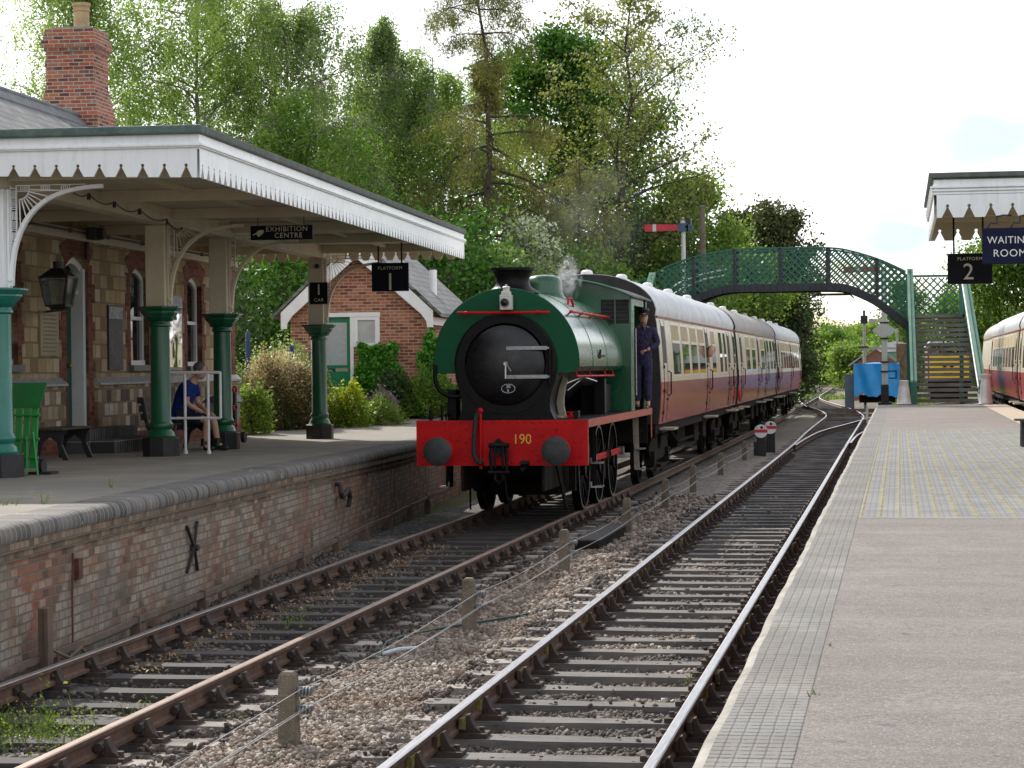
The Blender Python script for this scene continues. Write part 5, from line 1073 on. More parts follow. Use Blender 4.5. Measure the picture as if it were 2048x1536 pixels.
C1 = make_coach(XL,41.0,20.3,'nearest cream and maroon coach, coupled behind the steam locomotive',M_croof,
    [(43.75,45.25,'big'),(45.75,47.2,'big'),(47.72,49.15,'big'),(49.62,51.1,'big'),(53.1,54.15,'big'),(55.4,56.2,'small'),(56.85,57.5,'small')],[(42.2,True),(51.85,True),(58.5,True),(60.4,False)],
    vents=[42.3,44.6,47.0,49.3,51.1,53.7,56.1,58.6,60.8])
C2 = make_coach(XL,61.4,20.3,'middle cream and maroon coach of the train, with a grey roof',M_croof2,
    [(65.1,66.7,'big'),(67.8,69.3,'big'),(72.3,73.9,'big'),(75.6,76.6,'small'),(77.4,78.6,'small'),(79.3,80.3,'small')],[(63.1,True),(70.9,True),(74.8,False),(80.9,True)],
    vents=[64,66,68.9,70.6,73.2,75.5,78.3,80.5])
C3 = make_coach(XL,81.8,20.3,'last cream and maroon coach, farthest down the train under the footbridge',M_croof,
    [(84.5+1.9*i,86+1.9*i,'big') for i in range(8)],[(83.2,False),(92.4,False),(100.9,False)],vents=[84.1,86.1,88.5,91,94,96.5,99,101])
for y,s_ in ((61.35,0),(81.75,0)):
    pass
m = MB(); m.lathe((-4.27,61.0,1.42),[(.02,-.02),(.15,-.02),(.15,.02),(.02,.02)],18,'x')
tag(obj('tail_disc', m, M_lr),'small round red disc hanging between the first and second coaches','disc')
C4 = make_coach(4.75,66.4,20.3,'cream and maroon coach at the platform 2 far side, with a black end gangway',M_croof,
    [(68.4+1.95*i,69.8+1.95*i,'big') for i in range(8)],[(67.4,False),(84.9,False)],vents=[70,74,78,82],mirror=True)
C5 = make_coach(4.75,46.0,20.3,'cream and maroon coach nearest the camera on the far right track',M_croof,
    [(48.4+1.95*i,49.8+1.95*i,'big') for i in range(8)],[(47.4,False),(64.9,False)],vents=[60,62.5,65],mirror=True)
C6 = make_coach(4.9,87.0,12.0,'dark coach standing beyond the cream coaches on the far right track',M_croof2,[],[],vents=[],name='railway_coach')
# ================================================================ PEOPLE
def skin_mesh(name, chains, mat, parent, sub=2, root=0):
    """chains: list of [(x,y,z,r),...] lists; the first point of a later chain may be an int index of an existing vertex"""
    vs, es, rs = [], [], []
    for ch in chains:
        prev = None
        for q in ch:
            if isinstance(q,int): prev = q; continue
            vs.append(q[:3]); rs.append(q[3] if isinstance(q[3],(tuple,list)) else (q[3],q[3])); i = len(vs)-1
            if prev is not None: es.append((prev,i))
            prev = i
    off = wloc(parent); me = bpy.data.meshes.new(name); me.from_pydata([(a[0]-off.x,a[1]-off.y,a[2]-off.z) for a in vs], es, [])
    o = bpy.data.objects.new(name, me); COL.objects.link(o); o.parent = parent; me.materials.append(mat)
    sk = o.modifiers.new('skin','SKIN'); sk.use_smooth_shade = True
    if not me.skin_vertices: me.attributes  # layer is made with the modifier
    sv = me.skin_vertices[0].data
    for i, r in enumerate(rs): sv[i].radius = r; sv[i].use_root = (i == root)
    ss = o.modifiers.new('sub','SUBSURF'); ss.levels = sub; ss.render_levels = sub
    dg = bpy.context.evaluated_depsgraph_get(); me2 = bpy.data.meshes.new_from_object(o.evaluated_get(dg)); me2.name = name
    o.modifiers.clear(); o.data = me2; me2.polygons.foreach_set('use_smooth',[True]*len(me2.polygons)); 
    if not me2.materials: me2.materials.append(mat)
    return o
M_skin = paint('skin',(.50,.27,.19),.5,.06,20,bump=.02); M_hairg = paint('grey_hair',(.10,.09,.085),.7,.3,40,bump=.4); M_hairb = paint('brown_hair',(.05,.03,.02),.7,.3,40,bump=.4)
M_over = cloth('navy_overalls',(.045,.037,.085)); M_cap = paint('black_cap',(.012,.012,.016),.5)
M_shirt = cloth('blue_polo',(.012,.035,.20)); M_shorts = cloth('dark_shorts',(.02,.022,.035)); M_shoe = paint('black_shoe',(.012,.012,.013),.4); M_grysh = paint('grey_undershirt',(.16,.15,.17),.8)
M_eye = paint('eye_dark',(.01,.008,.006),.2)
def head(parent, base, fwd, s=1.0, hair=M_hairg, up=Vector((0,0,1)), haircut=True):
    """neck top at base; fwd is where the face looks. Returns vertices for one head mesh."""
    f = Vector(fwd).normalized(); u = Vector(up).normalized(); r = f.cross(u).normalized(); u = r.cross(f)
    R = Matrix((( r.x,f.x,u.x,base[0]),(r.y,f.y,u.y,base[1]),(r.z,f.z,u.z,base[2]),(0,0,0,1)))
    m = MB(R); n = 20; rows = [(-.02,.050,.055,.0),(.00,.052,.062,.012),(.02,.058,.078,.022),(.05,.066,.092,.016),(.08,.071,.098,.008),(.11,.075,.101,.002),(.14,.078,.102,-.004),(.17,.078,.100,-.010),(.20,.070,.090,-.014),(.225,.052,.068,-.018),(.238,.028,.036,-.02),(.242,.002,.002,-.02)]
    vs = []
    for (z,a,b,c) in rows:
        for j in range(n):
            t = 2*math.pi*j/n; x = a*math.cos(t); y = c+b*math.sin(t)
            if math.sin(t) > .93 and .085 < z < .13: y += .0
            vs.append((x*s,y*s,z*s))
    m.add(vs, [(i*n+j,i*n+(j+1)%n,(i+1)*n+(j+1)%n,(i+1)*n+j) for i in range(len(rows)-1) for j in range(n)]+[tuple(range(n-1,-1,-1))])
    m.add([(p[0]*s,p[1]*s,p[2]*s) for p in [(-.016,.098,.085),(.016,.098,.085),(.008,.100,.135),(-.008,.100,.135),(-.011,.124,.088),(.011,.124,.088),(.004,.106,.134),(-.004,.106,.134)]],[(0,3,2,1),(4,5,6,7),(0,1,5,4),(1,2,6,5),(2,3,7,6),(3,0,4,7)])  # nose
    for q in (-1,1): m.ball((q*.078*s,-.004*s,.105*s),.026*s,8,6,(.35,.6,1))      # ears
    m.ball((0,.092*s,.018*s),.02*s,8,5,(1.2,.7,.7)); m.bar((-.024*s,.101*s,.054*s),(.024*s,.101*s,.054*s),.012*s,.010*s)
    return m, R
def hand(parent, wrist, d, pn, mat=M_skin, grip=.5, s=1.0, name='hand'):
    """a hand starting at the wrist, pointing along d, palm normal pn, fingers curling towards pn"""
    d = Vector(d).normalized(); pn = Vector(pn).normalized(); sd_ = d.cross(pn).normalized(); W = Vector(wrist); chains = []
    def P(a,b,c): return tuple(W+d*a*s+sd_*b*s+pn*c*s)
    palm = [(*P(0,0,0),.024*s),(*P(.04,0,0),(.036*s,.018*s)),(*P(.085,0,.002),(.040*s,.016*s))]; chains.append(palm)
    for b,l in ((-.030,.070),(-.010,.080),(.010,.076),(.030,.060)):
        c1, c2, c3 = [math.radians(grip*q) for q in (60,125,175)]; p0 = (.09,b,.0)
        p1 = (p0[0]+l*.45*math.cos(c1), b*1.05, p0[2]+l*.45*math.sin(c1)); p2 = (p1[0]+l*.32*math.cos(c2), b*1.05, p1[2]+l*.32*math.sin(c2)); p3 = (p2[0]+l*.23*math.cos(c3), b*1.05, p2[2]+l*.23*math.sin(c3))
        chains.append([2]+[(*P(*q),.0085*s) for q in (p0,p1,p2,p3)])
    chains.append([1,(*P(.045,-.042,.008),.011*s),(*P(.075,-.058,.022),.0095*s),(*P(.10,-.055,.034),.0085*s)])
    return skin_mesh(name, chains, mat, parent, 1)
# ---- driver leaning out of the cab
dv = thing('person','locomotive driver in a black cap and navy overalls standing in the cab doorway','person',(CX+1.17,39.75,1.49))
ox, oy, oz = CX+1.20, 39.95, 1.49
def D(x,y,z,r): return (ox+x, oy+y, oz+z, r)
body = skin_mesh('body',[[D(0,0,.92,.10),D(0,-.01,1.10,.10),D(.01,-.02,1.28,(.12,.09)),D(.015,-.03,1.40,(.11,.08)),D(.02,-.05,1.47,.06),D(.025,-.07,1.53,.055)],
    [0,D(-.09,0,.86,.07),D(-.10,-.02,.48,.055),D(-.10,.01,.10,.045),D(-.10,-.10,.035,.035),D(-.10,-.16,.03,.028)],
    [0,D(.09,0,.86,.07),D(.09,-.04,.48,.055),D(.09,.0,.10,.045),D(.09,-.11,.035,.035),D(.09,-.17,.03,.028)],
    [3,D(-.19,-.04,1.39,.06),D(-.26,-.10,1.14,.045),D(-.20,-.30,1.00,.035)],
    [3,D(.19,-.02,1.40,.06),D(.27,-.02,1.16,.045),D(.10,-.20,1.04,.035)]],M_skin,dv)
jk = skin_mesh('jacket',[[D(0,0,.72,(.19,.15)),D(0,-.01,1.0,(.18,.15)),D(.01,-.02,1.24,(.18,.14)),D(.015,-.03,1.38,(.165,.115)),D(.02,-.045,1.445,.085)],
    [3,D(-.20,-.04,1.385,.078),D(-.265,-.10,1.15,.062),D(-.22,-.26,1.02,.047)],
    [3,D(.20,-.02,1.395,.078),D(.28,-.02,1.16,.064),D(.13,-.17,1.05,.049)]],M_over,dv)
tr = skin_mesh('trousers',[[D(0,0,.98,(.165,.135)),D(0,0,.90,(.165,.135)),D(-.09,0,.80,.11),D(-.10,-.02,.48,.088),D(-.10,.01,.12,.070)],[1,D(.09,0,.80,.11),D(.09,-.04,.48,.088),D(.09,.0,.12,.070)]],M_over,dv)
for q in (-.10,.09):
    b_ = skin_mesh('boot',[[D(q,.03,.05,.05),D(q,-.06,.045,.045),D(q,-.16,.035,.036)]],M_shoe,dv)
HB = (ox+.03, oy-.075, oz+1.52)
m, R = head(dv, HB, (.30,-1,.0), 1.0); hd_ = obj('head', m, M_skin, body, smooth=True)
m = MB(R)
for q in (-1,1): m.ball((q*.032,.093,.118),.011,8,5,(1,.6,.8))
m.box(-.055,.055,.098,.101,.116,.122); obj('glasses', m, M_eye, dv)
m = MB(R); m.lathe((0,-.008,0),[(.092,.155),(.095,.20),(.115,.225),(.118,.245),(.09,.262),(0,.266)],20,cap=False); m.hexa([(-.07,.075,.160),(.07,.075,.160),(.05,.155,.140),(-.05,.155,.140),(-.07,.075,.168),(.07,.075,.168),(.05,.155,.148),(-.05,.155,.148)]); obj('cap', m, M_cap, dv, smooth=True)
m = MB(R); m.lathe((0,-.02,0),[(.078,.08),(.086,.13),(.085,.17)],18,cap=False); obj('hair', m, M_hairg, dv, smooth=True)
hand(dv, (ox-.20,oy-.30,oz+1.00), (.1,-.9,.2), (0,.1,-1), grip=.6); hand(dv, (ox+.10,oy-.20,oz+1.04), (-.6,-.6,-.1), (0,.2,-1), grip=.7)
m = MB(R); m.prism([(-.045,.0),(.045,.0),(.0,-.12)],'y',.035,.085); obj('shirt_collar', m, M_grysh, dv, bevel=.01)
# ---- passenger looking out of the coach door window
ps = thing('person','passenger with dark hair leaning a head out of the first coach window','person',(-4.35,51.85,2.4))
o_ = (-4.36,51.75,2.42)
skin_mesh('body',[[(o_[0]-.50,o_[1]+.05,o_[2]-.42,.08),(o_[0]-.30,o_[1]+.03,o_[2]-.22,.07),(o_[0]-.08,o_[1]+.01,o_[2]-.03,.05),(o_[0]+.03,o_[1]-.02,o_[2]+.05,.05)]],M_skin,ps)
skin_mesh('shirt',[[(o_[0]-.60,o_[1]+.05,o_[2]-.50,.15),(o_[0]-.35,o_[1]+.03,o_[2]-.26,(.15,.13)),(o_[0]-.17,o_[1]+.01,o_[2]-.10,.09)]],cloth('grey_blue_shirt',(.12,.14,.2)),ps)
m, R = head(ps,(o_[0]+.06,o_[1]-.03,o_[2]+.04),(.25,-1,0),1.0,up=Vector((.35,0,1))); obj('head', m, M_skin, ps, smooth=True)
m = MB(R); m.ball((0,-.028,.155),.098,14,10,(.92,1.02,.98)); obj('hair', m, M_hairb, ps, smooth=True)
# ---- man sitting on the bench behind the white railing
mn = thing('person','grey haired man in blue shirt and shorts sitting on a bench behind the white railing','person',(-11.0,33.6,1.03))
bx0, by0, bz0 = -11.08, 33.75, 1.0    # pelvis about .47 above the paving; he faces the track (+x) and slightly right
def Q(x,y,z,r): return (bx0+x, by0+y, bz0+z, r)
bd = skin_mesh('body',[[Q(0,0,.52,.11),Q(.03,0,.72,(.10,.10)),Q(.10,0,.92,(.10,.10)),Q(.17,0,1.04,(.09,.09)),Q(.235,-.01,1.13,.058),Q(.27,-.01,1.17,.055)],
    [0,Q(.10,-.11,.50,.07),Q(.48,-.16,.50,.07),Q(.42,-.15,.10,.042),Q(.50,-.17,.04,.034)],
    [0,Q(.10,.11,.50,.07),Q(.48,.14,.52,.07),Q(.56,.12,.12,.042),Q(.64,.12,.045,.034)],
    [3,Q(.16,-.20,1.0,.062),Q(.18,-.24,.74,.046),Q(.40,-.10,.60,.032)],
    [3,Q(.16,.20,1.0,.062),Q(.20,.24,.74,.046),Q(.42,.06,.60,.032)]],M_skin,mn)
skin_mesh('polo_shirt',[[Q(-.02,0,.38,(.19,.19)),Q(-.01,0,.50,(.19,.19)),Q(.02,0,.68,(.175,.16)),Q(.08,0,.90,(.175,.17)),Q(.155,0,1.03,(.15,.14)),Q(.21,-.01,1.09,.085)],[4,Q(.155,-.20,1.0,.085),Q(.17,-.235,.83,.078)],[4,Q(.155,.20,1.0,.085),Q(.19,.235,.83,.078)]],M_shirt,mn)
skin_mesh('shorts',[[Q(0,0,.50,(.165,.16)),Q(.12,-.11,.50,.115),Q(.42,-.155,.50,.095)],[0,Q(.12,.11,.50,.115),Q(.42,.135,.515,.095)]],M_shorts,mn)
for a,b in ((.42,-.15),(.56,.12)):
    skin_mesh('shoe',[[Q(a-.02,b,.06,.05),Q(a+.08,b,.05,.05),Q(a+.17,b,.035,.04)]],M_shoe,mn); s_ = MB(); s_.cyl((bx0+a,by0+b,bz0+.08),(bx0+a,by0+b,bz0+.20),.052,.05,n=12); obj('sock', s_, M_shoe, mn)
m, R = head(mn,(bx0+.285,by0-.01,bz0+1.15),(1,-.12,-.35),1.0,up=Vector((.30,0,1))); obj('head', m, M_skin, mn, smooth=True)
m = MB(R); m.ball((0,-.018,.152),.104,16,12,(.88,1.0,.95)); obj('hair', m, M_hairg, mn, smooth=True)
hand(mn,(bx0+.40,by0-.10,bz0+.60),(.9,.3,-.2),(0,0,-1),grip=.5); hand(mn,(bx0+.42,by0+.06,bz0+.60),(.9,-.3,-.2),(0,0,-1),grip=.5)
# ================================================================ FOOTBRIDGE
M_bg = paint('bridge_green',(.018,.115,.072),.5,.25,2,dirt=.25,dirtc=(.03,.06,.05)); M_bgl = paint('bridge_pale_green',(.20,.38,.27),.55,.12,2,dirt=.35,dirtc=(.12,.22,.16)); M_bgd = paint('bridge_dark',(.018,.022,.028),.6,.3,2,dirt=.3,dirtc=(.06,.05,.045))
M_btimber = timber('bridge_timber',(.07,.065,.055),(.17,.155,.13),(.22,.21,.19))
TOPC = hermite([(-8.55,5.50),(-8.0,5.78),(-6.9,6.12),(-5.7,6.30),(-4.1,6.33),(-2.4,6.30),(-1.62,6.17),(-.62,5.84),(.30,5.40)],.1)
BOTC = hermite([(-8.55,3.72),(-8.1,4.02),(-7.0,4.62),(-6.3,4.87),(-5.7,4.95),(-4.1,4.95),(-2.4,4.95),(-1.75,4.88),(-1.2,4.66),(-.64,4.33),(.30,3.55)],.1)
def cz(c, x):
    for (a,b),(a2,b2) in zip(c[:-1],c[1:]):
        if a <= x <= a2: return b+(b2-b)*(x-a)/max(1e-6,a2-a)
    return c[0][1] if x < c[0][0] else c[-1][1]
br_ = thing('footbridge','green lattice iron footbridge arching over the tracks with timber stairs','bridge',(-4.1,80.3,0))
def lattice(m, x0, x1, top, bot, y, pitch=.255, w=.052):
    """crossing diagonal flats between two curves in the plane y"""
    for s in (-1,1):
        q = x0-3.1
        while q < x1+3.1:
            pts = []; N_ = 70; inside = False; st_ = None; last = None
            for i in range(N_+1):
                t = i/N_*3.1; x = q+s*t; z = 3.4+t if True else 0
                ok = x0 <= x <= x1 and bot(x) <= z <= top(x)
                if ok and st_ is None: st_ = (x,z)
                if ok: last = (x,z)
                if not ok and st_ is not None:
                    if last != st_: m.bar((st_[0],y+s*.012,st_[1]),(last[0],y+s*.012,last[1]),.012,w,up=(0,1,0)) if False else m.bar((st_[0],y+s*.012,st_[1]),(last[0],y+s*.012,last[1]),.014,w,up=(-s*.7,0,.7))
                    st_ = None
            if st_ is not None and last != st_: m.bar((st_[0],y+s*.012,st_[1]),(last[0],y+s*.012,last[1]),.014,w,up=(-s*.7,0,.7))
            q += pitch
for y in (79.5,81.2):
    m = MB(); lattice(m,-8.5,.28,lambda x: cz(TOPC,x),lambda x: cz(BOTC,x)+.12,y); par = obj('lattice_panel', m, M_bg, br_)
    m = MB(); m.sweep([(0,0)]*1,[(0,0)]) if False else None
    for a,b in zip(TOPC[::2],TOPC[2::2]): m.bar((a[0],y,a[1]),(b[0]+.01,y,b[1]),.12,.06)
    obj('top_chord', m, M_bg, par)
    m = MB(); 
    for a,b in zip(BOTC[::2],BOTC[2::2]): m.bar((a[0],y,a[1]-.02),(b[0]+.01,y,b[1]-.02),.14,.26)
    obj('bottom_girder', m, M_bgd, par)
    for x in (-7.15,-5.7,-4.1,-2.45,-.75):
        m = MB(); m.box(x-.05,x+.05,y-.06,y+.06,cz(BOTC,x)-.1,cz(TOPC,x)); obj('stiffener', m, M_bgd, par)
m = MB()
for a,b in zip(BOTC[::2],BOTC[2::2]): m.bar((a[0],80.35,a[1]+.10),(b[0]+.01,80.35,b[1]+.10),1.6,.05)
obj('deck', m, M_btimber, br_)
m = MB(); m.tube([(-8.4,79.7,4.75),(-7.6,79.7,5.2),(-6.8,79.7,5.48),(-6.0,79.7,5.62)],.03,8); m.tube([(-8.4,79.7,4.45),(-7.6,79.7,4.95),(-6.8,79.7,5.28),(-6.0,79.7,5.42)],.03,8); obj('white_handrail', m, M_white2, br_)
m = MB(); m.box(-2.9,-1.7,79.9,80.7,4.66,4.72); m.bar((-2.9,79.9,4.69),(-3.05,79.9,4.55),.05,.05); m.bar((-1.7,79.9,4.69),(-1.55,79.9,4.55),.05,.05); obj('smoke_deflector', m, M_bgd, br_)
# landing and stairs towards platform 2
m = MB(); m.box(.33,2.30,79.0,81.3,3.80,3.90); obj('landing', m, M_btimber, br_)
m = MB(); lattice(m,.42,2.10,lambda x: 5.30,lambda x: 3.92,81.25,.27); m.box(.3,2.3,81.2,81.3,5.28,5.36); obj('landing_lattice', m, M_bg, br_)
for x in (.33,2.18):
    m = MB(); m.box(x-.07,x+.07,81.1,81.4,.0,5.4); obj('rear_post', m, M_bg, br_)
for (xt,xb,s) in ((.40,.46,-1),(2.26,2.62,1)):
    m = MB(); m.hexa([(xt-.10,79.0,5.36),(xt+.10,79.0,5.36),(xb+.10,73.35,1.60),(xb-.10,73.35,1.60),(xt-.10,79.1,5.46),(xt+.10,79.1,5.46),(xb+.10,73.35,1.68),(xb-.10,73.35,1.68)]); f1 = obj('stair_flange', m, M_bgl, br_)
    m = MB(); m.hexa([(xt-.012,79.0,5.37),(xt+.012,79.0,5.37),(xb+.012,73.30,1.62),(xb-.012,73.30,1.62),(xt-.012,79.0,5.475),(xt+.012,79.0,5.475),(xb+.012,73.30,1.695),(xb-.012,73.30,1.695)]); obj('rivet_seam', m, M_bgd, f1)
    m = MB(); m.hexa([(xt-.02,79.0,3.7),(xt+.02,79.0,3.7),(xb+.02,73.35,.80),(xb-.02,73.35,.80),(xt-.02,79.0,4.05),(xt+.02,79.0,4.05),(xb+.02,73.35,1.15),(xb-.02,73.35,1.15)]); obj('stringer', m, M_bg, br_)
    m = MB()
    for k in range(11):
        t0 = k/11; t1 = min(1,t0+.14)
        lo0 = 4.0+(1.1-4.0)*t0; hi0 = 5.36+(1.62-5.36)*t0; lo1 = 4.0+(1.1-4.0)*t1; hi1 = 5.36+(1.62-5.36)*t1; y_0 = 79.0-5.65*t0; y_1 = 79-5.65*t1; X0_ = xt+(xb-xt)*t0; X1_ = xt+(xb-xt)*t1
        m.bar((X0_,y_0,lo0),(X1_,y_1,hi1),.012,.035,up=(1,0,0)); m.bar((X0_,y_0,hi0),(X1_,y_1,lo1),.012,.035,up=(1,0,0))
    obj('stair_lattice', m, M_bg, br_)
    m = MB(); m.box(xb-.105,xb+.105,73.28,73.40,.90,1.63); obj('newel', m, M_bg, br_, bevel=.01)
    m = MB(); m.box(xt-.10,xt+.10,78.95,79.10,3.7,5.50) if s<0 else m.box(xt-.08,xt+.08,79.0,79.15,3.7,5.35); obj('landing_post', m, M_bgl if s<0 else M_bg, br_)
m = MB(); m.tube([(2.17,79.0,5.0),(2.50,73.4,1.45),(2.50,73.35,1.0)],.035,8); obj('white_stair_rail', m, M_white2, br_)
for i in range(17):
    t = (i+.5)/17; z = .90+3.0*(i+1)/18; y = 73.55+5.3*t; xa = .46+(.40-.46)*t; xb = 2.62+(2.26-2.62)*t
    m = MB(); m.box(xa+.03,xb-.03,y-.13,y+.15,z-.05,z); m.box(xa+.03,xb-.03,y-.13,y-.10,z-.105,z-.051); obj('stair_tread', m, M_btimber, br_)
# far left landing and stairs
m = MB(); m.box(-10.6,-8.55,79.4,81.3,3.66,3.76); obj('landing', m, M_btimber, br_)
m = MB(); lattice(m,-10.5,-8.6,lambda x: 5.30,lambda x: 3.8,81.25,.27); m.box(-11.6,-8.55,81.2,81.3,5.30,5.40); m.box(-11.6,-10.6,79.45,79.55,5.30,5.38); obj('landing_lattice', m, M_bg, br_)
m = MB(); m.hexa([(-8.68,79.2,5.40),(-8.46,79.2,5.40),(-8.72,75.5,3.2),(-8.94,75.5,3.2),(-8.68,79.2,5.54),(-8.46,79.2,5.54),(-8.72,75.5,3.34),(-8.94,75.5,3.34)]); obj('stair_flange', m, M_bgl, br_)
m = MB(); m.box(-8.65,-8.5,79.4,79.6,0,5.5); m.box(-10.6,-10.45,81.1,81.3,0,5.4); obj('landing_post', m, M_bg, br_)
for i in range(16):
    z = .93+2.7*(i+1)/17; y = 74.2+4.9*(i+.5)/16; m = MB(); m.box(-10.4,-8.75,y-.13,y+.13,z-.04,z); obj('stair_tread', m, M_btimber, br_)
# ================================================================ SIGNALS AND POLES
M_swhite = paint('signal_white',(.70,.70,.67),.5,.06,2,dirt=.35,dirtc=(.35,.33,.28),streak=True); M_sred = paint('signal_red',(.60,.03,.05),.45); M_sblue = paint('spectacle_blue',(.02,.08,.16),.3)
t = thing('semaphore_signal','white signal post with a red and white arm rising behind the footbridge','signal',(-7.92,84,-.2))
m = MB(); m.cyl((-7.92,84,-.2),(-7.92,84,7.55),.11,.085,n=12); m.ball((-7.92,84,7.72),.07,10,6); m.cyl((-7.92,84,7.55),(-7.92,84,7.66),.12,.10,n=12); obj('post', m, M_swhite, t, smooth=True)
m = MB(); m.hexa([(-9.35,83.86,7.26),(-8.10,83.86,7.28),(-8.10,83.89,7.28),(-9.35,83.89,7.26),(-9.35,83.86,7.53),(-8.10,83.86,7.51),(-8.10,83.89,7.51),(-9.35,83.89,7.53)]); am = obj('arm', m, M_sred, t)
m = MB(); m.box(-9.05,-8.92,83.85,83.859,7.262,7.528); obj('stripe', m, M_swhite, am)
m = MB(); m.box(-8.10,-7.72,83.84,83.88,7.24,7.55); m.cyl((-7.68,83.84,7.36),(-7.68,83.9,7.36),.15,n=16); obj('spectacle', m, M_sblue, am)
m = MB(); m.box(-7.80,-7.62,83.9,84.1,7.45,7.75); m.bar((-8.05,84.0,7.2),(-7.80,84.0,7.7),.03,.03); obj('lamp', m, M_black, t)
m = MB()
for i in range(20): m.bar((-7.84,84.12,.5+i*.33),(-7.62,84.12,.5+i*.33),.02,.02)
m.bar((-7.82,84.12,.2),(-7.82,84.12,7.2),.03,.03); m.bar((-7.64,84.12,.2),(-7.64,84.12,7.2),.03,.03); obj('ladder', m, M_bgd, t)
t = thing('telegraph_pole','bare brown wooden pole standing right of the red signal arm','pole',(-7.08,82.6,-.3))
m = MB(); m.cyl((-7.08,82.6,-.3),(-7.08,82.6,8.05),.13,.105,n=10); obj('pole', m, paint('pole_wood',(.16,.13,.09),.85,.2,3,dirt=.4), t, smooth=True); m = MB(); m.cyl((-7.08,82.6,8.05),(-7.08,82.6,8.10),.12,.05,n=10); obj('cap', m, M_lead2, t)
t = thing('signal_post','white and black signal post with a lozenge plate standing beyond platform 2','signal',(-.53,84,0))
m = MB(); m.box(-.63,-.43,83.9,84.1,1.45,5.75); obj('post', m, M_swhite, t, bevel=.01)
m = MB(); m.box(-.67,-.39,83.86,84.14,-.2,1.45); m.box(-.78,-.28,83.8,84.2,-.3,.80); obj('base', m, M_black, t, bevel=.01)
m = MB(); m.prism([(-.98,3.45),(-.72,3.24),(-.53,3.22),(-.34,3.24),(-.08,3.45),(-.34,3.64),(-.53,3.66),(-.72,3.64)],'y',83.80,83.84); obj('lozenge_plate', m, M_swhite, t)
m = MB(); 
for z in (3.12,3.70,1.9,2.25): m.box(-.68,-.38,83.85,83.898,z,z+.06)
m.box(-.38,-.10,83.88,83.92,1.92,1.97); m.box(-.14,-.09,83.88,83.92,1.7,1.97); m.box(-.38,-.09,83.88,83.92,1.66,1.71); obj('brackets', m, M_black, t)
m = MB(); m.hexa([(-2.0,83.86,5.58),(-.66,83.86,5.62),(-.66,83.89,5.62),(-2.0,83.89,5.58),(-2.0,83.86,5.82),(-.66,83.86,5.80),(-.66,83.89,5.80),(-2.0,83.89,5.82)]); am = obj('arm', m, M_sred, t)
m = MB(); m.cyl((-1.45,83.855,5.71),(-1.45,83.85,5.71),.11,n=14); obj('arm_dot', m, M_swhite, am)
t = thing('bracket_signal','distant thin grey signal post with a dark lamp and short arm seen under the bridge','signal',(-1.95,130,-.2))
m = MB(); m.cyl((-1.95,130,-.2),(-1.95,130,4.9),.10,.08,n=8); m.box(-2.3,.6,129.95,130.05,3.0,3.12); m.cyl((-.1,130,3.0),(-.1,130,4.2),.07,n=8); obj('post', m, paint('signal_grey',(.34,.33,.30),.6), t)
m = MB(); m.box(-2.15,-1.75,129.8,129.98,4.5,4.95); m.cyl((-1.95,129.9,4.95),(-1.95,129.9,5.25),.07,n=8); m.box(-2.3,-1.7,129.9,130.1,3.12,3.2); obj('lamp', m, M_black, t)
m = MB(); m.box(-1.7,-.6,129.86,129.9,4.55,4.75); obj('arm', m, paint('arm_grey',(.45,.42,.38),.6), t)
for k,(yy,lab) in enumerate(((60.0,'front white shunting disc with a red bar, low beside the track'),(62.3,'rear white shunting disc with a red bar, partly hidden by the front one'))):
    x = -3.64+.12*k; zc = .475+.03*k; t = thing('shunting_disc', lab, 'signal', (x,yy,-.2), None)
    m = MB(); m.cyl((x,yy,zc),(x,yy+.02,zc),.178,n=28); dk = obj('disc', m, M_white2, t)
    m = MB(); m.box(x-.175,x+.175,yy-.006,yy-.001,zc-.04,zc+.045); obj('bar', m, M_sred, dk)
    m = MB(); m.cyl((x+.02,yy-.012,zc+.10),(x+.02,yy-.004,zc+.10),.038,n=12); m.cyl((x+.10,yy-.012,zc+.09),(x+.10,yy-.004,zc+.09),.012,n=8); m.cyl((x-.10,yy-.012,zc+.09),(x-.10,yy-.004,zc+.09),.012,n=8); obj('lens', m, M_lbg, dk)
    m = MB(); m.box(x-.12,x+.12,yy+.03,yy+.30,-.25,zc+.05); m.box(x-.2,x-.12,yy+.02,yy+.2,-.25,.2); m.cyl((x+.05,yy+.1,zc+.1),(x+.05,yy+.1,zc+.24),.06,n=10); obj('lamp_case', m, M_black, t, bevel=.01)
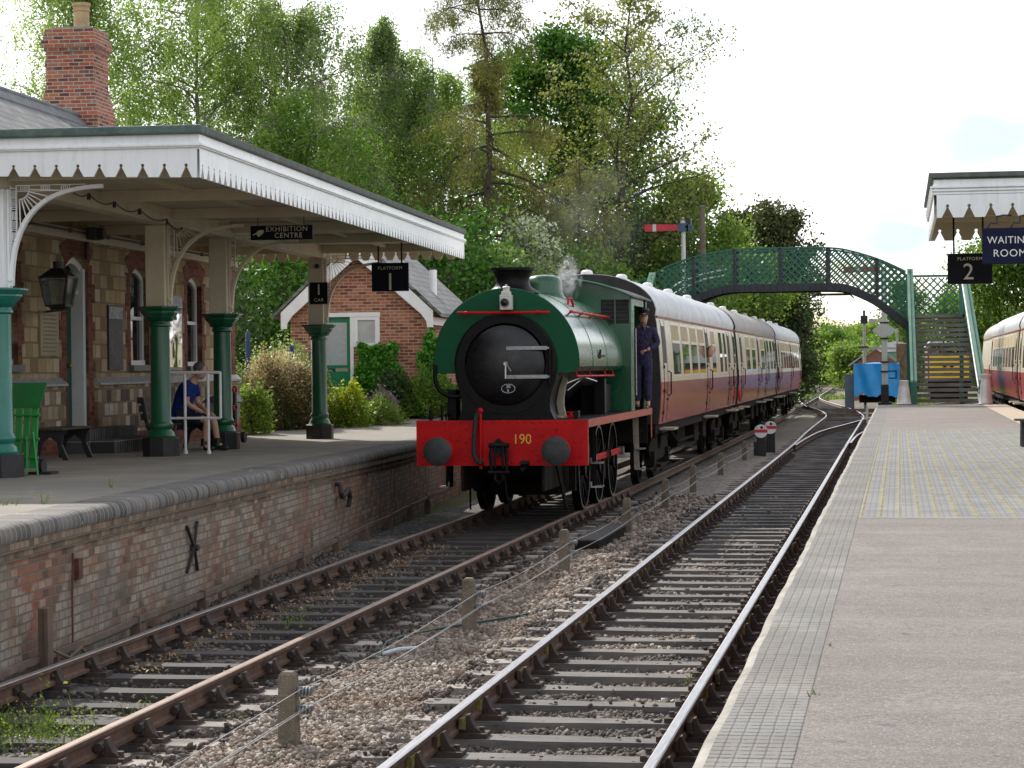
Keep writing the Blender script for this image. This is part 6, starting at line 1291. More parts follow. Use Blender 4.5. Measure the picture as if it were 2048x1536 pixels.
# concrete posts with pulley wheels and wires between the tracks
N = NT('post_concrete'); p = N.coord('World'); c = N.mix(N.ramp(N.noise(p,9,6,.7),[(.4,0.0),(.65,.85)]),(.20,.165,.12),(.10,.085,.055)); c = N.mix(N.ramp(N.noise(p,70,3),[(.55,0.0),(.7,.7)]),c,(.33,.30,.25)); N.base(c); N.set(rough=.95); N.bump(N.noise(p,60,4),.7,.008); M_conc = N.m
PY = [14.17,20.39,26.36,32.65,38.07,43.3,50.1,57.9]; ordn = ['nearest','second','third','fourth','fifth','sixth','seventh','eighth']
M_pul = paint('galvanised_pulley',(.22,.235,.24),.5,.2,12,metal=.5)
for i,y in enumerate(PY):
    x = -3.94; zt = (.30,.32,.33,.33,.33,.33,.3,.3)[i]; t = thing('concrete_post', f'{ordn[i]} short concrete wire post between the two tracks, counted away from the camera','post',(x,y,-.25),'concrete wire posts between the tracks')
    m = MB(); rr = .004*(i%3-1); m.hexa([(x-.065,y-.06,-.35),(x+.065,y-.06,-.35),(x+.065,y+.06,-.35),(x-.065,y+.06,-.35),(x-.055+rr,y-.055,zt-.03),(x+.055+rr,y-.055,zt-.03),(x+.055+rr,y+.055,zt-.03),(x-.055+rr,y+.055,zt-.03)]); m.hexa([(x-.055+rr,y-.055,zt-.03),(x+.055+rr,y-.055,zt-.03),(x+.055+rr,y+.055,zt-.03),(x-.055+rr,y+.055,zt-.03),(x-.035+rr,y-.04,zt),(x+.035+rr,y-.04,zt),(x+.035+rr,y+.04,zt),(x-.035+rr,y+.04,zt)]); obj('post', m, M_conc, t, bevel=.006)
    for z in (.17,.05):
        m = MB()
        for k in range(4): m.cyl((x+.075+.022*k,y-.01,z),(x+.085+.022*k,y-.01,z),.03,n=12)
        m.box(x+.055,x+.165,y-.012,y+.008,z-.005,z+.03); obj('pulley', m, M_pul, t)
for j,(dx,z,lab) in enumerate(((.085,.19,'upper thin signal wire strung along the concrete posts'),(.107,.065,'lower thin signal wire strung along the concrete posts, left one'),(.150,.075,'lower thin signal wire strung along the concrete posts, right one'))):
    pts = []; ys_ = [8.0]+PY+[64]
    for a,b in zip(ys_[:-1],ys_[1:]):
        for k in range(5): q = k/5; pts.append((-3.94+dx+.01*math.sin(a+q*3+j), a+(b-a)*q, z-.035*4*q*(1-q)*(1+.4*math.sin(a+j))))
    m = MB(); m.tube(pts,.0035,5); tag(obj('signal_wire', m, paint('wire_steel',(.34,.34,.33),.4,.1,9,metal=.6)), lab, 'wire')
t = thing('cable_trough','black wooden trunking box lying between the tracks by the third concrete post','box',(-4.09,30.9,-.2))
m = MB(); m.box(-4.25,-3.93,29.4,32.4,-.26,-.06); obj('box', m, M_grime, t, bevel=.01); m = MB(); m.box(-4.27,-3.91,29.42,32.42,-.055,-.03); obj('lid', m, M_slpL, t, bevel=.005)
m = MB(); m.tube(hermite([(18.6,-4.35),(19.6,-4.5),(20.6,-4.2),(21.6,-3.7),(22.4,-3.45)],.2) and [(b,a,-.165) for a,b in hermite([(18.6,-4.35),(19.6,-4.5),(20.6,-4.2),(21.6,-3.7),(22.4,-3.45)],.2)],.012,6)
tag(obj('loose_cable', m, paint('green_cable',(.02,.06,.06),.5)),'loose dark cable curling over the ballast by the second concrete post','cable')
m = MB(); m.tube([(-4.33,18.55,-.15),(-4.24,18.7,-.135),(-4.12,18.9,-.14)],[.016,.02,.012],8); tag(obj('plastic_litter', m, paint('pale_plastic',(.6,.65,.7),.3)),'crumpled pale plastic scrap on the ballast near the second concrete post','litter')
m = MB(); m.hexa([(-3.12,12.95,-.15),(-3.02,12.98,-.16),(-3.03,13.04,-.16),(-3.13,13.02,-.15),(-3.12,12.95,-.11),(-3.02,12.98,-.115),(-3.03,13.04,-.115),(-3.13,13.02,-.11)]); tag(obj('brick_fragment', m, paint('orange_brick',(.38,.10,.04),.85), bevel=.006),'small orange brick fragment lying beside the bright left rail','brick')
# ================================================================ PLATFORM 1 FURNITURE
t = thing('railing','white tubular railing on platform 1 between two green columns','railing',(-10.4,32.3,zp(32.3)))
m = MB(); y = 32.3; z0 = zp(y); m.tube([(-10.95,y-.03,2.232),(-9.985,y,2.228)],.022,10); m.tube([(-10.95,y-.03,1.548),(-9.985,y,1.548)],.020,10); m.tube([(-9.985,y,2.232),(-9.985,y,1.545)],.021,10); m.tube([(-10.93,y-.03,2.23),(-10.93,y-.03,z0)],.02,10)
for x in (-10.535,-10.175): m.tube([(x,y,2.23),(x,y,z0)],.022,10); m.cyl((x,y,z0),(x,y,z0+.05),.035,n=10)
obj('rails', m, paint('railing_white',(.78,.76,.76),.4,.05,5,dirt=.1), t, smooth=True)
def bench(name, label, x, y, z, rz, length=1.8, back=False):
    t = thing(name, label, 'bench', (x,y,z), None, rz)
    m = MB(); 
    for k in range(4): m.box(-.22+k*.115,-.12+k*.115,-length/2,length/2,.42,.45)
    o = obj('seat', m, paint('bench_slats_'+name,(.05,.042,.035),.5,.2,5)); o.parent = t
    for s in (-1,1):
        m = MB(); yy = s*(length/2-.12); prof_ = [(-.24,0),(-.17,0),(-.13,.12),(-.10,.25),(0,.33),(.10,.25),(.13,.12),(.19,0),(.28,0),(.24,.08),(.18,.22),(.19,.34),(.24,.42),(-.25,.42),(-.20,.32),(-.19,.2)]
        m.prism(prof_,'y',yy-.025,yy+.025); 
        if back: m.prism([(-.25,.42),(-.19,.42),(-.27,.85),(-.33,.85)],'y',yy-.02,yy+.02)
        o = obj('leg', m, M_black, None, bevel=.008); o.parent = t
    if back:
        for k in range(3):
            m = MB(); m.box(-.29-.025*k,-.265-.025*k,-length/2,length/2,.50+k*.13,.60+k*.13); o = obj('back_slat', m, M_black); o.parent = t
    return t
bench('bench','low black bench with curved iron legs left of the door steps',-11.62,30.1,zp(30),BROT+math.pi/2*0,1.3)
bench('bench','dark bench against the station wall under the seated man',-11.25,34.2,zp(34.0),BROT,2.3,True)
t = thing('fire_bucket_stand','red slatted stand against the wall just right of the seated man','stand',(-10.75,35.2,zp(35)))
m = MB(); z0 = zp(35)
for z in (1.33,1.62,1.90): m = MB(); m.box(-10.95,-10.62,35.1,35.3,z,z+.07); obj('shelf', m, M_sred, t, bevel=.008)
for x in (-10.95,-10.64): m = MB(); m.box(x-.02,x+.02,35.15,35.25,z0,2.0); obj('upright', m, M_black, t)
t = thing('wheelie_bin','grey wheelie bin with a striped dark lid behind the third column','bin',(-11.9,38.6,zp(38.6)))
zb = zp(38.6); m = MB(); m.hexa([(-12.08,38.4,zb+.03),(-11.72,38.4,zb+.03),(-11.72,38.85,zb+.03),(-12.08,38.85,zb+.03),(-12.15,38.32,zb+.72),(-11.65,38.32,zb+.72),(-11.65,38.92,zb+.72),(-12.15,38.92,zb+.72)]); obj('body', m, paint('bin_grey',(.30,.31,.32),.55,.08,4), t, bevel=.02)
m = MB(); m.hexa([(-12.18,38.28,zb+.72),(-11.62,38.28,zb+.72),(-11.62,38.96,zb+.72),(-12.18,38.96,zb+.72),(-12.12,38.34,zb+.82),(-11.68,38.34,zb+.82),(-11.68,38.96,zb+.86),(-12.12,38.96,zb+.86)])
for k in range(5): m.box(-12.1+k*.095,-12.06+k*.095,38.30,38.9,zb+.80,zb+.85)
obj('lid', m, paint('bin_lid',(.09,.095,.11),.4,.1,4), t, bevel=.01)
for x in (-11.62,-12.2): m = MB(); m.cyl((x,38.85,zb+.1),(x+.07,38.85,zb+.1),.1,n=16); obj('wheel', m, M_black, t)
t = thing('luggage_barrow','bright green upright luggage barrow behind the nearest column','barrow',(-10.15,25.0,zp(25)))
M_gb = paint('barrow_green',(.012,.22,.035),.4,.15,4,coat=.3); zb = zp(25.)
m = MB(); m.hexa([(-10.33,25.05,zb+.78),(-9.93,25.0,zb+.78),(-9.93,25.03,zb+.78),(-10.33,25.08,zb+.78),(-10.33,25.14,zb+1.08),(-9.88,25.10,zb+1.08),(-9.88,25.13,zb+1.08),(-10.33,25.17,zb+1.08)]); obj('back_board', m, paint('barrow_dark_green',(.008,.13,.03),.45), t)
m = MB()
for k in range(4): m.hexa([(-10.33+k*.10,24.92,zb+.08),(-10.25+k*.10,24.92,zb+.08),(-10.25+k*.10,24.95,zb+.08),(-10.33+k*.10,24.95,zb+.08),(-10.33+k*.10,25.02,zb+.78),(-10.25+k*.10,25.02,zb+.78),(-10.25+k*.10,25.05,zb+.78),(-10.33+k*.10,25.05,zb+.78)])
for z in (.2,.42,.70): m.bar((-10.34,24.90+z*.14,zb+z),(-9.92,24.90+z*.14,zb+z),.03,.03)
obj('slats', m, M_gb, t, bevel=.006)
m = MB(); m.bar((-9.99,24.95,zb+.5),(-9.86,24.75,zb),.02,.02); m.bar((-10.07,24.95,zb+.45),(-9.98,24.72,zb+.01),.02,.02); m.bar((-9.99,24.80,zb+.1),(-9.90,24.80,zb+.1),.015,.015); obj('leg', m, M_gb, t)
m = MB(); m.box(-10.1,-9.8,25.0,25.25,zb,zb+.03); obj('toe_plate', m, M_black, t)
for x in (-10.3,-9.98): m = MB(); m.cyl((x,25.15,zb+.09),(x+.04,25.15,zb+.09),.09,n=16); obj('wheel', m, M_black, t)
# ================================================================ PLATFORM 2 FURNITURE
M_churn = paint('churn_metal',(.60,.60,.57),.45,.12,5,dirt=.35,dirtc=(.35,.30,.24),metal=.25)
t = thing('milk_churn','dented whitish milk churn left of the footbridge stairs','churn',(.14,72.6,.9))
m = MB(); m.lathe((.14,72.6,.9),[(.235,0),(.24,.04),(.225,.06),(.20,.25),(.165,.55),(.14,.70),(.15,.72),(.15,.78),(.12,.79),(0,.79)],24,cap=False); obj('body', m, M_churn, t, smooth=True); m = MB(); m.lathe((.14,72.6,.9),[(.245,0),(.245,.035)],24); obj('base_rim', m, paint('churn_rim',(.12,.1,.1),.6), t)
t = thing('milk_churn','taller milk churn with a flared top right of the footbridge stairs','churn',(2.68,72.4,.9))
m = MB(); m.lathe((2.68,72.4,.9),[(.225,0),(.23,.04),(.215,.06),(.19,.3),(.155,.65),(.13,.80),(.135,.84),(.19,.93),(.195,.96),(.12,.965),(0,.95)],24,cap=False); obj('body', m, M_churn, t, smooth=True); m = MB(); m.tube([(2.50,72.3,1.45),(2.44,72.28,1.4),(2.44,72.28,1.3),(2.49,72.3,1.26)],.015,6); obj('handle', m, M_black, t)
m = MB(); m.lathe((2.68,72.4,.9),[(.235,0),(.235,.035)],24); obj('base_rim', m, paint('churn_rim2',(.10,.09,.12),.6), t)
bench('bench','black iron legged bench cut off by the right edge on platform 2',2.25,36.6,P2Z,math.pi/2,.9)
# ================================================================ DISTANT YARD
t = thing('tarpaulin_load','bright blue tarpaulin draped over a trolley beyond platform 2','tarpaulin',(-1.15,115,.3))
m = MB(); nx_, nz_ = 26, 14; xs_ = [-2.25+2.25*i/nx_ for i in range(nx_+1)]; vs = []
def tw(x,z): return .05*math.sin(7*x+2*z)+.04*math.sin(3.1*z-5*x)
for j in range(nz_+1):
    z = .62+1.6*j/nz_
    for x in xs_: vs.append((x+.06*math.sin(z*5)*(1 if x>-1 else 0)*(1-j/nz_), 114.3+tw(x,z)-.25*(1-j/nz_), z+(.10*math.sin(x*6)+.05*math.sin(x*13) if j == 0 else 0)))
for x in xs_: vs.append((x,115.9,2.24+.03*math.sin(x*4)))
for x in xs_: vs.append((x,116.1,.7))
n_ = nx_+1; m.add(vs,[(i*n_+j,i*n_+j+1,(i+1)*n_+j+1,(i+1)*n_+j) for i in range(nz_+2) for j in range(nx_)])
for e in (0,nx_): 
    c_ = [vs[i*n_+e] for i in range(nz_+3)]; m.add(c_+[(c_[0][0],115.2,.7)],[tuple(range(len(c_)+1))])
obj('sheet', m, paint('tarpaulin_blue',(.015,.32,.78),.4,.08,3,bump=.1), t, smooth=True)
m = MB(); m.box(-2.0,-.2,114.5,115.8,.25,.62); obj('trolley', m, M_grime, t)
for x in (-1.7,-.5):
    for y in (114.7,115.6): m = MB(); m.cyl((x-.05,y,.1),(x+.05,y,.1),.30,n=14); obj('wheel', m, M_grime, t)
m = MB(); m.box(-2.75,-2.28,116,116.5,-.3,1.62); m.box(-2.78,-2.25,115.97,116.53,1.62,1.68); tag(obj('relay_cabinet', m, paint('cabinet_grey',(.26,.30,.32),.6,.1,2)),'grey upright metal cabinet just left of the blue tarpaulin','cabinet')
t = thing('lineside_hut','small brick hut with a grey gable roof behind the blue tarpaulin','hut',(-1.45,150,0))
m = MB(); m.box(-3.0,0.0,150,153,-.3,2.1); m.prism([(-3.0,2.1),(0,2.1),(-1.5,3.15)],'y',150,153); obj('wall', m, brick('hut_brick','sum',.225,.075,[(0,(.16,.05,.03)),(1,(.30,.10,.06))],(.3,.25,.2)), t)
m = MB(); m.hexa([(-3.3,149.7,2.0),(-1.5,149.7,3.3),(-1.5,153.3,3.3),(-3.3,153.3,2.0),(-3.3,149.7,2.12),(-1.5,149.7,3.42),(-1.5,153.3,3.42),(-3.3,153.3,2.12)]); m.hexa([(-1.5,149.7,3.3),(.3,149.7,2.0),(.3,153.3,2.0),(-1.5,153.3,3.3),(-1.5,149.7,3.42),(.3,149.7,2.12),(.3,153.3,2.12),(-1.5,153.3,3.42)]); obj('roof', m, paint('weathered_fascia',(.30,.30,.30),.7,.15,3), t)
t = thing('diesel_locomotive','diesel locomotive with a yellow nose panel seen through the stair treads','locomotive',(2.9,135,0))
def Yd(v): return v
m = MB(); m.box(1.65,4.15,135,150,1.0,3.2); obj('body', m, paint('diesel_maroon',(.14,.05,.045),.6,.3,2,dirt=.6,dirtc=(.35,.22,.15)), t, bevel=.1)
m = MB(); m.box(1.75,4.05,134.93,134.99,1.30,2.62); obj('nose_panel', m, paint('warning_yellow',(.80,.50,.02),.5,.06,2), t, bevel=.02)
m = MB(); 
for a,b in ((1.9,2.45),(2.6,3.2),(3.35,3.9)): m.box(a,b,134.92,134.98,2.78,3.12)
obj('windscreen', m, M_dglass, t)
m = MB(); m.prism([(1.60,3.2),(4.2,3.2),(4.0,3.5),(3.5,3.75),(2.9,3.85),(2.3,3.75),(1.8,3.5)],'y',134.9,150); m.box(2.4,3.3,134.95,137,3.8,4.3); obj('roof', m, paint('diesel_roof',(.55,.56,.58),.5,.1,2,dirt=.3), t)
m = MB(); m.box(2.55,2.75,134.85,134.92,1.95,2.05); m.box(2.95,3.15,134.85,134.92,1.95,2.05); m.box(2.6,3.1,134.88,134.92,1.45,1.62); m.box(1.65,4.15,134.9,135.1,.7,1.25); m.cyl((2.0,134.5,1.05),(2.0,135,1.05),.2,n=12); m.cyl((3.8,134.5,1.05),(3.8,135,1.05),.2,n=12); m.box(1.8,4.0,136,149,-.1,1.0); obj('underframe', m, M_grime, t)
t = thing('green_coach','pale roofed green coach parked beyond the signal posts','coach',(-.2,160,0))
m = MB(); m.box(-1.6,1.1,160,180,.9,3.0); obj('body', m, paint('coach_sea_green',(.12,.22,.17),.5,.1,2), t)
m = MB(); m.prism([(-1.65,3.0),(1.15,3.0),(1.0,3.3),(.5,3.6),(-.25,3.75),(-1.0,3.6),(-1.5,3.3)],'y',159.9,180.1); obj('roof', m, M_croof, t); m = MB(); m.box(-1.5,1.0,160.2,179.8,-.2,.9); obj('underframe', m, M_grime, t)
t = thing('rusty_wagon','rust streaked brown wagon end beside the pale green stair post','wagon',(.45,120,0))
m = MB(); m.box(-.15,.95,120,128,1.0,3.25); obj('body', m, paint('wagon_rust',(.22,.13,.08),.8,.5,4,dirt=.6,dirtc=(.45,.33,.2)), t, bevel=.03)
m = MB(); m.box(-.2,1.0,119.8,128.2,.8,1.0); m.cyl((.0,119.4,.95),(.0,119.9,.95),.18,n=12); m.cyl((.75,119.4,.95),(.75,119.9,.95),.18,n=12); m.box(-.1,.9,120.5,127.5,-.1,.8); obj('underframe', m, M_grime, t)
m = MB(); m.box(-3.2,3.0,108,108.12,-.05,.08); m.box(-3.6,1.0,100,100.1,-.1,.02); tag(obj('barrier_rail', m, M_rod),'long rusty horizontal rail lying across the ground in front of the blue tarpaulin','rail')
m = MB(); m.cyl((-1.3,92,-.3),(-1.3,92,.55),.05,n=8); tag(obj('marker_post', m, M_swhite),'short thin pale post in the grass beyond the platform 2 end','post')
# steam and smoke
def vol(name, c, r, dens, col, label, scale):
    m = MB(); m.ball(c, 1.0, 20, 12, r); o = obj(name, m, None or bpy.data.materials.new(name)); M = o.data.materials[0]; M.use_nodes = True; t_ = M.node_tree; t_.nodes.clear()
    O = t_.nodes.new('ShaderNodeOutputMaterial'); V = t_.nodes.new('ShaderNodeVolumePrincipled'); V.inputs['Color'].default_value = (*col,1); t_.links.new(V.outputs[0], O.inputs['Volume'])
    G = t_.nodes.new('ShaderNodeNewGeometry'); s = t_.nodes.new('ShaderNodeVectorMath'); s.operation = 'SUBTRACT'; s.inputs[1].default_value = c; t_.links.new(G.outputs['Position'], s.inputs[0])
    d = t_.nodes.new('ShaderNodeVectorMath'); d.operation = 'DIVIDE'; d.inputs[1].default_value = r; t_.links.new(s.outputs[0], d.inputs[0])
    l = t_.nodes.new('ShaderNodeVectorMath'); l.operation = 'LENGTH'; t_.links.new(d.outputs[0], l.inputs[0])
    n = t_.nodes.new('ShaderNodeTexNoise'); n.inputs['Scale'].default_value = scale; n.inputs['Detail'].default_value = 8; n.inputs['Distortion'].default_value = 1.2; n.inputs['Roughness'].default_value = .65; t_.links.new(G.outputs['Position'], n.inputs['Vector'])
    a = t_.nodes.new('ShaderNodeMapRange'); a.inputs[1].default_value = .50; a.inputs[2].default_value = .64; t_.links.new(n.outputs[0], a.inputs[0])
    b = t_.nodes.new('ShaderNodeMapRange'); b.inputs[1].default_value = .2; b.inputs[2].default_value = 1.0; b.inputs[3].default_value = 1; b.inputs[4].default_value = 0; t_.links.new(l.outputs['Value'], b.inputs[0])
    q = t_.nodes.new('ShaderNodeMath'); q.operation = 'MULTIPLY'; t_.links.new(a.outputs[0], q.inputs[0]); t_.links.new(b.outputs[0], q.inputs[1])
    q2 = t_.nodes.new('ShaderNodeMath'); q2.operation = 'MULTIPLY'; q2.inputs[1].default_value = dens; t_.links.new(q.outputs[0], q2.inputs[0]); t_.links.new(q2.outputs[0], V.inputs['Density'])
    tag(o, label, 'steam', None, 'stuff'); return o
vol('steam', (-5.50,37.75,3.72), (.24,.42,.46), 11, (1,1,1), 'small white wisp of steam rising from the safety valves behind the dome', 3.6)
vol('smoke', (-6.4,48.0,5.4), (1.3,6,1.7), .05, (.62,.74,.80), 'thin bluish smoke haze drifting above the locomotive', .7)
# ================================================================ VEGETATION
VR = np.random.default_rng(11)
def leaves_mesh(name, P, size, mat, tint, droop=0.0, asp=.55, parent=None, ground=None):
    """one diamond leaf per point: P (n,3), size (n,), tint (n,)"""
    n = len(P); d = VR.normal(size=(n,3)); d[:,2] -= droop; d /= np.linalg.norm(d,axis=1)[:,None]
    e = VR.normal(size=(n,3)); e = np.cross(d, e); e /= np.linalg.norm(e,axis=1)[:,None]
    s = size[:,None]; f = np.cross(d,e)*s*.12
    V = np.stack([P, P+d*s*.5+e*s*asp*.5+f, P+d*s, P+d*s*.5-e*s*asp*.5+f],1).reshape(-1,3)
    off = np.array(wloc(parent)) if parent else 0
    me = bpy.data.meshes.new(name); me.vertices.add(4*n); me.vertices.foreach_set('co', (V-off).ravel().astype(np.float32))
    me.loops.add(4*n); me.loops.foreach_set('vertex_index', np.arange(4*n)); me.polygons.add(n); me.polygons.foreach_set('loop_start', np.arange(n)*4)
    a = me.attributes.new('tint','FLOAT','FACE'); a.data.foreach_set('value', np.clip(tint,0,1).astype(np.float32)); me.update(); me.materials.append(mat)
    o = bpy.data.objects.new(name, me); COL.objects.link(o)
    if parent: o.parent = parent
    return o
M_bark = paint('bark_grey',(.13,.115,.095),.9,.3,4,bump=.5); M_birch = paint('bark_birch',(.17,.155,.13),.8,.4,5,dirt=.6,dirtc=(.06,.05,.045),bump=.4); M_barkd = paint('bark_dark',(.06,.045,.035),.9,.3,4,bump=.5)
LM = dict(
 birch=leafmat('leaf_birch',[(0,(.065,.11,.04)),(.5,(.145,.20,.075)),(1,(.28,.33,.14))],.5),
 birch2=leafmat('leaf_birch_lime',[(0,(.085,.14,.035)),(.5,(.18,.255,.065)),(1,(.31,.38,.13))],.5),
 oak=leafmat('leaf_oak',[(0,(.018,.05,.010)),(.5,(.045,.11,.014)),(1,(.10,.18,.028))],.4),
 olive=leafmat('leaf_olive',[(0,(.06,.085,.02)),(.5,(.14,.155,.045)),(1,(.26,.25,.09))],.45),
 larch=leafmat('leaf_larch',[(0,(.06,.065,.015)),(.5,(.115,.125,.03)),(1,(.20,.17,.06))],.4),
 fir=leafmat('leaf_fir',[(0,(.02,.032,.012)),(.5,(.045,.058,.022)),(1,(.10,.10,.04))],.25),
 lime=leafmat('leaf_lime',[(0,(.055,.10,.018)),(.5,(.12,.18,.035)),(1,(.23,.28,.07))],.5),
 mid=leafmat('leaf_mid',[(0,(.03,.07,.012)),(.5,(.075,.14,.02)),(1,(.15,.22,.04))],.45),
 dark=leafmat('leaf_dark',[(0,(.012,.03,.010)),(.5,(.03,.06,.016)),(1,(.06,.10,.025))],.3),
 gold=leafmat('leaf_variegated',[(0,(.018,.04,.010)),(.26,(.045,.055,.015)),(.44,(.12,.085,.04)),(.56,(.22,.17,.09)),(.68,(.40,.35,.23)),(1,(.55,.50,.40))],.25),
 yell=leafmat('leaf_yellow',[(0,(.05,.10,.012)),(.5,(.15,.20,.015)),(1,(.42,.38,.02))],.4),
 ivy=leafmat('leaf_ivy',[(0,(.02,.08,.010)),(.5,(.06,.19,.022)),(1,(.14,.34,.05))],.35,.35),
 blossom=leafmat('leaf_blossom',[(0,(.05,.09,.03)),(.45,(.16,.20,.10)),(.7,(.45,.47,.38)),(1,(.75,.75,.68))],.35),
 grey=leafmat('leaf_lavender',[(0,(.10,.09,.08)),(.5,(.20,.17,.16)),(1,(.32,.27,.26))],.3),
 grass=leafmat('blade_grass',[(0,(.04,.075,.012)),(.5,(.09,.14,.02)),(.85,(.18,.22,.035)),(1,(.28,.25,.08))],.4),
 dry=leafmat('leaf_dry',[(0,(.07,.04,.025)),(.5,(.16,.10,.06)),(1,(.28,.20,.13))],.2))
def grow(rs, base, H, spread, z0, nl, shape, up, droop, trunk_r, lean=(0,0), sub=5, curve=.0):
    """trunk, limbs and twigs; returns the wood mesh and the twig paths"""
    m = MB(); tw = []; b = Vector(base); n = 9; tp = []
    for i in range(n+1):
        t = i/n; tp.append(b+Vector((lean[0]*t**1.4+rs.uniform(-.12,.12)*H*.02*i, lean[1]*t+rs.uniform(-.1,.1)*H*.02*i, H*t)))
    m.tube(tp,[max(.02,trunk_r*(1-.9*(i/n)**.8)) for i in range(n+1)],8)
    def at(t): k = min(n-1,int(t*n)); q = t*n-k; return tp[k].lerp(tp[k+1],q)
    for i in range(nl):
        t = z0+(1-z0)*((i+rs.random())/nl); az = i*2.399+rs.uniform(-.5,.5); L_ = spread*shape((t-z0)/(1-z0))*rs.uniform(.7,1.25)
        if L_ < .15: continue
        p = at(t); ang = up+rs.uniform(-.25,.25); d = Vector((math.cos(az)*math.cos(ang),math.sin(az)*math.cos(ang),math.sin(ang))); pts = [p]; k = 6
        for j in range(k):
            d = (d+Vector((rs.uniform(-.18,.18),rs.uniform(-.18,.18),rs.uniform(-.12,.12)+curve-droop*(j/k)))).normalized(); pts.append(pts[-1]+d*L_/k)
        r0 = trunk_r*(1-.8*t)*.45; m.tube(pts,[max(.008,r0*(1-.85*j/k)) for j in range(k+1)],5); tw.append((pts[2:],1.0))
        for j in range(2,k+1):
            for s in range(sub):
                e = Vector((rs.uniform(-1,1),rs.uniform(-1,1),rs.uniform(-.5,.8)-droop)).normalized(); l = L_*rs.uniform(.18,.42)*(1.1-.5*j/k)+.12; q = [pts[j]]
                for c in range(3): e = (e+Vector((rs.uniform(-.3,.3),rs.uniform(-.3,.3),-droop*.5))).normalized(); q.append(q[-1]+e*l/3)
                m.tube(q,[.009,.007,.005,.003],3); tw.append((q[1:],.6))
    return m, tw, tp
def tree(name, label, cat, base, H, spread, kind, n, size, z0=.15, nl=26, shape=None, up=.5, droop=.1, tr=.22, bark=None, lean=(0,0), seed=1, style='clump', cl=.42, group='trees behind the station', sub=5, curve=0, kind2=None, far=1.0):
    base = (base[0]*far, base[1]*far, base[2]); H = 2.27+(H-2.27)*far; spread *= far; size *= far; cl *= far; tr *= far; lean = (lean[0]*far, lean[1]*far)
    rs = random.Random(seed); shape = shape or (lambda t: math.sin(math.pi*min(1,max(0,t*.86+.12)))**.7)
    t_ = thing(name, label, cat, base, group)
    wood, tw, tp = grow(rs, base, H, spread, z0, nl, shape, up, droop, tr, lean, sub, curve)
    obj('trunk', wood, bark or M_bark, t_, smooth=True)
    # anchor points along twigs
    A = []
    for pts, w_ in tw:
        for a,b in zip(pts[:-1],pts[1:]):
            for k in range(2): A.append(tuple(a.lerp(b, rs.random())))
    A = np.array(A); k = max(1, n//len(A)+1); idx = VR.integers(0,len(A),n); P = A[idx]
    ct = VR.random(len(A)); # clump tint: real colour differences between shoots
    if style == 'strand':
        L_ = .35+1.5*VR.random(len(A))**1.5; u = VR.random(n)**.8; cs = .05*cl/.42; P = P+np.c_[VR.normal(0,cs,n),VR.normal(0,cs,n),-u*L_[idx]*cl*2.7]
        P += (VR.normal(0,.16,(len(A),3)))[idx]
    elif style == 'needle':
        u = VR.random(n); P = P+np.c_[VR.normal(0,.10,n),VR.normal(0,.10,n),-u*.45*cl+VR.normal(0,.04,n)]
    else:
        P = P+VR.normal(0,cl,(n,3))*np.array([1,1,.75])*(.45+.75*VR.random(len(A)))[idx][:,None]
    P[:,2] = np.maximum(P[:,2], base[2]+.1)
    tint = .5*ct[idx]+.5*VR.random(n)+.12*np.sin(P[:,2]*.7+P[:,0]*.9)
    sz = size*VR.uniform(.65,1.3,n); leaves_mesh('crown', P, sz, LM[kind], tint, droop=.6 if style == 'strand' else (.9 if style=='needle' else .2), asp=.16 if style=='needle' else .6, parent=t_)
    if kind2: 
        m2 = int(n*.3); leaves_mesh('new_growth', P[:m2]+VR.normal(0,.1,(m2,3)), sz[:m2], LM[kind2], tint[:m2], parent=t_)
    return t_
bsh = lambda t: (.55+.45*math.sin(math.pi*min(1,t*.7+.18)))*(1.0 if t < .84 else max(.30,(1-t)*5))
G1 = 'tall birches behind the station canopy'
FB = 1.32
wide = lambda t: (.75+.25*math.sin(math.pi*min(1,t*.9+.05)))*(1.0 if t < .86 else max(.35,(1-t)*6))
tree('birch_tree','birch with pale forked stems behind the chimney at far left','tree',(-21.6,57.5,0),13.2,3.3,'birch2',50000,.085,.12,36,bsh,1.0,.25,.13,M_birch,seed=21,style='strand',group=G1,far=FB)
tree('birch_tree','dense bright green birch just right of the brick chimney','tree',(-19.1,59.6,0),15.0,3.4,'birch2',110000,.085,.05,60,wide,.6,.35,.14,M_birch,seed=22,style='strand',group=G1,far=FB)
tree('birch_tree','drooping greyer birch rising above the middle of the canopy','tree',(-17.0,61.5,0),12.7,3.3,'birch',100000,.085,.05,58,wide,.6,.4,.14,M_birch,seed=23,style='strand',group=G1,far=FB)
tree('birch_tree','narrow thin topped birch behind the end of the canopy','tree',(-16.4,70.5,0),13.6,3.4,'birch',70000,.095,.05,48,lambda t: wide(t)*(1.15-.75*t),.6,.4,.13,M_birch,seed=24,style='strand',group=G1,far=1.2)
tree('birch_tree','weeping birch with hanging fronds beside the larch trunk','tree',(-13.6,65,0),11.4,2.9,'birch2',95000,.085,.05,52,wide,.45,.55,.13,M_birch,seed=25,style='strand',group=G1,far=FB)
tree('birch_tree','birch between the drooping birch and the thin topped one','tree',(-15.3,66,0),10.9,3.0,'birch2',70000,.085,.04,46,wide,.6,.45,.13,M_birch,seed=27,style='strand',group=G1,far=1.4)
tree('birch_tree','shaded birch low behind the green columns and garden','tree',(-15.6,56,0),9.0,3.2,'mid',60000,.09,.03,40,wide,.5,.4,.13,M_birch,seed=26,style='strand',group=G1,far=1.25)  # darker mid green leaves paint in the shade behind the columns
G2 = 'mixed trees beyond the garden'
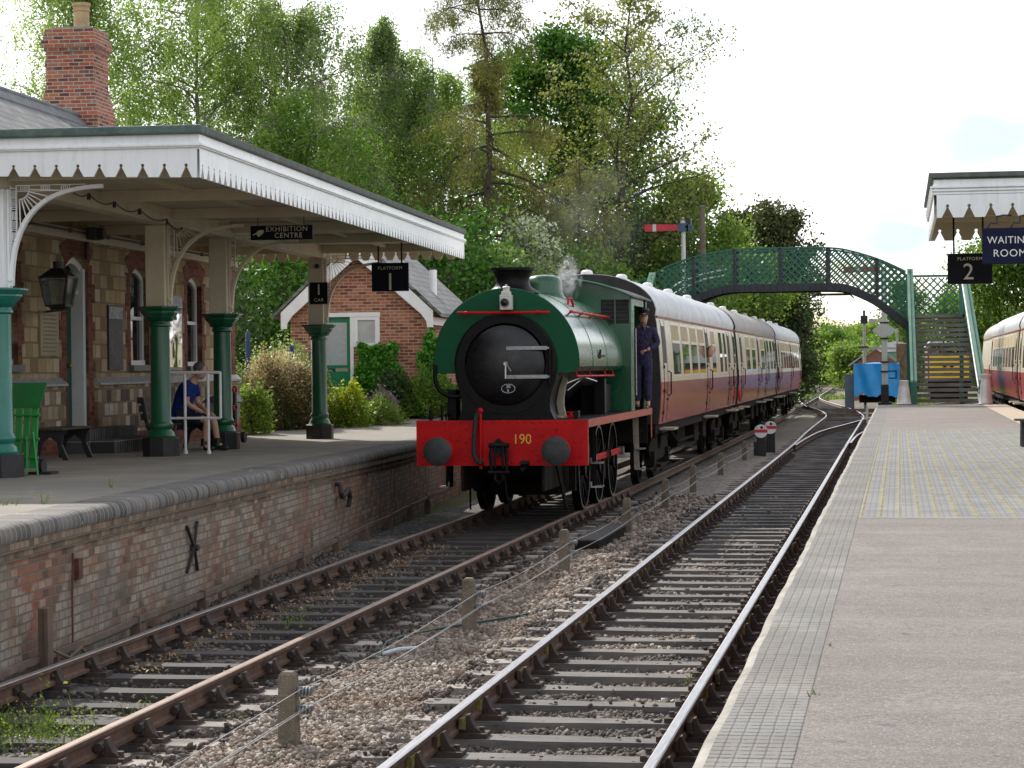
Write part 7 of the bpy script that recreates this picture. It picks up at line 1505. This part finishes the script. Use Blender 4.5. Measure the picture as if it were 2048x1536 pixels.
tree('larch_tree','tall sparse larch with bare drooping top branches','tree',(-14.4,79,0),17.2,3.8,'larch',60000,.17,.18,60,lambda t: (1.0-.25*t if t < .62 else (.14 if t < .72 else .50 if t<.95 else .2)),-.05,.28,.24,M_barkd,seed=31,style='needle',cl=1.0,sub=5,group=G2)
tree('oak_tree','broad dark green oak with a rounded crown behind the larch','tree',(-13.9,94,0),15.6,4.3,'oak',52000,.21,.22,34,lambda t: math.sin(math.pi*min(1,t*.75+.22))**.6,.45,-.02,.35,M_barkd,seed=32,cl=.55,group=G2)
tree('tall_open_tree','tall open leaning tree with thin yellowish leaves and visible branches','tree',(-10.9,86,0),16.2,4.9,'olive',18000,.135,.20,30,lambda t: (.95-.35*t)*(1 if t<.85 else (1-t)*3+.45),.62,-.04,.26,M_barkd,lean=(.9,0),seed=33,cl=.27,sub=7,group=G2)
tree('hawthorn_tree','white blossoming hawthorn just behind the locomotive chimney','tree',(-12.5,76,0),6.9,2.0,'blossom',14000,.14,.05,26,None,.5,0,.15,seed=34,cl=.35,group=G2)
tree('larch_tree','brownish larch with low hanging sprays behind the locomotive','tree',(-11.5,81,0),9.8,3.2,'larch',30000,.17,.04,36,lambda t: 1-.55*t,.1,.35,.2,M_barkd,seed=35,style='needle',cl=1.2,group=G2)
tree('broadleaf_tree','shaded green tree directly behind the locomotive cab','tree',(-9.4,88,0),8.2,3.0,'mid',24000,.18,.03,28,None,.4,0,.2,seed=36,cl=.45,group=G2)
tree('broadleaf_tree','rounded lime green tree behind the red semaphore arm','tree',(-9.0,97,0),10.0,2.6,'lime',24000,.19,.04,28,None,.5,0,.2,seed=37,cl=.45,group=G2)
tree('cypress_tree','dark spiky topped cypress beyond the middle of the footbridge','tree',(-5.9,113,0),8.9,2.5,'fir',40000,.20,.02,50,lambda t: (1-.35*t),.95,0,.25,M_barkd,seed=38,cl=.34,group=G2)
tree('cypress_tree','second dark cypress overlapping the first on its left','tree',(-8.1,116,0),9.3,2.3,'fir',26000,.22,.02,36,lambda t: (1-.6*t),1.0,0,.25,M_barkd,seed=58,cl=.32,group=G2)
tree('broadleaf_tree','bright green spreading tree seen under the footbridge arch','tree',(-7.6,103,0),7.2,3.1,'lime',26000,.17,.02,28,None,.25,0,.2,seed=39,cl=.42,group=G2)
tree('broadleaf_tree','dull green tree beyond the end of the last coach','tree',(-5.9,122,0),6.8,1.9,'dark',15000,.20,.02,26,None,.6,0,.2,seed=40,cl=.40,group=G2,kind2='mid')
tree('broadleaf_tree','tree with bright spring leaves above the far right coaches','tree',(5.6,112,0),8.2,3.6,'mid',30000,.20,.15,30,None,.4,0,.25,seed=41,cl=.5,group=G2,kind2='lime')
tree('broadleaf_tree','small tree showing through the lattice above the stairs','tree',(.45,178,0),8.2,2.4,'mid',12000,.20,.05,24,None,.5,0,.2,seed=42,cl=.42,group=G2)
tree('broadleaf_tree','tree between the stairs and the far right coaches','tree',(4.4,180,0),7.0,2.8,'mid',12000,.26,.05,24,None,.5,0,.2,seed=43,cl=.5,group=G2)
# low dense growth that closes the view behind the garden and train
for i,(x,y,h,s,k,lab) in enumerate([(-19.6,58,5.2,2.8,'dark','dark shrubby tree behind the canopy columns, far left'),(-16.9,63,5.4,2.8,'oak','leafy undergrowth tree left of the brick outbuilding'),(-13.9,68,6.0,2.8,'oak','leafy undergrowth tree behind the outbuilding roof'),  # dark leaf greens chosen to paint in shade behind the columns
     (-12.9,73,5.6,2.4,'birch','pale leaved undergrowth tree right of the outbuilding'),(-10.6,79,5.4,2.4,'mid','undergrowth tree left of the locomotive dome'),(-9.7,92,5.0,2.6,'dark','dark undergrowth tree behind the first coach roof'),(-9.6,106,5.8,2.8,'lime','pale undergrowth tree behind the left footbridge landing'),(-8.6,121,5.6,2.6,'mid','undergrowth tree behind the second coach roof')]):
    tree('undergrowth_tree',lab,'tree',(x,y,0),h,s,k,17000,.17,.0,26,lambda t: 1-.4*t*t,.35,0,.12,seed=70+i,cl=.5,group='undergrowth trees closing the view behind the train')
# far trees beyond the yard
far_ = [(-10.5,215,5.7,3.2,'lime'),(-7.2,240,5.9,3.2,'mid'),(-5.2,262,6.6,3.4,'lime'),(-2.6,250,7.0,3.2,'lime'),(-.4,236,6.4,3.0,'mid'),(1.8,228,6.9,3.2,'mid'),(4.6,232,6.6,3.4,'dark'),(7.8,238,7.0,3.6,'mid'),(11.2,230,7.2,3.6,'mid'),(-4.0,205,4.4,2.4,'lime'),(-.9,200,4.2,2.2,'lime'),(-8.6,262,6.6,3.4,'mid'),(15,225,7.5,4,'mid')]
fl = ['far left','second from left','third from left','tall one in the middle','one right of the middle','one behind the signal lamp','dark one behind the stairs','one right of the stairs','one behind the right coaches','low bright one in front at left','low bright one in front at right','tallest one at the back left','rightmost']
for i,(x,y,h,s,k) in enumerate(far_):
    tree('distant_tree',f'distant rounded tree closing the line, {fl[i]}','tree',(x,y,0),h-1.3,s*.9,k,9000,.34,.0,24,lambda t: 1-.35*t*t,.45,0,.15,seed=100+i,cl=.62,group='distant trees where the line disappears')
# ---- garden beds
N = NT('garden_soil'); p = N.coord('World'); N.base(N.ramp(N.noise(p,5,6,.7),[(.3,(.06,.042,.025)),(.7,(.13,.10,.065))])); N.set(rough=.95); N.bump(N.noise(p,20,5),.8,.05); M_soil = N.m
m = MB(); m.add([(-26,45.4,.99),(-13.0,45.6,1.0),(-12.2,46.2,1.02),(-11.5,47.6,1.06),(-11.1,50.4,1.17),(-9.6,51.0,1.18),(-9.6,60,1.25),(-26,60,1.25)],[(0,1,2,3,4,5,6,7)]); tag(obj('garden_soil', m, M_soil), kind='structure')
m = MB(); rs = random.Random(5)
for i in range(22):
    t = i/21; x = lerp([(0,-13.2),(.3,-12.2),(.6,-11.5),(1,-11.1)],t); y = lerp([(0,45.5),(.3,46.1),(.6,47.5),(1,50.2)],t); h = .10+rs.uniform(-.02,.03); a = .97+.2*t
    m.box(x-.1,x+.1,y-.12,y+.12,a-.1,a+h)
tag(obj('bed_edging', m, M_stone2, None, bevel=.015),'low brownish stone edging round the garden bed','kerb')
t = thing('stone_block','weathered stone block at the corner of the garden bed','stone',(-10.95,50.3,1.1)); m = MB(); m.box(-11.25,-10.75,50.0,50.4,1.05,1.42); obj('block', m, paint('block_stone',(.24,.20,.13),.9,.25,5,bump=.5), t, bevel=.03)
def bush(name, label, c, r, kind, n, size, group=None, flat=1.0, seed=0, tf=None, cat='bush', shell=.72, stems=True, amp=1.0):
    t_ = thing(name, label, cat, (c[0],c[1],c[2]), group); rs = random.Random(seed)
    d = VR.normal(size=(n,3)); d[:,2] = np.abs(d[:,2])*flat; d /= np.linalg.norm(d,axis=1)[:,None]; rad = shell+(1-shell)*VR.random(n)+amp*(.12*np.sin(5*d[:,0]+3*d[:,2]+seed)+.09*np.sin(9*d[:,1]-4*d[:,2])+.09*np.sin(13*d[:,0]+11*d[:,2]+2*seed)+.07*VR.normal(size=n))
    rad *= np.where(VR.random(n) < .12, 1.12, 1); P = np.array(c)+d*rad[:,None]*np.array(r)
    tint = VR.random(n)*.7+.15*np.sin(7*d[:,0]+6*d[:,2]+seed)+.15
    if tf == 'top': tint = tint*.55+.55*np.clip((P[:,2]-c[2])/r[2]-.25,0,1)  # lighter leaf tint painted in towards the sunlit top
    leaves_mesh('foliage', P, size*VR.uniform(.6,1.3,n), LM[kind], tint, parent=t_)
    if stems:
        m = MB()
        for i in range(9): a = rs.uniform(0,6.28); e = Vector((c[0]+math.cos(a)*r[0]*.6,c[1]+math.sin(a)*r[1]*.6,c[2]+r[2]*rs.uniform(.4,.8))); m.tube([Vector(c),Vector(c).lerp(e,.5)+Vector((0,0,r[2]*.1)),e],[.03,.018,.008],5)
        obj('stems', m, M_barkd, t_)
    return t_
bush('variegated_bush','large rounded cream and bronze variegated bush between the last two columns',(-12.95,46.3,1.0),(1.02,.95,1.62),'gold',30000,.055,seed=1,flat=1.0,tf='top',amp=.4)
bush('green_bush','bright green bush with yellow flowers behind the wheelie bin',(-13.1,44.4,.96),(.42,.4,.95),'lime',3500,.085,seed=2)
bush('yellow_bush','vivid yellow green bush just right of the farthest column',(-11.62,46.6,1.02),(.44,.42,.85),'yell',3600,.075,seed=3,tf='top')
bush('low_plants','low sprawling pale green plants right of the yellow bush',(-11.15,47.4,1.05),(.62,.5,.52),'lime',3800,.06,seed=4)
bush('lavender_bush','dry grey lavender mound in front of the dark shrubs',(-11.45,49.2,1.2),(.40,.35,.55),'grey',3500,.06,seed=5)
bush('dark_shrub','dark green shrub against the outbuilding wall under the ivy',(-11.3,49.9,1.25),(.75,.5,.85),'dark',7000,.075,seed=6)
bush('dark_shrub','mid green shrub at the right corner of the outbuilding',(-10.35,49.6,1.2),(.65,.5,.95),'mid',6500,.07,seed=7)
bush('leafy_plants','fresh green leafy plants along the far bed edging',(-11.0,49.6,1.2),(.6,.3,.32),'lime',2200,.10,seed=8)
bush('dark_shrub','bronze leaved dark shrub close to the locomotive buffer beam',(-9.9,50.6,1.15),(.55,.5,.8),'dark',5000,.07,seed=9)
bush('hedge_bush','pale green hedge bush behind the variegated bush and blue posts',(-13.9,48.9,1.1),(1.6,.6,1.55),'birch',11000,.08,seed=10)
bush('hedge_bush','shadowed hedge bush left of the blue posts',(-15.8,49.5,1.1),(1.1,.7,1.5),'mid',7000,.09,seed=11)
for x,z,lab in ((-14.28,3.12,'dark blue rounded post rising from the hedge, left one'),(-13.28,2.82,'dark blue pointed post rising from the hedge, right one')):
    m = MB(); m.cyl((x,48.3,1.0),(x,48.3,z-.06),.055,n=12); m.cyl((x,48.3,z-.06),(x,48.3,z),.055,.03,n=12); tag(obj('blue_post', m, paint('post_blue',(.02,.05,.14),.5)), lab, 'post')
# ---- brick outbuilding
HO = Vector((-10.73,50.92,0)); HF = Matrix(((bu.x,bv.x,0,HO.x),(bu.y,bv.y,0,HO.y),(0,0,1,0),(0,0,0,1)))
M_hb = brick('outbuilding_brick','sum',.225,.075,[(0,(.15,.045,.03)),(.3,(.24,.075,.045)),(.6,(.33,.115,.065)),(1,(.40,.18,.10))],(.42,.33,.24),.010,weather=[(.55,.75,.4,(.26,.17,.09),1.2)],bump=.6)
hs_ = thing('brick_outbuilding','small red brick toilet block with white bargeboards and a slate roof','building',tuple(HO+Vector((-1.6,2,1.1))))
W_, E_, AP, LEN = 3.26, 3.55, 5.18, 5.8
m = MB(HF); dx0, dx1, wx0, wx1 = -2.72,-1.78,-1.78,-1.16
m.box(-W_,dx0,0,.22,.8,E_); m.box(wx1,0,0,.22,.8,E_); m.box(wx0,wx1,0,.22,.8,2.78); m.box(dx0,wx1,0,.22,3.56,E_) ; m.prism([(-W_,E_),(0,E_),(-W_/2,AP)],'y',0,.22)
m.box(-.22,0,.22,LEN,.8,E_); m.box(-W_,-W_+.22,.22,LEN,.8,E_); m.box(-W_+.22,-.22,LEN-.22,LEN,.8,E_); obj('wall', m, M_hb, hs_)
m = MB(HF); dr_ = obj('door', (lambda q: (q.box(dx0+.05,dx1-.06,.06,.11,1.25,3.45), q)[1])(m), paint('outbuilding_door_green',(.004,.17,.075),.4,.1,3), hs_)
m = MB(HF); m.box(dx0+.13,dx1-.15,.05,.058,2.34,3.33); obj('glass_panel', m, paint('frosted_panel',(.36,.40,.42),.25,.05,3), dr_)
m = MB(HF); m.box(dx0+.13,dx1-.45,.048,.058,2.18,2.26); pl_ = obj('name_plate', m, M_black, dr_); text('lettering','Gentlemen',.075,M_letw,pl_,HF @ Vector((dx1-.66,.046,2.22)),(math.pi/2,0,BROT),.001,.8)
m = MB(HF); m.box(dx1-.42,dx1-.14,.050,.058,2.19,2.27); obj('indicator_plate', m, paint('plate_brown',(.30,.26,.18),.5), dr_)
fw = MB(HF); fw.box(dx0-.05,wx1+.03,-.03,.05,3.46,3.56); fw.box(dx1-.06,dx1+.02,-.02,.12,1.25,3.459); fw.box(dx0-.05,dx0+.05,-.02,.12,1.25,3.459); fr_o = obj('door_frame', fw, M_white2, dr_)
wf = MB(HF); wf.box(wx0+.021,wx0+.12,-.02,.09,2.76,3.459); wf.box(wx1-.09,wx1+.02,-.02,.09,2.76,3.459); wf.box(wx0+.12,wx1-.09,-.02,.09,3.38,3.459); wf.box(wx0+.12,wx1-.09,-.04,.09,2.74,2.84); wo = obj('window', wf, M_white2, hs_, bevel=.005)
m = MB(HF); m.box(wx0+.12,wx1-.09,.02,.03,2.84,3.38); obj('pane', m, paint('frosted_glass',(.42,.44,.43),.2,.15,3), wo)
m = MB(HF); o1 = .36
m.hexa([(-W_-o1,-.30,E_-.12),(-W_/2,-.30,AP+.12),(-W_/2,LEN+.2,AP+.12),(-W_-o1,LEN+.2,E_-.12),(-W_-o1,-.30,E_-.04),(-W_/2,-.30,AP+.20),(-W_/2,LEN+.2,AP+.20),(-W_-o1,LEN+.2,E_-.04)])
m.hexa([(-W_/2,-.30,AP+.12),(o1,-.30,E_-.12),(o1,LEN+.2,E_-.12),(-W_/2,LEN+.2,AP+.12),(-W_/2,-.30,AP+.20),(o1,-.30,E_-.04),(o1,LEN+.2,E_-.04),(-W_/2,LEN+.2,AP+.20)]); rf2 = obj('roof', m, M_slate, hs_)
m = MB(HF)
for s in (0,1):
    P_ = [(.16,E_-.36),(.02,E_-.36),(.0,E_-.22),(-.12,E_-.05),(-W_/2,AP-.36),(-W_/2,AP+.08),(.16,E_+.14-.12)]
    if s: P_ = [(-W_-x,z) for x,z in P_]
    m.prism(P_,'y',-.28,-.245)
obj('bargeboard', m, M_white2, rf2, bevel=.004)
m = MB(HF); m.box(.02,.14,-.24,LEN,E_-.30,E_-.12); obj('eaves_board', m, M_white2, rf2)
m = MB(HF); m.cyl((.05,1.8,4.05),(.05,1.8,4.75),.10,n=14) if False else m.cyl((-.25,2.3,3.95),(-.25,2.3,4.62),.09,n=14); obj('vent_pipe', m, M_white2, rf2, smooth=True)
def ivy(label, c, r, n, seed, yoff=-.06):
    t_ = thing('ivy', label, 'climbing plant', tuple(HF @ Vector(c)), 'ivy on the outbuilding'); u = VR.random(n)*2*np.pi; q = np.sqrt(VR.random(n))*(1+.16*np.sin(5*u+seed)+.10*np.sin(9*u))
    P = np.c_[c[0]+q*np.cos(u)*r[0], c[1]+yoff-.14*VR.random(n)*(1-q*.4), c[2]+q*np.sin(u)*r[2]]; P = np.array([tuple(HF @ Vector(a)) for a in P]); leaves_mesh('foliage', P, .085*VR.uniform(.6,1.2,n), LM['ivy'], VR.random(n), droop=.8, asp=.9, parent=t_)
ivy('bushy ivy on the outbuilding wall below the white window',(-1.18,0,2.15),(.56,0,.72),5200,3); ivy('ivy climbing the right corner of the outbuilding',(.12,-.05,2.35),(.30,0,.75),3200,5)
# ---- weeds, grass tufts and dry leaves
def tuft(label, c, n, h, spread, kind='grass', name='weed', cat='weed'):
    t_ = thing(name, label, cat, c); m = MB(); P = []
    for i in range(max(3,n//14)):
        a = random.uniform(0,6.28); r = spread*random.random(); b = Vector((c[0]+r*math.cos(a),c[1]+r*math.sin(a)*1.3,c[2])); e = b+Vector((random.uniform(-.5,.5)*h,random.uniform(-.4,.4)*h,h*random.uniform(.4,1.1))); m.tube([b,b.lerp(e,.6)+Vector((0,0,h*.1)),e],[.004,.003,.0015],4)
        for k in range(14): q = random.random(); P.append(b.lerp(e,q)+Vector([random.gauss(0,.02+.03*q) for _ in range(3)]))
    P = np.array(P); leaves_mesh('leaves', P, h*.17*VR.uniform(.5,1.2,len(P)), LM[kind], VR.random(len(P)), droop=-.1, asp=.55, parent=t_); obj('stems', m, paint_stem, t_)
paint_stem = paint('green_stem',(.16,.22,.05),.7)
tuft('sprawling yellow green weed clump between the rails at bottom left',(-5.75,14.35,-.23),1100,.16,.42); tuft('weed clump against the rail at the bottom left corner',(-6.15,14.7,-.23),700,.15,.30); tuft('tall grass blades rising from the bottom left weed clump',(-5.85,14.9,-.22),120,.26,.16)
tuft('green weeds at the foot of the wall by the iron post',(-7.0,18.3,-.24),300,.16,.28); tuft('small weed between the rails by a sleeper end',(-5.35,15.2,-.2),90,.15,.10); tuft('tiny green weed between the dark sleepers',(-5.76,20.9,-.2),110,.17,.10)
tuft('yellow moss and weeds on the ballast by the nearest concrete post',(-3.95,13.7,-.2),120,.05,.22); tuft('small reddish weed on the ballast beside the brown rail',(-4.55,15.1,-.2),70,.06,.1,'dry')
tuft('low weed growing on the platform 1 paving near the edge',(-8.0,19.3,1.06),200,.06,.20); tuft('tiny leafy weed at the platform 1 coping',(-7.72,19.5,1.06),60,.13,.05); tuft('thin weed on the platform 1 paving by the coping',(-8.05,22.2,1.06),36,.12,.03)
tuft('small weed beside the right hand bright rail',(-1.62,17.4,-.22),50,.12,.06)
tuft('yellow moss tuft in the joint of the platform 2 coping',(-.34,10.9,.90),40,.025,.035,'yell'); tuft('larger yellow moss patch in the platform 2 joint',(-.345,9.3,.90),60,.03,.04,'yell')
n = 1100; P = np.c_[VR.normal(-6.16,.10,n), VR.choice(np.arange(17.6,30,.76),n)+VR.normal(0,.10,n), VR.uniform(-.2,-.14,n)]
tag(leaves_mesh('dry_leaves', P, .042*VR.uniform(.6,1.3,n), LM['dry'], VR.random(n), droop=0), kind='stuff')
n = 1500; u = VR.random(n); P = np.c_[-14.2+3.4*u+VR.normal(0,.10,n), 44.9+5.0*u**1.3+VR.normal(0,.35,n)*(.4+.9*np.sin(u*23)**2), np.full(n,1.0)+.14*u+VR.random(n)*.06]
tag(leaves_mesh('path_edge_grass', P, .09*VR.uniform(.5,1.3,n), LM['grass'], VR.random(n), droop=-1), kind='stuff')
n = 26000; P = np.c_[VR.uniform(-9,9,n), VR.uniform(76,170,n), np.full(n,-.3)]; k = ~((P[:,0] > -8.0) & (P[:,0] < -.9) & (P[:,1] < 152)) & ~((P[:,0] > 3.0)&(P[:,0]<6.5)); P = P[k]; n = len(P)
tag(leaves_mesh('yard_grass', P, .30*VR.uniform(.5,1.3,n), LM['grass'], VR.random(n)*.9, droop=-1.6, asp=.2), kind='stuff')
